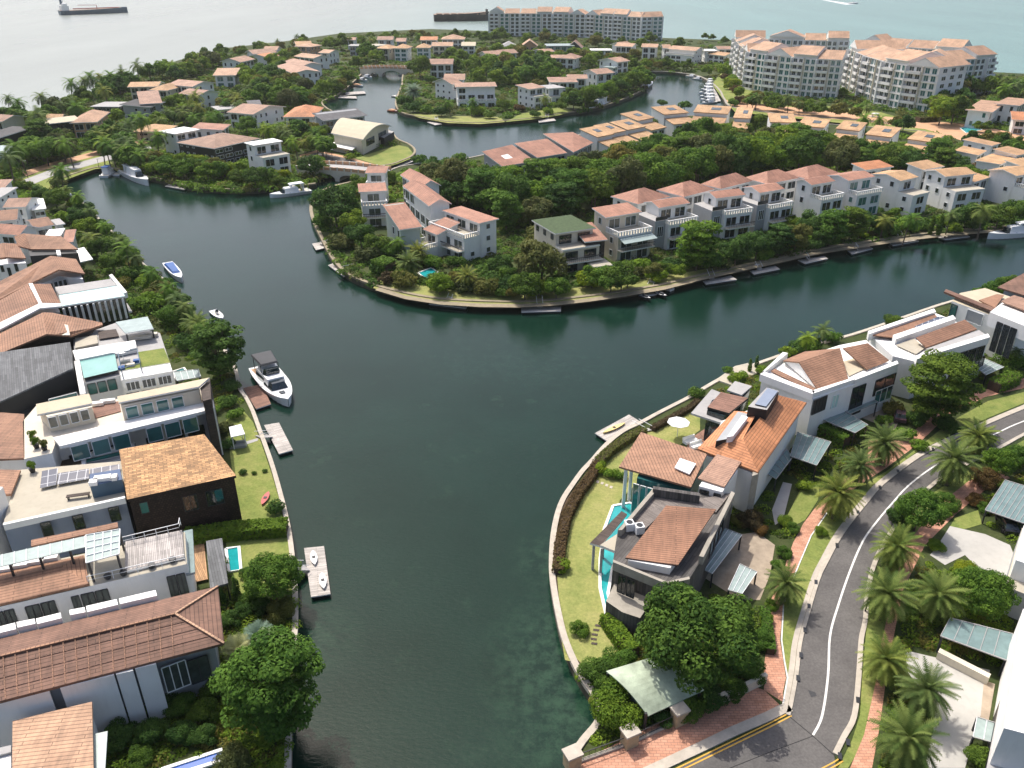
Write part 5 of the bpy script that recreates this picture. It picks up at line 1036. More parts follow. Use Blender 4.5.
# ---------------- buildings described piece by piece ----------------
class Bld:
    def __init__(s, label, c, cat='house', name='house', short=None, base=GZ, group=None):
        p = W(c[0], c[1], base); s.org = p; s.t = thing(name, label, cat, p, group); s.base = base
        s.walls = []; s.t['short'] = short or label; REG.append((p.x, p.y, 9, short or label))
    def prism(s, nm, px, z, m, mt=None, z0=None, par=None):
        P = [W(x, y, z) for x, y in px]; zb = s.base - .1 if z0 is None else z0; k = MB(); k.prism(P, zb, z, m, mt)
        s.walls += [(P[i], P[(i + 1) % len(P)], zb, z) for i in range(len(P))]
        if z0 is None: FOOT.append([(p.x, p.y) for p in P])
        return k.build(nm, par or s.t, s.org)
    def onwall(s, a):
        o = Vector((0, 0, CAM_H)); dr = (W(*a, 0) - o).normalized(); best = None
        for p, q, zb, zt in s.walls:
            e = q - p; n = Vector((e.y, -e.x, 0)); L = n.length
            if L < .8: continue
            n /= L; den = dr.dot(n)
            if abs(den) < 1e-5: continue
            t = (p - o).dot(n) / den; h = o + dr * t; u = (h - p).dot(e) / (L * L)
            if t > 0 and -.04 < u < 1.04 and zb - .3 < h.z < zt + .3 and (best is None or t < best[0]): best = (t, h)
        return best and best[1]
    def slab(s, nm, p3, t, m, ms=None, par=None):
        k = MB(); k.slab([W(*p) for p in p3], t, m, ms or m); return k.build(nm, par or s.t, s.org)
    def roof(s, faces, m, t=.28, nm='roof', ms=None):
        k = MB()
        for f in faces: k.slab([W(*p) for p in f], t, m, ms or m)
        return k.build(nm, s.t, s.org)
    def win(s, a, b, z, h, near=True, glass='glass_dark', frame='dark_metal', bars=1, proud=.06, n=1):
        p, q = s.onwall(a), s.onwall(b)
        if p is None or q is None: p, q = W(*a, z), W(*b, z)
        else: z = (p.z + q.z) / 2
        p = Vector((p.x, p.y, 0)); q = Vector((q.x, q.y, 0))
        for i in range(n):
            pa, pb = p.lerp(q, i / n + (.03 if n > 1 else 0)), p.lerp(q, (i + 1) / n - (.03 if n > 1 else 0)); d = pb - pa
            nn = Vector((d.y, -d.x, 0)).normalized()
            if facing((pa + pb) / 2, nn) < 0: nn = -nn
            window(s.t, s.org, pa, pb, nn, z - h, z, near, glass, frame, bars, proud=proud)
    def posts(s, px, z, m='dark_metal', r=.09, z0=None, nm='post'):
        for x, y in px:
            p = W(x, y, z); k = MB(); k.box(Vector((p.x, p.y, s.base if z0 is None else z0)), r * 2, r * 2, z - (s.base if z0 is None else z0), m); k.build(nm, s.t, s.org)
    def canopy(s, px, z, m='canopy_glass', n=6, zlow=None, nm='canopy', z0=None):
        o = s.slab(nm, [(x, y, z) for x, y in px], .07, m)
        a, b, c, d = [W(x, y, z) for x, y in px]; k = MB()
        for i in range(n + 1):
            u = i / n; k.bar(a.lerp(b, u) + Vector((0, 0, .03)), d.lerp(c, u) + Vector((0, 0, .03)), .06, .06, 'white_metal' if m != 'canopy_teal' else 'slab_grey')
        k.bar(a, b, .1, .12, 'slab_grey'); k.bar(d, c, .1, .12, 'slab_grey'); k.build('frame', o, s.org) if False else k.build('frame', s.t, s.org)
        cc = (a + b + c + d) / 4
        for p in (a, b, c, d):
            p = p.lerp(cc, .05); z1 = s.base if z0 is None else z0; kk = MB(); kk.box(Vector((p.x, p.y, z1)), .16, .16, z - .05 - z1, 'dark_metal'); kk.build('post', s.t, s.org)
    def rail(s, px, z, m='white_metal', h=1.0, step=1.0, glass=None):
        k = MB(); P = [W(x, y, z) for x, y in px]; e = Vector((0, 0, 1))
        for a, c in zip(P, P[1:]):
            n = max(1, int((c - a).length / step)); k.bar(a + e * h, c + e * h, .06, .06, m); k.bar(a + e * h * .5, c + e * h * .5, .03, .03, m)
            for i in range(n + 1): q = a.lerp(c, i / n); k.bar(q, q + e * h, .05, .05, m)
        k.build('railing', s.t, s.org)
def boxthing(nm, label, cat, x, y, z, dx, dy, dz, m, rot=0, mt=None):
    p = W(x, y, z); k = MB(); k.box(p, dx, dy, dz, m, rot); k.prism([p + Vector((a * dx * .4, c * dy * .4, 0)) for a, c in ((-1, -1), (1, -1), (1, 1), (-1, 1))], z + dz, z + dz + .04, mt or m)
    return tag(k.build(nm, None, p), label, cat)
# -- long brown hipped roof, lower left
b = Bld('long house with weathered brown hip roof and white fin walls in the lower left', (60, 700), short='the long brown hip roofed house')
b.prism('wall', [(-80,716),(150,657),(212,636),(206,592),(-80,660)], 8.2, 'grey_paint')
b.roof([[(-80,722,8.5),(224,643,8.5),(175,613.5,9.6),(-80,675.4,9.6)], [(224,643,8.5),(218,586,8.5),(175,613.5,9.6)], [(218,586,8.5),(-80,657.8,8.5),(-80,675.4,9.6),(175,613.5,9.6)]], 'tile_darkbrown', ms='tile_darkbrown')
k = MB()
for x_ in range(-45, 172, 12):
    k.bar(W(x_ + 2.5, 701 - .2585 * (x_ + 2.5) - .5, 8.56), W(x_, 656 - .243 * x_ + .6, 9.66), .06, .05, 'tile_brown')
for u in (.25, .5, .75): k.bar(W(-80,722,8.53).lerp(W(-80,675.4,9.63), u), W(224,643,8.53).lerp(W(175,613.5,9.63), u), .06, .05, 'tile_darkbrown')
k.bar(W(-80,675.4,9.7), W(175,613.5,9.7), .22, .14, 'tile_brown'); k.bar(W(175,613.5,9.7), W(224,643,8.6), .2, .14, 'tile_peach'); k.bar(W(175,613.5,9.7), W(218,586,8.6), .2, .14, 'tile_peach'); k.build('roof_ridges', b.t, b.org)
for q in ([(-40,712),(49,690.5),(48,686),(-40,707)], [(60,688),(114,675),(113,670),(59,683)], [(116,674.5),(133,670.5),(132,666),(115,670)], [(135,669),(156,664),(155,659.5),(134,664.5)]):
    b.prism('fin_wall', q, 8.25, 'white_paint')
for q in ([(-30,640),(16,629),(15,622.5),(-30,634)], [(17.5,627.5),(35.5,623.5),(34.5,618.5),(16.5,622)], [(37,624),(61.5,618),(60.5,612.5),(36,618.5)], [(70,615),(85.5,612),(84.5,607),(69,610)], [(87,612),(118,604.5),(116.5,599),(86,606)], [(120,604),(157,595.5),(155.5,590),(119,598.5)]):
    b.prism('back_parapet', q, 9.0, 'white_paint', z0=7.0)
b.win((160,664),(184,657), 7.9, 3.2, glass='glass_mid', frame='white_metal', bars=2, proud=.5); b.win((186,659),(206,652), 7.9, 3.0, glass='glass_mid', proud=.4)
# small peach roof at the bottom
b = Bld('low annex under a square peach tiled roof at the bottom left edge', (50, 760), short='the peach tiled annex')
b.prism('wall', [(14,790),(92,770),(90,708),(15,726)], 6.4, 'white_paint')
b.roof([[(12,800,6.8),(94,790,6.8),(92,701.5,6.8),(12.5,721,6.8)]], 'tile_peach'); b.slab('canopy', [(94,768,6.0),(105,770,6.0),(107.5,731,6.0),(93.5,734,6.0)], .15, 'canopy_glass', 'white_metal')
b.slab('gutter', [(-20,760,6.6),(11,752,6.6),(11,745,6.6),(-20,752,6.6)], .2, 'slab_grey'); b.prism('side_wall', [(-20,790),(11,782),(11,752),(-20,760)], 6.3, 'white_paint')
def pool(label, px, m='pool', z=GZ + .12, rim='white_paint', nm='swimming_pool'):
    P = [W(x, y, z) for x, y in px]; org = P[0].copy(); t = thing(nm, label, 'pool', org)
    FOOT.append([(p.x, p.y) for p in P]); c = sum(P, Vector((0, 0, 0))) / len(P); k = MB(); tri = geometry.tessellate_polygon([P])
    for f in tri:
        q = [P[i] for i in f]
        if (q[1] - q[0]).cross(q[2] - q[0]).z < 0: q = q[::-1]
        k.face(q, m)
    k.build('water', t, org)
    strip(P + [P[0]], .35, GZ - .1, z + .12, rim).build('rim', t, org)
pool('bright blue swimming pool at the bottom left corner', [(160,780),(224,760),(222,750),(158,771)], 'pool_blue')
pool('teal plunge pool beside the dark slatted roof and yellow hedge', [(226,549),(239,547),(241,570),(229,572)], 'pool')
pool('small teal pool behind the glass and lawn roofed house', [(172,372),(184,368),(190,376),(177,381)], 'pool_deep', z=GZ + .3)
pool('curved turquoise pool between lawn and the pool house', [(613,506),(630,503),(646,511),(640,526),(622,545),(612,570),(608,594),(612,612),(606,614),(600,588),(600,560),(604,530)], 'pool')
pool('tiny turquoise pool among the palms of the island tip', [(418,273),(431,268),(438,272),(426,279)], 'pool')
pool('turquoise pool before the modern glass villa', [(960,128),(975,125),(982,130),(966,133)], 'pool')
# -- terrace house with pergola
b = Bld('pale house with small brown hip roof, grey deck roof and glass pergola', (90, 600), short='the glass pergola house')
b.prism('wall', [(-40,616),(187,564),(185,532),(-40,580)], 8.6, 'white_paint', 'terrace_beige')
b.roof([[(-40,613,9.0),(89,583.5,9.0),(61,566,9.45),(-40,588,9.45)], [(89,583.5,9.0),(84,555,9.0),(61,566,9.45)], [(84,555,9.0),(-40,581,9.0),(-40,588,9.45),(61,566,9.45)]], 'tile_brown')
for a, c, h, n in (((-8,613.5),(14,608.5),1.9,2), ((24,607),(55,600),2.3,2), ((71,597),(78.5,595),2.3,1), ((80,595),(108,588),2.0,2), ((166,577),(185,572.5),2.8,2)): b.win(a, c, 7.6, h, glass='glass_mid', n=n)
b.slab('pergola_roof', [(86,563,11.3),(119,554,11.3),(120,529,11.3),(86,535,11.3)], .08, 'canopy_glass'); b.slab('pergola_roof', [(-10,569,11.0),(85,547,11.0),(85,536,11.0),(-10,557,11.0)], .08, 'canopy_glass')
b.posts([(88,562),(117,554),(119,531),(88,536)], 11.2, z0=8.6); b.posts([(10,565),(40,558),(70,551)], 10.9, z0=8.6)
k = MB()
for u in (0, .25, .5, .75, 1):
    k.bar(W(86,563,11.35).lerp(W(119,554,11.35), u), W(86,535,11.35).lerp(W(120,529,11.35), u), .08, .12, 'white_metal'); k.bar(W(86,563,11.35).lerp(W(86,535,11.35), u), W(119,554,11.35).lerp(W(120,529,11.35), u), .06, .1, 'white_metal')
for i in range(9): k.bar(W(-10,569,11.05).lerp(W(85,547,11.05), i / 8), W(-10,557,11.05).lerp(W(85,536,11.05), i / 8), .06, .1, 'white_metal')
k.build('pergola_frame', b.t, b.org)
b.slab('deck_roof', [(125,571,9.0),(184,556.5,9.0),(182,530,9.0),(125,541.5,9.0)], .35, 'deck_pale', 'white_paint'); b.rail([(122,545),(180,531),(181,525)], 9.0); b.rail([(89,584),(186,562)], 8.7, step=2.2)
b.slab('roof_slab', [(186,574,7.4),(195,572,7.4),(192.5,529,7.4),(183.5,531,7.4)], .3, 'canopy_teal', 'grey_paint'); b.slab('entrance_canopy', [(155,577,7.0),(186,573,7.0),(185,567,7.0),(154,571,7.0)], .12, 'canopy_glass')
b.slab('tile_strip', [(31,546,9.6),(118,527,9.6),(117.5,522,9.6),(31,540,9.6)], .2, TB, TB)
for i, (x, y) in enumerate([(7,573),(22,569),(38,565.5),(52,562)]):
    k = MB(); p = W(x, y, 8.6); k.box(p, 1.5, .8, .8, 'white_paint', .23); k.build('roof_box', b.t, b.org)
for x, y in ((108,578),(124,574.5),(152,567),(173,561)): p = W(x, y, 8.7); k = MB(); k.tube([p, p + Vector((0, 0, .4))], [.3, .4], 'dark_metal', 8); k.build('planter', b.t, b.org)
tag(flat('deck', [(195,582),(208,579),(204,541),(193,544)], GZ + .35, 'deck_tan'), kind='structure')
b = Bld('pavilion with dark slatted lean roof beside the teal plunge pool', (215, 575), short='the dark slatted pavilion')
b.slab('roof', [(210,588,4.2),(228,583,4.2),(222,538,4.2),(206,541,4.2)], .2, 'roof_slat'); b.prism('wall', [(211,585),(214,584.5),(208,543),(206.5,543)], 4.0, 'white_paint'); b.posts([(227,582),(221,540)], 4.0)
tag(boxthing('planter_box', 'tall white roof block beside the blue grey wall at left edge', 'block', 2, 560, GZ, 3.2, 4.2, 9.2, 'white_paint'), None)
# -- blue grey terrace house + golden shake block
b = Bld('blue grey walled house with wide beige roof terrace and solar panels', (70, 540), short='the blue grey terrace house')
b.prism('wall', [(3,525),(125,498),(122,461),(18,470)], 8.0, 'blue_grey', 'terrace_beige')
for q in ([(3,525),(125,498),(125,496),(3,523)],): b.prism('parapet', q, 8.5, 'white_paint', z0=7.7)
for a, c in (((40,523),(50,520.5)), ((72,516),(82,513.5)), ((108,508),(118,505.5))): b.win(a, c, 6.9, 2.0, glass='glass_dark', bars=0, proud=.12)
b.slab('solar_panel', [(40,488,8.4),(56,484.5,8.4),(58,468,8.6),(42,471,8.6)], .06, 'solar_cell', 'white_metal'); b.slab('solar_panel', [(57,484.2,8.4),(89,478.5,8.4),(89,468.5,8.6),(58.5,473,8.6)], .06, 'solar_cell', 'white_metal'); b.slab('solar_panel', [(90,478,8.4),(120,471,8.4),(120,464,8.6),(90,468.5,8.6)], .06, 'solar_cell', 'white_metal')
b.prism('plant_screen', [(90,486),(122,479.5),(120,469),(89.5,474)], 9.8, 'ship_blue', 'blue_hull', z0=8.0)
for x, y, w in ((103,480,1.9), (94,484,.9), (115,479,.6)): k = MB(); k.box(W(x, y, 9.8), w, .9, .5, 'white_paint', .25); k.build('air_conditioner', b.t, b.org)
bt = thing('bench', 'dark metal bench standing alone on the beige roof terrace', 'bench', W(79, 498, 8.0)); k = MB(); o = W(79, 498, 8.0)
k.box(o + Vector((0, 0, .42)), 2.6, .6, .08, 'slat_dark', .25); k.build('seat', bt, o); 
for s in (-1, 1): k = MB(); k.box(o + Vector((s * 1.1, s * .28, 0)), .08, .55, .42, 'dark_metal', .25); k.build('leg', bt, o)
b = Bld('boxy house with golden wood shake roof and black shingle walls', (180, 500), short='the golden shake block')
b.prism('wall', [(129,500),(234,476.5),(203.5,437),(121,451.5)], 8.3, 'shingle_black'); b.roof([[(127,499.5,8.7),(236,475.5,8.7),(204,434,8.7),(119,449.5,8.7)]], 'shake_gold', .35, ms='shingle_black')
b.win((139,503),(147,501.3), 6.9, 1.6, glass='glass_teal', bars=0); b.win((182,497),(196,494), 4.2, 2.2, glass='glass_dark', bars=1); b.win((205,492),(222,488), 3.9, 2.2, glass='glass_dark', bars=1)
# -- white terrace house with long beam
b = Bld('white house with long bright roof beam, teal glazing and beige terrace', (110, 470), short='the white beam house')
b.prism('wall', [(24,459),(52,453),(56,441),(214,404),(209,382),(120,399),(36,406),(23,421)], 8.6, 'white_paint', 'terrace_cream')
b.prism('beam', [(60,446),(214,408.5),(212,400.5),(53,437.5)], 9.2, 'white_paint', z0=8.75); b.prism('end_column', [(208.5,409),(214.5,407.5),(213,399.5),(209,400.5)], 9.3, 'white_paint')
b.win((68,447),(130,432.5), 8.2, 2.2, glass='glass_teal', frame='white_metal', n=3, bars=0, proud=.1); b.win((144,429),(198,416), 8.2, 2.2, glass='glass_teal', frame='white_metal', n=3, bars=0, proud=.1); b.win((67,456),(128,441.5), 5.0, 2.2, glass='glass_dark', n=3, bars=0)
b.win((144,439),(205,424), 5.0, 2.4, glass='glass_dark', n=3, bars=0)
b.prism('upper_room', [(121,406.5),(199,390),(198,380),(119,396)], 11.3, 'cream_paint', z0=8.6); b.slab('upper_roof', [(118.5,402.5,11.8),(199,386.5,11.8),(209.5,377.5,11.8),(117,396.5,11.8)], .25, 'sand_roof', 'white_paint')
b.win((123,408),(184,395), 11.0, 1.7, glass='glass_teal', frame='white_metal', n=4, bars=0, proud=.12); b.prism('end_wall', [(203,401),(211,399),(210,379),(200,388)], 11.2, 'slat_dark')
b.slab('balcony_floor', [(124,418,8.75),(207,399,8.75),(204,394,8.75),(124,412,8.75)], .1, 'sand_roof')
b.prism('upper_room', [(47,417),(92,407),(89,396),(37,405)], 11.0, 'cream_paint', z0=8.6); b.slab('upper_roof', [(37,414.5,11.3),(92.5,403,11.3),(89,393.5,11.3),(36,404,11.3)], .25, 'sand_roof', 'white_paint')
b.win((46,417.5),(89,409), 10.7, 1.6, glass='glass_mid', frame='white_metal', n=4, bars=0, proud=.1)
b.slab('roof_deck', [(95,418,8.75),(121,411,8.75),(119,401,8.75),(92,406,8.75)], .08, 'deck_red')
for x, y, s in ((98,405,1.6), (108,402.5,2.0)): k = MB(); k.box(W(x, y, 8.8), s, .7, .45, 'white_paint', .25); k.build('roof_sofa', b.t, b.org)
for x, y, mt in ((34,441,2), (37,448,2), (45,450,3), (33,472,0)):
    o = W(x, y, 8.6 if y < 460 else 8.0); t = thing('potted_plant', {441: 'yellow potted plant furthest back on the beige terrace', 448: 'potted plant between the two others on the beige terrace', 450: 'potted plant nearest the terrace edge of the white beam house', 472: 'dark potted plant beside the solar panels'}[y], 'potted plant', o)
    k = MB(); k.tube([o, o + Vector((0, 0, .55))], [.28, .4], 'black_paint', 10); k.build('pot', t, o)
    q = bpy.data.objects.new('foliage', PROTO['bush'][mt][0]); C.objects.link(q); q.parent = t; q.scale = (.5, .5, .9); q.location = (0, 0, .5)
b = Bld('low courtyard block with white rimmed dark teal pool on its roof', (100, 470), short='the rooftop pool court')
b.prism('wall', [(54,474),(134,456),(136,440),(60,458)], 5.4, 'white_paint', 'slab_grey'); b.slab('pool_water', [(86,463,5.55),(131,453,5.55),(131,446,5.55),(86,455,5.55)], .1, 'pool_deep', 'white_paint')
b.slab('timber_deck', [(58,472,5.5),(80,467,5.5),(81,456,5.5),(62,460,5.5)], .1, 'slat_dark'); b.prism('parapet', [(82,468.5),(86,467.5),(85,454),(81,455)], 6.2, 'white_paint', z0=5.3); b.prism('parapet', [(60,476),(86,470),(86,468),(60,474)], 6.2, 'white_paint', z0=5.3); b.prism('parapet', [(86,455),(134,444),(134,442),(85,453)], 6.2, 'white_paint', z0=5.3)
for q, lb in (([(-20,460),(23.5,458),(23,414),(-20,411)], 'brown tiled roof house cut off at the left edge beside the white beam house'), ([(-20,496),(10,494),(19.5,470),(-20,469)], 'brown tiled corner roof by the blue grey terrace house')):
    b = Bld(lb, q[1]); b.prism('wall', q, 8.2, 'white_paint'); b.roof([[(x + (1 if i in (1, 2) else 0), y, 8.6) for i, (x, y) in enumerate(q)]], 'tile_brown')
# -- charcoal barn
b = Bld('charcoal barn like house with grey slatted roof at the left edge', (40, 400), short='the grey slatted barn house')
W5 = [(-40,420,8.0),(73,368,9.0),(70,342,10.3),(-40,358,10.3)]
b.roof([W5], 'roof_slat', .25); k = MB(); P = [W(*p) for p in [(-38,421,7.8),(72,371,8.6),(80,374,8.6),(78,345,9.4),(70,344,9.8),(-38,361,9.8)]]
b.prism('wall', [(-38,436),(79,396),(76,361),(-38,375)], 5.5, 'black_paint'); k = MB()
k.solid([W(*p) - Vector((0, 0, 4)) for p in W5], [W(*p) - Vector((0, 0, .3)) for p in W5], 'black_paint'); k.build('upper_wall', b.t, b.org)
b.slab('ledge', [(-20,417,5.0),(80,395,5.0),(79,391,5.0),(-20,412,5.0)], .25, 'white_paint'); b.win((48,398),(76,391), 7.0, 1.4, glass='glass_teal', frame='white_metal', bars=0, proud=.5)
# -- glass and lawn roof house
b = Bld('white house with teal glass roof, roof lawn and small parasol', (125, 385), short='the roof lawn house')
b.prism('wall', [(83,383),(120,375.5),(121,381),(173,372),(160,333),(115,323),(73,338),(75,362)], 7.4, 'white_paint', 'slab_grey')
b.slab('roof', [(125,333,9.6),(153.5,328.5,9.6),(147.5,316.5,9.6),(115.5,322,9.6)], .25, 'canopy_glass', 'white_paint'); b.posts([(126,332),(152,328)], 9.5, z0=7.6)
b.prism('parapet', [(75.5,360),(136.5,347.5),(135,340),(72.5,350.5)], 8.4, 'white_paint', z0=7.5)
b.slab('glass_roof', [(84,378,8.1),(118,370,8.1),(114.7,353,8.1),(79.5,359.5,8.1)], .2, 'roof_teal', 'dark_metal'); b.slab('roof_lawn', [(119.5,371,8.1),(170,362.5,8.1),(164,348,8.1),(138,352,8.1),(139,362,8.1),(119,366,8.1)], .2, 'lawn_green', 'white_paint')
b.prism('front_parapet', [(122,380),(172,371),(170,363.5),(120,372)], 8.5, 'white_paint', z0=7.0); b.prism('side_parapet', [(80,394),(85.5,393),(79.5,360),(74,361)], 8.3, 'white_paint')
b.win((86,384.5),(116,378.5), 7.0, 1.8, glass='glass_teal', n=3, bars=0); b.win((124,383),(172,374.5), 6.6, 1.4, glass='glass_dark', n=3, bars=2, frame='white_metal'); b.win((125,394),(170,386), 4.0, 1.8, glass='glass_dark', n=3)
b.slab('roof_deck', [(99,339,7.75),(119,336,7.75),(116,329,7.75),(98,331,7.75)], .1, 'slat_dark'); b.slab('planter', [(75,348,7.8),(98,343,7.8),(97,335,7.8),(75,338,7.8)], .3, 'terrace_beige')
k = MB()
for x, y in ((118,353),(137,349),(140,363),(121,369)): p = W(x, y, 10.2); k.bar(Vector((p.x, p.y, 8.1)), p, .1, .1, 'ship_blue')
for a_, c_ in (((118,353),(137,349)), ((137,349),(140,363)), ((140,363),(121,369)), ((121,369),(118,353))): k.bar(W(*a_, 10.2), W(*c_, 10.2), .12, .12, 'ship_blue')
k.build('pergola_frame', b.t, b.org)
for x, y, d_, m_ in ((122,369,.9,'mat_tarp'), (131,366,1.2,'seat_cream'), (137,362,1.0,'mat_tarp'), (126,363,1.3,'seat_cream')): k = MB(); k.box(W(x, y, 8.1), d_, .7, .45, m_, .3); k.build('seat', b.t, b.org)
for x, y in ((135,339),(146,338),(152,336)): k = MB(); k.box(W(x, y, 7.6), 1.9, .9, .5, 'seat_cream', .3); k.build('terrace_sofa', b.t, b.org)
b.canopy([(177,381),(201,377),(198.5,369),(174,372)], 4.0, n=4)
def parasol(label, x, y, z, r, m='hull_white', h=2.6, n=8):
    o = W(x, y, z); t = thing('parasol', label, 'parasol', o); k = MB(); c = o + Vector((0, 0, h + .45)); R2 = [o + Vector((math.cos(i * 6.283 / n) * r, math.sin(i * 6.283 / n) * r, h)) for i in range(n)]
    for i in range(n): k.face([c, R2[i], R2[(i + 1) % n]], m); k.face([c - Vector((0, 0, .06)), R2[(i + 1) % n] - Vector((0, 0, .06)), R2[i] - Vector((0, 0, .06))], m)
    k.build('canopy', t, o); k = MB(); k.tube([o, o + Vector((0, 0, h + .5))], .05, 'white_metal', 6); k.build('pole', t, o)
parasol('small white parasol over the blue seats on the roof lawn', 124, 361, 8.1, 1.3, h=1.9); parasol('large white round parasol on the lawn behind the pool house', 677, 437, GZ, 1.7)
# -- brown gables above
def gable2(label, L, Rr, m=TB, wall=None, wm='white_paint', wz=8, **kw):
    b = Bld(label, (wall[0][0], wall[0][1]), **kw); b.roof([L, Rr], m, .3, ms='white_paint' if kw.get('name') else m); b.prism('wall', wall, wz, wm); return b
b = gable2('house with folded brown roof meeting a small timber terrace at its tip', [(-30,366,8.6),(16,346,8.6),(46.5,334,10.6),(42.4,312.5,10.6),(-30,352,10.6)][:1] + [(46.5,334,10.6),(42.4,312.5,10.6),(-30,348,8.6)], [(46.5,334,10.6),(71,335.5,9.0),(102.6,324.5,8.6),(102,322.5,8.6),(51,312.5,10.2),(42.4,312.5,10.6)], wall=[(-30,372),(44,342),(88,336),(98,326),(52,318),(40,318),(-30,352)], wm='slat_dark', wz=7.6, short='the folded brown roof house')
b.slab('roof_patch', [(60,335,9.6),(70,335,9.6),(68,325,9.6),(58,323,9.6)], .1, 'cream_paint')
b = gable2('brown roofed house trimmed with broad white ridge and verge bands', [(-30,338,9.0),(39.7,303,10.8),(28,284.5,10.8),(-30,317,9.0)], [(41,303,10.8),(60.9,303.6,9.4),(50.6,283.8,9.4),(32,283.8,10.8)], wall=[(-30,350),(41,313),(60,312),(50,290),(30,291),(-30,322)], wz=7.8, short='the white trimmed brown roof')
b.slab('ridge_band', [(39,304,11.0),(42.5,304,11.0),(32.5,283,11.0),(28.5,283.5,11.0)], .15, 'white_paint'); b.slab('verge_band', [(-30,345,9.2),(41,307.5,11.0),(40,303,11.0),(-30,337,9.2)], .3, 'white_paint'); b.slab('verge_band', [(41,308,11.0),(61.5,306,9.6),(61,303.4,9.6),(41,303,11.0)], .3, 'white_paint')
b = gable2('brown gabled house with four slim dark windows in a white gable', [(-30,314,8.8),(32.8,282,8.8),(58.8,269.4,10.6),(50.6,255.7,10.6),(-30,296,8.8)], [(58.8,269.4,10.6),(84.8,273.5,8.8),(76,259,8.8),(50.6,255.7,10.6)], wall=[(-30,322),(34,288),(59,276),(83,279),(75,264),(50,262),(-30,300)], wz=8.2, short='the four window brown gable')
b.win((47,282),(66,279.5), 7.9, 2.2, glass='glass_dark', n=4, bars=0, frame='white_metal', proud=.4)
b = gable2('brown gabled house with black walls and a white chimney strip', [(18,246,9.0),(31,249,9.0),(25,233,10.8),(14,236,9.0)], [(31,249,9.2),(78,249,9.2),(61.5,236.5,10.4),(25,233.5,10.8)], wall=[(30,256),(78,253),(62,242),(26,241)], wm='black_paint', wz=8.6, short='the black walled brown gable')
b.slab('chimney_strip', [(57,255,9.0),(61,255,9.0),(60,250,9.2),(56,250,9.2)], .3, 'white_paint'); b.slab('lower_roof', [(80,262,6.5),(93,259,6.5),(84,247,6.5),(76,249,6.5)], .2, 'white_paint')
b = gable2('low white house with brown roof and two small dark windows at the left edge', [(-30,262,8.6),(6,257,8.6),(3,243,10),(-30,247,10)], [(6,257,9.6),(26,258,8.8),(17.5,243.5,8.8),(3,243,10)], wall=[(-30,268),(6,264),(26,263),(17,248),(-30,252)], wz=8.2)
b.win((0,266),(3,265.6), 7.4, 1.3, bars=0); b.win((7,268),(10,267.6), 7.2, 2.0, bars=0); b.win((14,264),(17,263.8), 7.4, 1.6, bars=0)
b = Bld('glass fronted hall with pale teal roof pool and white fins', (95, 315), short='the pale teal roof pool hall')
b.prism('wall', [(62,307),(125,297),(110,280),(55,288)], 8.0, 'glass_dark', 'slab_grey'); b.slab('roof_pool', [(62,306,8.6),(125,296,8.6),(119,285,8.6),(59,295,8.6)], .3, 'glass_pale', 'white_paint'); b.slab('roof_slab', [(59,294.5,8.7),(118,285,8.7),(110,279,8.7),(55,287,8.7)], .3, 'slab_grey', 'white_paint')
k = MB(); a_, c_ = W(64,308,8.2), W(123,298,8.2)
for i in range(11): p = a_.lerp(c_, i / 10) + Vector((0, -.25, 0)); k.box(Vector((p.x, p.y, 4.2)), .3, .5, 4.0, 'white_paint', .2)
k.build('fins', b.t, b.org); b.slab('balcony_floor', [(66,322,4.4),(132,311,4.4),(127,303,4.4),(64,313,4.4)], .3, 'slab_grey', 'white_paint'); b.rail([(88,321),(131,313)], 4.4)
b.prism('garden_parapet', [(124,293),(127,292),(112,274),(109,275)], 8.9, 'white_paint', z0=7.8)
# upper left rows
Hs([('white slab roofed house by the shrubs of the inlet', [(31,211),(51,208),(39,199.4),(30,200)], dict(z=7, roof='F', rm='white_paint', maxdep=22, raw=False)),
 ('brown roofed house with a messy roof terrace near the inlet', [(7.5,207.5),(37.5,207.5),(28.8,198),(12,199.4)], dict(z=8.5, roof='G', rise=1.2, rm=TR, maxdep=22)),
 ('grey canopy roofed house at the left edge below the inlet', [(-8,199),(11,198),(7,188),(-8,188)], dict(z=8.5, roof='F', rm='slab_grey', maxdep=20)),
 ('pink roofed cottage at the left edge nearest the inlet road', [(-6,190),(11,189),(6,180),(-6,180)], dict(z=7.5, roof='S', rise=1, rm=TR, maxdep=20)),
 ('tan gabled house at the left edge above the double gable', [(-6,223),(25,218.5),(15,210.5),(-6,211)], dict(z=9, roof='G', rise=1.3, rm=TB, maxdep=20)),
 ('brown roofed house with pale blue slab toward the canal shrubs', [(31,229),(56,225.5),(42.5,217.5),(28,221)], dict(z=8.5, roof='G', rise=1, rm=TB, maxdep=20)),
 ('small slate roofed annex over the canal shrubs', [(56,226),(66,224),(60,220),(52,221)], dict(z=7, roof='F', rm='slab_grey', maxdep=16)),
 ('salmon roofed house beside the black walled brown gable', [(-2,236),(30,235),(28.8,228.8),(6,224)], dict(z=8.5, roof='G', rise=1.4, rm=TT, maxdep=20)),
 ('white flat roofed house with pale parapet by the shrubs', [(47,237),(65,236),(61,229.4),(46,231)], dict(z=8.5, roof='F', rm='white_paint', maxdep=18)),
 ('narrow pink roofed wing behind the white parapet house', [(66,243),(79,242),(71,230),(62,231)], dict(z=7.5, roof='S', rise=.8, rm=TT, maxdep=18))])
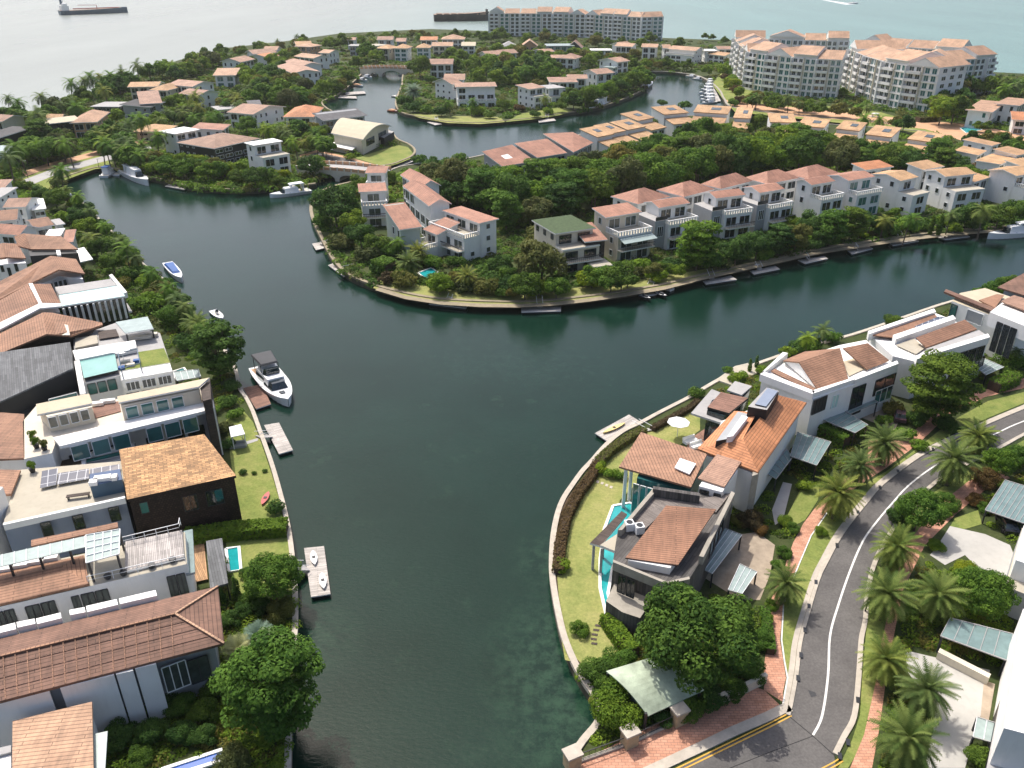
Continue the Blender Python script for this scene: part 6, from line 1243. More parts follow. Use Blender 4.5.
# ---------------- right shore ----------------
b = Bld('modern pool house with tan sloping roof, grey deck terrace and dark clad walls', (670, 560), short='the modern pool house')
b.prism('wall', [(613,561),(667,583),(690,578),(703,556),(734,493),(716,494),(658,487),(618,529)], 7.2, 'clad_grey', 'clad_grey')
b.slab('deck_roof', [(627,526,7.45),(640,534,7.45),(668,507,7.45),(716,512,7.45),(730,494,7.45),(703,498,7.45),(659,489,7.45)], .2, 'deck_grey'); b.roof([[(625.5,557.5,8.3),(678,565,8.3),(716,509,9.8),(666,505.5,9.8)]], 'tan_panel', .2, ms='tile_darkbrown')
for q in ([(613,562),(667,584),(667,581.5),(613,559.5)], [(667,584),(690,579),(689,576.5),(667,581.5)], [(699,556),(703.5,557),(735,493),(731.5,491)], [(618,530),(622,530),(658,488.5),(654,487)]): b.prism('parapet', q, 8.1, 'concrete', z0=7.0)
b.prism('end_wall', [(653,489),(700,496),(700,493),(653,486)], 8.6, 'clad_grey', z0=7.0)
b.prism('room_box', [(628,560),(670,568),(684,548),(650,540)], 8.1, 'white_paint', z0=7.0)
b.slab('side_roof', [(590,543,5.4),(600.5,546,5.4),(627,514,5.4),(621.5,511,5.4)], .25, 'slat_dark', 'white_paint'); b.slab('side_roof', [(600,545,5.9),(622.5,554,5.9),(634.5,541,5.9),(620,532,5.9)], .35, 'terrace_beige', 'white_paint'); b.posts([(594,544),(602,548),(604,533)], 5.2, 'grey_paint', .15)
for x, y in ((629,529),(639,532)):
    k = MB(); p = W(x, y, 7.3); k.box(p, 1.0, 1.0, 1.0, 'white_metal', .2); k.tube([p + Vector((0, 0, 1.0)), p + Vector((0, 0, 1.03))], .38, 'dark_metal', 12); k.build('air_conditioner', b.t, b.org)
b.prism('lower_wing', [(606,601),(622,612),(640,618),(652,600),(620,572)], 4.2, 'clad_grey', 'concrete'); b.canopy([(697,566),(712,574),(742,535),(724,528)], 3.6, n=4)
b.canopy([(728,590),(742,594),(757,572),(740,564)], 3.2, n=3)
b.win((618,574),(636,581), 5.9, 2.4, n=2, glass='glass_dark'); b.win((710,545),(724,517), 5.6, 2, n=3, glass='glass_dark', bars=0)
b = Bld('house with large plain brown roof and square skylight over a glass lounge', (660, 500), short='the skylight roofed house')
b.prism('wall', [(637,478),(690,492),(704,462),(650,445)], 7.3, 'glass_teal', 'glass_teal'); b.roof([[(619,466.5,7.7),(691,487,8.4),(707,454,8.8),(641,432,8.1)]], 'tile_brown', .25)
b.slab('skylight', [(674.6,467.5,8.65),(689.5,474,8.8),(696,463.5,8.9),(680,458,8.8)], .15, 'white_metal'); b.posts([(626,469),(632,462)], 7.5, 'white_metal', .2); b.win((633,483),(654,489), 6.9, 4.5, n=3, glass='glass_teal', frame='white_metal', bars=0)
b = Bld('white stair block under a pale pink roof between skylight and orange roofs', (715, 500), short='the pale pink roofed stair block')
b.prism('wall', [(699,486),(722,492),(738,470),(715,462)], 8.2, 'white_paint'); b.roof([[(697.8,478,8.5),(724.7,486.5,8.5),(741.4,461.5,8.5),(717,454,8.5)]], 'tile_rose', .2); b.win((700,489),(709,491.5), 7.5, 2.3, glass='glass_dark', bars=0); b.win((714,492.8),(721,494.5), 7.5, 2.3, glass='glass_dark', bars=0)
b = Bld('house with bright orange hip roof and grey rooftop box by the shore', (745, 470), short='the orange hip roofed house')
b.prism('wall', [(704,455),(755,474),(800,409),(770,401),(722,421)], 7.6, 'white_paint'); b.prism('wall_return', [(752,476),(758,474),(760,468),(754,468)], 8.0, 'concrete')
b.roof([[(758,472,8.2),(806.7,402.5,8.2),(778,395,9.9),(743,438.5,9.9)], [(697.5,448.5,8.2),(758,472,8.2),(743,438.5,9.9)], [(697.5,448.5,8.2),(743,438.5,9.9),(757,412,9.9),(734,411,8.6)]], 'tile_orange', .25)
b.prism('roof_well', [(716,441),(729,438.5),(748.5,414),(738,411.5)], 9.7, 'black_paint', 'grey_paint', z0=8.3); b.slab('roof_unit', [(727,437,10.4),(733,436,10.4),(748,417,10.4),(742,415,10.4)], .9, 'white_metal')
b.prism('roof_box', [(748,406.5),(767,410),(779,391),(766.7,387.5)], 11.2, 'black_paint', 'slab_grey', z0=8.0); b.slab('roof_box_lid', [(755,404,11.4),(766,406.5,11.4),(778,391,11.4),(767.5,388,11.4)], .12, 'blue_grey', 'black_paint')
b.slab('terrace', [(707.5,407,7.0),(729,413,7.0),(748,398,7.0),(721,392,7.0)], .4, 'deck_red', 'black_paint'); b.slab('eave_slab', [(691,413,5.9),(722,423,5.9),(726,416,5.9),(710,407,5.9),(722,393,5.9),(711.7,389,5.9)], .3, 'slab_grey', 'grey_paint'); b.slab('eave_slab', [(727,390,6.8),(741.7,395,6.8),(752,386,6.8),(735,381,6.8)], .25, 'slab_grey', 'grey_paint')
b.prism('terrace_wall', [(707,411),(724,417),(728,413),(722,396),(712,400)], 6.5, 'glass_dark'); b.prism('terrace_wall', [(728,396),(742,399),(750,390),(736,386)], 6.4, 'glass_dark')
b.canopy([(776,479),(792,458),(787,449),(766,473)], 3.6, n=5, m='canopy_teal'); b.canopy([(790,456),(816.7,465.5),(831,442),(797.5,432)], 3.9, n=6, m='canopy_teal')
b = Bld('white gabled house with brown tiled roof and planted roof notch', (830, 410), short='the white roof notch house')
b.prism('wall', [(813,399),(856,384),(898,368),(866,340),(840,345),(783,363),(762,377)], 8.4, 'white_paint', 'white_paint')
b.roof([[(817.5,389,8.9),(848,378,8.9),(840,348,10.8),(799,362,10.8)], [(783,360.5,9.2),(799,362,10.8),(840,348,10.8),(805,351.5,9.2)], [(866.7,369,8.9),(889,360,8.9),(868,343,10.6),(843,348,10.6)]], 'tile_brown', .2)
k = MB(); k.solid([W(817,390,8.2), W(799,363.5,8.2), W(784,361.5,8.2)], [W(817,390,8.7), W(799,362.5,10.6), W(784,361,9.0)], 'white_paint'); k.build('gable_wall', b.t, b.org)
for q in ([(813,393.5),(855,379),(856,376.5),(812,390.5)], [(855,380),(898.5,363.5),(897,360.5),(855,377)], [(760,374),(813,394),(815,391),(763,371)], [(760,374),(764,372),(788,353),(783,352)]): b.prism('parapet', q, 9.2, 'white_paint', z0=8.0)
b.slab('lean_roof', [(771,371,8.7),(812,391,8.7),(816,388,9.0),(775,368.5,9.0)], .15, 'tile_brown'); b.slab('roof_garden', [(849,376,8.6),(866,368,8.6),(857,357,8.6),(842,362,8.6)], .1, 'sand_roof')
b.win((814,400),(827,395.8), 7.8, 2.4, glass='black_paint', bars=3); b.win((833,396),(839,393.8), 7.9, 2.2, glass='glass_pale', frame='white_metal'); b.win((853,388),(866,383.4), 8.0, 5.0, glass='glass_dark', bars=1); b.win((876,380),(896,373), 8.0, 2.8, glass='glass_dark'); b.win((876,391),(893,385), 4.6, 2.4, glass='glass_teal', frame='white_metal', bars=2)
b.canopy([(819,418),(855,433),(868,425),(838,407)], 3.9, n=6, m='canopy_teal'); b.canopy([(838,407),(850,414),(878,402),(863,395)], 4.0, n=4, m='canopy_teal')
b = Bld('long white house with two strips of tan roof and dark solar panel', (925, 370), short='the long white house')
b.prism('wall', [(893,356),(918,362),(988,341),(953,320),(935,313),(870,335),(884,348)], 8.2, 'white_paint', 'white_paint')
b.slab('roof', [(873,335,8.9),(896.4,337.5,8.9),(940,322,8.9),(935,314,8.9),(923,315,8.9)], .2, 'tile_brown'); b.slab('roof', [(926.6,347.5,9.0),(977,329,9.0),(965,319.5,9.6),(916,337.5,9.6)], .2, 'tile_brown')
b.slab('solar_panel', [(914.6,326.5,9.2),(922,327.5,9.2),(948.5,317.5,9.2),(938,316.5,9.2)], .08, 'solar_cell')
for q in ([(896,339),(956,318.5),(953,315),(893,335)], [(869,334),(936,311.5),(934,308.5),(868,331)], [(917,359),(990,337),(988,333.5),(916,355.5)]): b.prism('parapet', q, 9.3, 'white_paint', z0=8.0)
b.slab('roof_ledge', [(918,358,8.9),(988,336,8.9),(979,330,8.9),(927,348.5,8.9)], .15, 'slab_grey'); b.slab('roof_yard', [(896,345,8.5),(916,354,8.5),(925,348,8.5),(914,338,8.5)], .1, 'terrace_beige')
b.win((950,356),(986,345), 7.6, 2.6, n=4, glass='glass_dark', bars=2); b.win((920,366),(944,358.6), 7.6, 2.0, n=2, glass='glass_mid', frame='white_metal'); b.win((950,366),(986,355.5), 4.4, 2.4, n=3, glass='glass_dark'); b.canopy([(973,365.5),(986,375),(1004,367),(981,357)], 3.4, n=5)
b = Bld('white villa with thin long brown roof edge and tall dark glazing at right', (985, 345), short='the thin edged white villa')
b.prism('wall', [(952,301),(1020,326),(1046,318),(1020,300),(985,288),(960,293)], 8.8, 'white_paint', 'sand_roof'); b.slab('roof_edge', [(944,291.5,9.6),(1030,326.5,9.6),(1034,323.5,9.6),(946,289,9.6)], .35, 'tile_darkbrown'); b.slab('roof_tiles', [(979,300,9.4),(995,308,9.4),(1004,295,9.4),(997,294,9.4)], .2, 'tile_brown')
b.prism('upper_room', [(990,312),(1030,328),(1044,316),(1003,302)], 11.2, 'white_paint', z0=8.7); b.slab('upper_roof', [(1001,301,11.8),(1040,316,11.8),(1050,306,11.8),(1014,295,11.8)], .2, TR); b.win((996,311),(1022,321), 10.9, 1.6, n=3, glass='glass_dark', bars=3)
b.win((952,303.5),(958,305.7), 8.2, 4.2, glass='glass_teal', bars=0); b.win((997,321.5),(1018,329.5), 8.2, 5.4, n=3, glass='glass_dark', bars=1); b.win((968,309),(984,315), 8.2, 2.2, n=1, glass='grey_paint', frame='white_metal', bars=0)
b = Bld('brown roofed house at the right edge behind the thin edged villa', (1020, 300)); b.prism('wall', [(1004,291),(1060,300),(1060,280),(1030,276)], 8.6, 'grey_paint'); b.roof([[(997.6,287,9),(1060,306,9),(1060,262,10.5),(1026,272,10.5)]], 'tile_darkbrown')
b = Bld('grey villa cut by the right edge with glass carport over a black car', (1020, 560), short='the glass carport villa')
b.canopy([(985,510),(1024,523.5),(1044,492),(1005,480)], 3.6, n=8, m='canopy_teal'); b.prism('wall', [(1005,586),(1040,600),(1060,540),(1022,528)], 5.0, 'grey_paint', 'terrace_beige'); b.win((1006.5,578),(1016.5,582), 4.6, 1.6, glass='glass_teal', bars=0, proud=.1); b.prism('white_wall', [(1016,560),(1040,568),(1044,530),(1024,525)], 7.5, 'white_paint')
b = Bld('white villa at the lower right edge with teal glass carport roof', (1015, 740), short='the white villa at lower right')
b.prism('wall', [(1004,728),(1050,740),(1070,600),(1023,609)], 8.5, 'white_paint', 'white_paint'); b.canopy([(940.5,636),(1006.8,660.5),(1013,634),(950,618)], 3.7, n=5, m='canopy_teal'); b.prism('garden_wall', [(938,652),(989,678),(991,674),(940,648)], 2.4, 'cream_paint')
b.prism('lower_wall', [(985,775),(1040,790),(1040,705),(1000,700)], 4.0, 'black_paint', 'slab_grey'); b.canopy([(973,737),(994,743),(997,723.5),(977,717)], 3.2, n=2)
tag(flat('planting_bed', [(984,680),(995,684),(988,725),(980,722)], L4 + .01, 'drive_tan'), kind='structure')
# patinated roof shed
b = Bld('open shed with curved patinated green metal roof under the spreading tree', (650, 715), cat='shed', name='shed', short='the patinated shed')
n_ = 10; A_ = [(606,671), (617,684), (628,697), (636,711.5), (640,716)]; k = MB(); a0, a1, b0, b1 = W(606,671,4.6), W(648,716,3.4), W(662,654,4.6), W(704,690,3.4)
prev = None
for i in range(n_ + 1):
    u = i / n_; z = Vector((0, 0, .45 * math.sin(math.pi * u))); p = a0.lerp(a1, u) + z; q = b0.lerp(b1, u) + z
    if prev: k.slab([prev[0], p, q, prev[1]], .1, 'patina')
    prev = (p, q)
k.build('roof', b.t, b.org); b.posts([(608,673),(646,713),(662,657),(700,688)], 3.6, 'dark_metal', .12)
k = MB(); c1, c2, c3, c4 = [W(x, y, 3.2) for x, y in ((628,690),(650,706),(690,682),(660,664))]; k.prism([c1, c2, c3, c4], GZ - .1, 3.4, 'awning_green'); k.build('wall', b.t, b.org)

b = Bld('cream house with a broad arched roof and dark glass end on the lawn tip', (365, 148), short='the arched cream house')
q4 = [W(331,133,7.2), W(363,139.5,7.2), W(392,126,7.2), W(348,119.5,7.2)]; b.prism('wall', [(334,134),(362,139),(388,126.5),(349,121)], 7.0, 'cream_paint'); k = MB(); prev = None
for i in range(11):
    u = i / 10; z_ = Vector((0, 0, 2.6 * math.sin(math.pi * u) ** .9)); p = q4[0].lerp(q4[3], u) + z_; q = q4[1].lerp(q4[2], u) + z_
    if prev: k.slab([prev[0], prev[1], q, p], .3, 'sand_roof', 'white_paint'); k.solid([Vector((*v[:2], 6.5)) for v in (prev[0].lerp(prev[1], .06), prev[0].lerp(prev[1], .93), p.lerp(q, .93), p.lerp(q, .06))], [v - Vector((0, 0, .25)) for v in (prev[0].lerp(prev[1], .06), prev[0].lerp(prev[1], .93), p.lerp(q, .93), p.lerp(q, .06))], 'cream_paint')
    prev = (p, q)
k.build('roof', b.t, b.org); b.prism('glass_room', [(378,136),(389,130.5),(394,131.5),(384,138)], 4.6, 'black_paint', 'slab_grey'); b.slab('annex_roof', [(328,145,3.6),(352,150,3.6),(357,146,3.6),(334,142,3.6)], .3, 'white_paint'); b.prism('annex_wall', [(330,145),(351,149),(355,146),(335,143)], 3.4, 'white_paint')
b.win((366,139.5),(374,136), 6, 2.4); b.win((378,133.5),(386,130), 6.2, 2.6, n=2)
flat('road', [(300,158),(318,152),(345,158),(366,164),(392,171),(386,176),(360,170),(335,164),(308,166)], L3, 'asphalt'); flat('promenade', [(300,155),(318,150),(345,156),(366,162),(392,169),(392,171),(366,164),(345,158),(318,152),(300,158)], L3, 'terracotta_plaster')
# ---------------- apartments ----------------
def apartment(label, front, z, fl, depth, roofs, short, wm='white_paint', rm='tile_peach', bay=7.5, back_extra=0):
    P = [W(x, y, GZ) for x, y in front]; c = sum(P, Vector((0, 0, 0))) / len(P); org = Vector((c.x, c.y, GZ))
    t = thing('apartment_block', label, 'apartment block', org); t['short'] = short; REG.append((c.x, c.y, z, short))
    segs = list(zip(P, P[1:])); wins = []; nrm = []
    for i, p in enumerate(P):
        d = (P[min(i + 1, len(P) - 1)] - P[max(i - 1, 0)]).normalized(); n = Vector((-d.y, d.x, 0))
        nrm.append(n)
    k = MB(); k2 = MB()
    for i, (a, b) in enumerate(segs):
        q = [a, b, b + nrm[i + 1] * depth, a + nrm[i] * depth]; k.prism(q, GZ - .1, z, wm, 'sand_roof')
    k.build('wall', t, org)
    sh = (z - GZ) / fl; m = 0; slabs = MB(); fins = MB(); extra = MB()
    for i, (a, b) in enumerate(segs):
        L = (b - a).length; d = (b - a).normalized(); n = -((nrm[i] + nrm[i + 1]) / 2).normalized(); nb = max(1, round(L / bay))
        for j in range(nb):
            u0, u1 = j / nb, (j + 1) / nb; pa, pb = a.lerp(b, u0), a.lerp(b, u1); w = (pb - pa).length
            typ = (i * 3 + j) % 3; out = 1.5 if typ == 0 else .5
            kk = MB(); s0, s1 = pa + d * .25, pb - d * .25
            if typ != 2:
                for f in range(fl):
                    zz = GZ + sh * f; kk.prism([s0 + n * out, s1 + n * out, s1 - n * .05, s0 - n * .05], zz - .25, zz + (1.0 if typ == 0 else .35), wm, 'slab_grey')
                kk.build('balcony_stack', t, org)
            ff = MB(); ff.box(Vector((*(pa + n * out * .5)[:2], GZ)), .5, out + .5, z - GZ, 'cream_paint' if typ else wm, math.atan2(n.y, n.x) + 1.57); ff.build('fin_wall', t, org)
            for f in range(fl):
                zz = GZ + sh * f; cs = [(.14, .42), (.58, .86)] if w > 5 else [(.14, .86)]
                for c0, c1 in cs: wins.append((pa.lerp(pb, c0), pa.lerp(pb, c1), n, zz + .5, zz + sh - .45, 'glass_teal' if typ == 1 else 'glass_mid'))
    e0, e1 = P[-1], P[-1] + nrm[-1] * depth; n = out2(e0, e1, c)
    for f in range(fl):
        for u in (.2, .5, .8): wins.append((e0.lerp(e1, u - .07), e0.lerp(e1, u + .07), n, GZ + sh * f + .9, GZ + sh * (f + 1) - .6, 'glass_dark'))
    wins.sort(key=lambda w_: w_[0].y)
    for w_ in wins[:90]: window(t, org, *w_[:5], False, w_[5], 'white_metal', 1, proud=.06)
    if len(wins) > 90:
        g = MB()
        for p, q, n, z0, z1, gm in wins[90:]: g.face([Vector((*(p + n * .05)[:2], z0)), Vector((*(q + n * .05)[:2], z0)), Vector((*(q + n * .05)[:2], z1)), Vector((*(p + n * .05)[:2], z1))], gm)
        o = g.build('windows', t, org); o['kind'] = 'stuff'
    # pitched roofs, gable ends to the front on alternate bays
    for i, (a, b) in enumerate(segs):
        L = (b - a).length; nb = max(1, round(L / (bay * 2))); n2 = (nrm[i] + nrm[i + 1]).normalized()
        for j in range(nb):
            pa, pb = a.lerp(b, j / nb + .02), a.lerp(b, (j + 1) / nb - .02); zr = z + (.0 if (i + j) % 2 else 1.5); kk = MB(); up = Vector((0, 0, 3.6))
            f0, f1 = pa - n2 * .4, pb - n2 * .4; g0, g1 = pa + n2 * (depth + .4), pb + n2 * (depth + .4)
            if zr > z: kk.prism([f0 + n2 * 1, f1 + n2 * 1, g1 - n2, g0 - n2], z, zr, wm)
            S = lambda p, zz: Vector((p.x, p.y, zz))
            if (i + j) % 3 == 0: fs = [[S(f1, zr), S(g1, zr), (S(f0, zr) + S(f1, zr)) / 2 * 0 + (S(g0, zr) + S(g1, zr)) / 2 + up, (S(f0, zr) + S(f1, zr)) / 2 + up], [S(g0, zr), S(f0, zr), (S(f0, zr) + S(f1, zr)) / 2 + up, (S(g0, zr) + S(g1, zr)) / 2 + up]]; ends = [(f0, f1), (g0, g1)]
            else: fs = [[S(f0, zr), S(f1, zr), (S(f1, zr) + S(g1, zr)) / 2 + up, (S(f0, zr) + S(g0, zr)) / 2 + up], [S(g1, zr), S(g0, zr), (S(f0, zr) + S(g0, zr)) / 2 + up, (S(f1, zr) + S(g1, zr)) / 2 + up]]; ends = [(f0, g0), (f1, g1)]
            for p, q in ends: kk.face([S(p, zr), S(q, zr), (S(p, zr) + S(q, zr)) / 2 + up * .93], wm)
            kk.build('gable_wall', t, org) if kk.v else None
            k3 = MB()
            for f in fs: k3.slab([p + Vector((0, 0, .2)) for p in f], .3, rm, 'white_paint')
            k3.build('roof', t, org)
    return t
apartment('long white seafront apartment block with peach gables on the horizon side', [(489,36),(520,36.2),(552,36.4),(585,37.4),(612,39.5),(640,41.5),(662,40.5)], 20, 6, 15, None, 'the long seafront apartments', bay=9)
apartment('curved pale apartment block with stacked balconies and peach roofs, left one of two', [(731,70),(735,78),(744,88.5),(762,92),(787,95.5),(811,98),(836,99.5)], 20, 6, 17, None, 'the left curved apartments')
apartment('apartment block with stacked balconies and white end wall, right one of two', [(843,87),(858,97),(876,104),(899,109),(930,113.5)], 21, 6, 24, None, 'the right apartment block')
apartment('white end wing of the right apartment block turning toward the sea', [(933,110),(946,97),(988,93)], 19, 6, 16, None, 'the white apartment end wing')
apartment('rear apartment wing seen as peach roofs behind the left curved block', [(765,66),(800,68),(845,69)], 18, 5, 14, None, 'the rear apartment wing')
apartment('rear apartment wing behind the right apartment block', [(856,76),(900,81),(955,86)], 19.5, 6, 14, None, 'the right rear apartment wing')
for q in ([(731,70),(744,88),(787,95),(836,99),(845,70)], [(843,87),(899,109),(935,113),(990,92),(900,76)]): FOOT.append([tuple(W(x, y)[:2]) for x, y in q])
# ---------------- bridges ----------------
def bridge(label, a, b, width, zt, arches, m='cream_paint', rail='terracotta_plaster'):
    A, B = W(*a, GZ), W(*b, GZ); d = (B - A); L = d.length; d.normalize(); n = Vector((-d.y, d.x, 0)); org = A.copy(); t = thing('bridge', label, 'bridge', org)
    k = MB(); N = 24
    def under(x):
        for c, r, h in arches:
            if abs(x - c) < r: return max(-1.0, h * math.sqrt(1 - ((x - c) / r) ** 2))
        return -2.0
    for i in range(N * 2):
        u0, u1 = i / (N * 2), (i + 1) / (N * 2); z0, z1 = under(u0), under(u1)
        p, q = A + d * L * u0, A + d * L * u1; top = lambda u: zt + .5 * math.sin(math.pi * u)
        bot = [Vector((*(p - n * width / 2)[:2], z0)), Vector((*(q - n * width / 2)[:2], z1)), Vector((*(q + n * width / 2)[:2], z1)), Vector((*(p + n * width / 2)[:2], z0))]
        tp = [Vector((v.x, v.y, top(u0) if j in (0, 3) else top(u1))) for j, v in enumerate(bot)]
        k.solid(bot, tp, m, 'slab_grey')
    k.build('deck', t, org)
    for s in (-1, 1):
        r = MB()
        for i in range(12):
            u0, u1 = i / 12, (i + 1) / 12; p, q = A + d * L * u0 + n * s * (width / 2 - .2), A + d * L * u1 + n * s * (width / 2 - .2)
            z0, z1 = zt + .5 * math.sin(math.pi * u0), zt + .5 * math.sin(math.pi * u1)
            r.bar(Vector((p.x, p.y, z0 + .5)), Vector((q.x, q.y, z1 + .5)), .35, 1.0, rail)
            r.box(Vector((p.x, p.y, z0)), .5, .5, 1.15, m)
        r.build('parapet', t, org)
    return t
bridge('low cream road bridge with two dark arches beside the white cube villa', (304,171), (386,177.5), 9, 3.0, [(.35, .12, 2.2), (.62, .12, 2.2)])
bridge('ochre arched bridge closing the far end of the channel', (362,73), (412,73.5), 9, 4.2, [(.28, .09, 2.2), (.62, .2, 3.4)], rail='terracotta_plaster')
# ---------------- docks ----------------
def dock(label, q, ramp=None, m='dock_grey', z=.55, th=.45):
    P = [W(x, y, z) for x, y in q]; org = sum(P, Vector((0, 0, 0))) / 4; org.z = 0; t = thing('floating_dock', label, 'dock', org)
    k = MB(); k.slab(P, .14, m, 'white_paint'); k.build('deck', t, org); k = MB(); k.prism(inset(P, .15), -.3, z - .14, 'black_paint'); k.build('float', t, org)
    if ramp:
        a, b = W(*ramp[0], GZ + .2), W(*ramp[1], z + .1); k = MB(); k.bar(a, b, 1.3, .12, 'slab_grey')
        s = (b - a).cross(Vector((0, 0, 1))).normalized() * .62
        for e in (s, -s): k.bar(a + e + Vector((0, 0, .8)), b + e + Vector((0, 0, .8)), .06, .06, 'white_metal')
        k.build('gangway', t, org)
for lb, q, r in [('grey dock at left with a white gangway, beside the sun canopy lawn', [(279,454),(293,450),(279,422.5),(264,425)], [(258,437),(270,436)]),
 ('white edged dock carrying a kayak in front of the round bright tree', [(311,597),(330.5,594),(324,546),(304,548)], [(294,568),(307,568)]),
 ('timber dock behind the large motor yacht', [(256,409),(271,404),(262,384),(243,388)], None),
 ('timber dock with a yellow kayak off the curved hedge', [(607,441),(642,422.5),(629,414.5),(595,433)], [(648,431),(635,424)]),
 ('pale dock below the shrubs of the island tip', [(344,276.5),(351,273),(337,262),(328,265)], [(351,268),(343,269)]),
 ('small dock with pink boards at the upper island tip', [(316,250),(326,247.5),(324,241.5),(312,243.5)], [(329,243),(322,244)]),
 ('long dock under the palms left of the dark slatted house', [(429,304),(466,308),(469,303.5),(431,300)], [(451,297),(449,302)]),
 ('dock with a small blue kayak in front of the pale tree', [(521.5,312),(561,311),(561,306.5),(521,307.5)], [(539,299),(540,307)]),
 ('dock with two jet skis below the timber patio', [(646,296),(658,294),(652,286),(641,288)], [(653,281),(650,288)]),
 ('wide dock below the big tiered canal tree', [(706,284),(737,279.5),(731,275.5),(703,281)], [(709,272),(712,279)]),
 ('dock right of the wide dock below the round canal tree', [(754,274),(780,269),(775,265.5),(750,271)], [(757,264),(760,270)]),
 ('pale dock in the middle of the canal row under dense trees', [(805,263.5),(828,258.5),(824,256),(798,260)], [(806,256),(809,260)]),
 ('dark shaded dock left of the small palm garden', [(852,254),(873,248.5),(867,245),(847,250)], [(855,246),(858,250)]),
 ('pale dock before the small palm garden', [(893,245.5),(919,241),(914,238),(888,241.5)], [(898,234),(901,240)]),
 ('pale dock before the stone lawn gap at right', [(945,239.5),(970,236.5),(965,233.5),(938,237)], [(947,229),(950,236)]),
 ('grey dock below the inlet bank trees', [(184,189.5),(190,187),(172,183),(165,186)], None),
 ('little dock before the white peninsula villa', [(435,125),(442,124),(438,121.5),(427,122)], [(436,118),(437,122)]),
 ('little dock before the blue peninsula villa', [(539,122.5),(556,120.5),(554,118.5),(538,120)], [(547,114),(547,119)]),
 ('dock beside the lawn of the arched cream house', [(399,166.5),(414,161),(407,158.5),(394,163)], None),
 ('upper dark dock by the channel berths', [(346,94.8),(366,93.5),(364,91),(345,92.3)], None),
 ('lower dark dock by the channel berths', [(338,97.8),(357,98.5),(356,96.2),(340,95.5)], None),
 ('white pontoon beside the stacked marina boats', [(716,101.5),(721,101),(713,86),(709,87)], None)]:
    dock(lb, q, r, 'deck_red' if 'behind the large' in lb else 'dock_grey')
b = Bld('planted stone jetty deck jutting from the shore by the dark roofed house', (738, 372), cat='jetty', name='jetty', short='the planted jetty', base=GZ)
b.prism('deck', [(716,379.5),(732,385),(762,370),(748,363),(735,366)], GZ + .25, 'cream_paint', 'terrace_beige', z0=-.5)
# ---------------- boats ----------------
def hull(k, o, d, L, Bm, h, m, deck, z0=-.25, n=12):
    s = Vector((-d.y, d.x, 0)); R1 = []
    for i in range(n + 1):
        u = i / n; w = Bm / 2 * (1 if u < .45 else max(.02, max(0.0, math.cos((u - .45) / .55 * 1.5708)) ** .62)) * (.9 + .1 * min(1, u * 5)); zt = h * (1 + .35 * u * u)
        c = o + d * (L * (u - .5)); R1.append((c, w, zt))
    for i in range(n):
        (c, w, zt), (c2, w2, zt2) = R1[i], R1[i + 1]; e = Vector((0, 0, 1))
        for sg in (-1, 1):
            a, b_, a1, b1 = c + s * sg * w + e * zt, c2 + s * sg * w2 + e * zt2, c + s * sg * w * .75 + e * z0, c2 + s * sg * w2 * .62 + e * z0
            k.face([a1, b1, b_, a] if sg < 0 else [a, b_, b1, a1], m)
        k.face([c - s * w + e * (zt - .08), c2 - s * w2 + e * (zt2 - .08), c2 + s * w2 + e * (zt2 - .08), c + s * w + e * (zt - .08)], deck)
    c, w, zt = R1[0]; k.face([c - s * w + Vector((0, 0, zt)), c + s * w + Vector((0, 0, zt)), c + s * w * .75 + Vector((0, 0, z0)), c - s * w * .75 + Vector((0, 0, z0))], m)
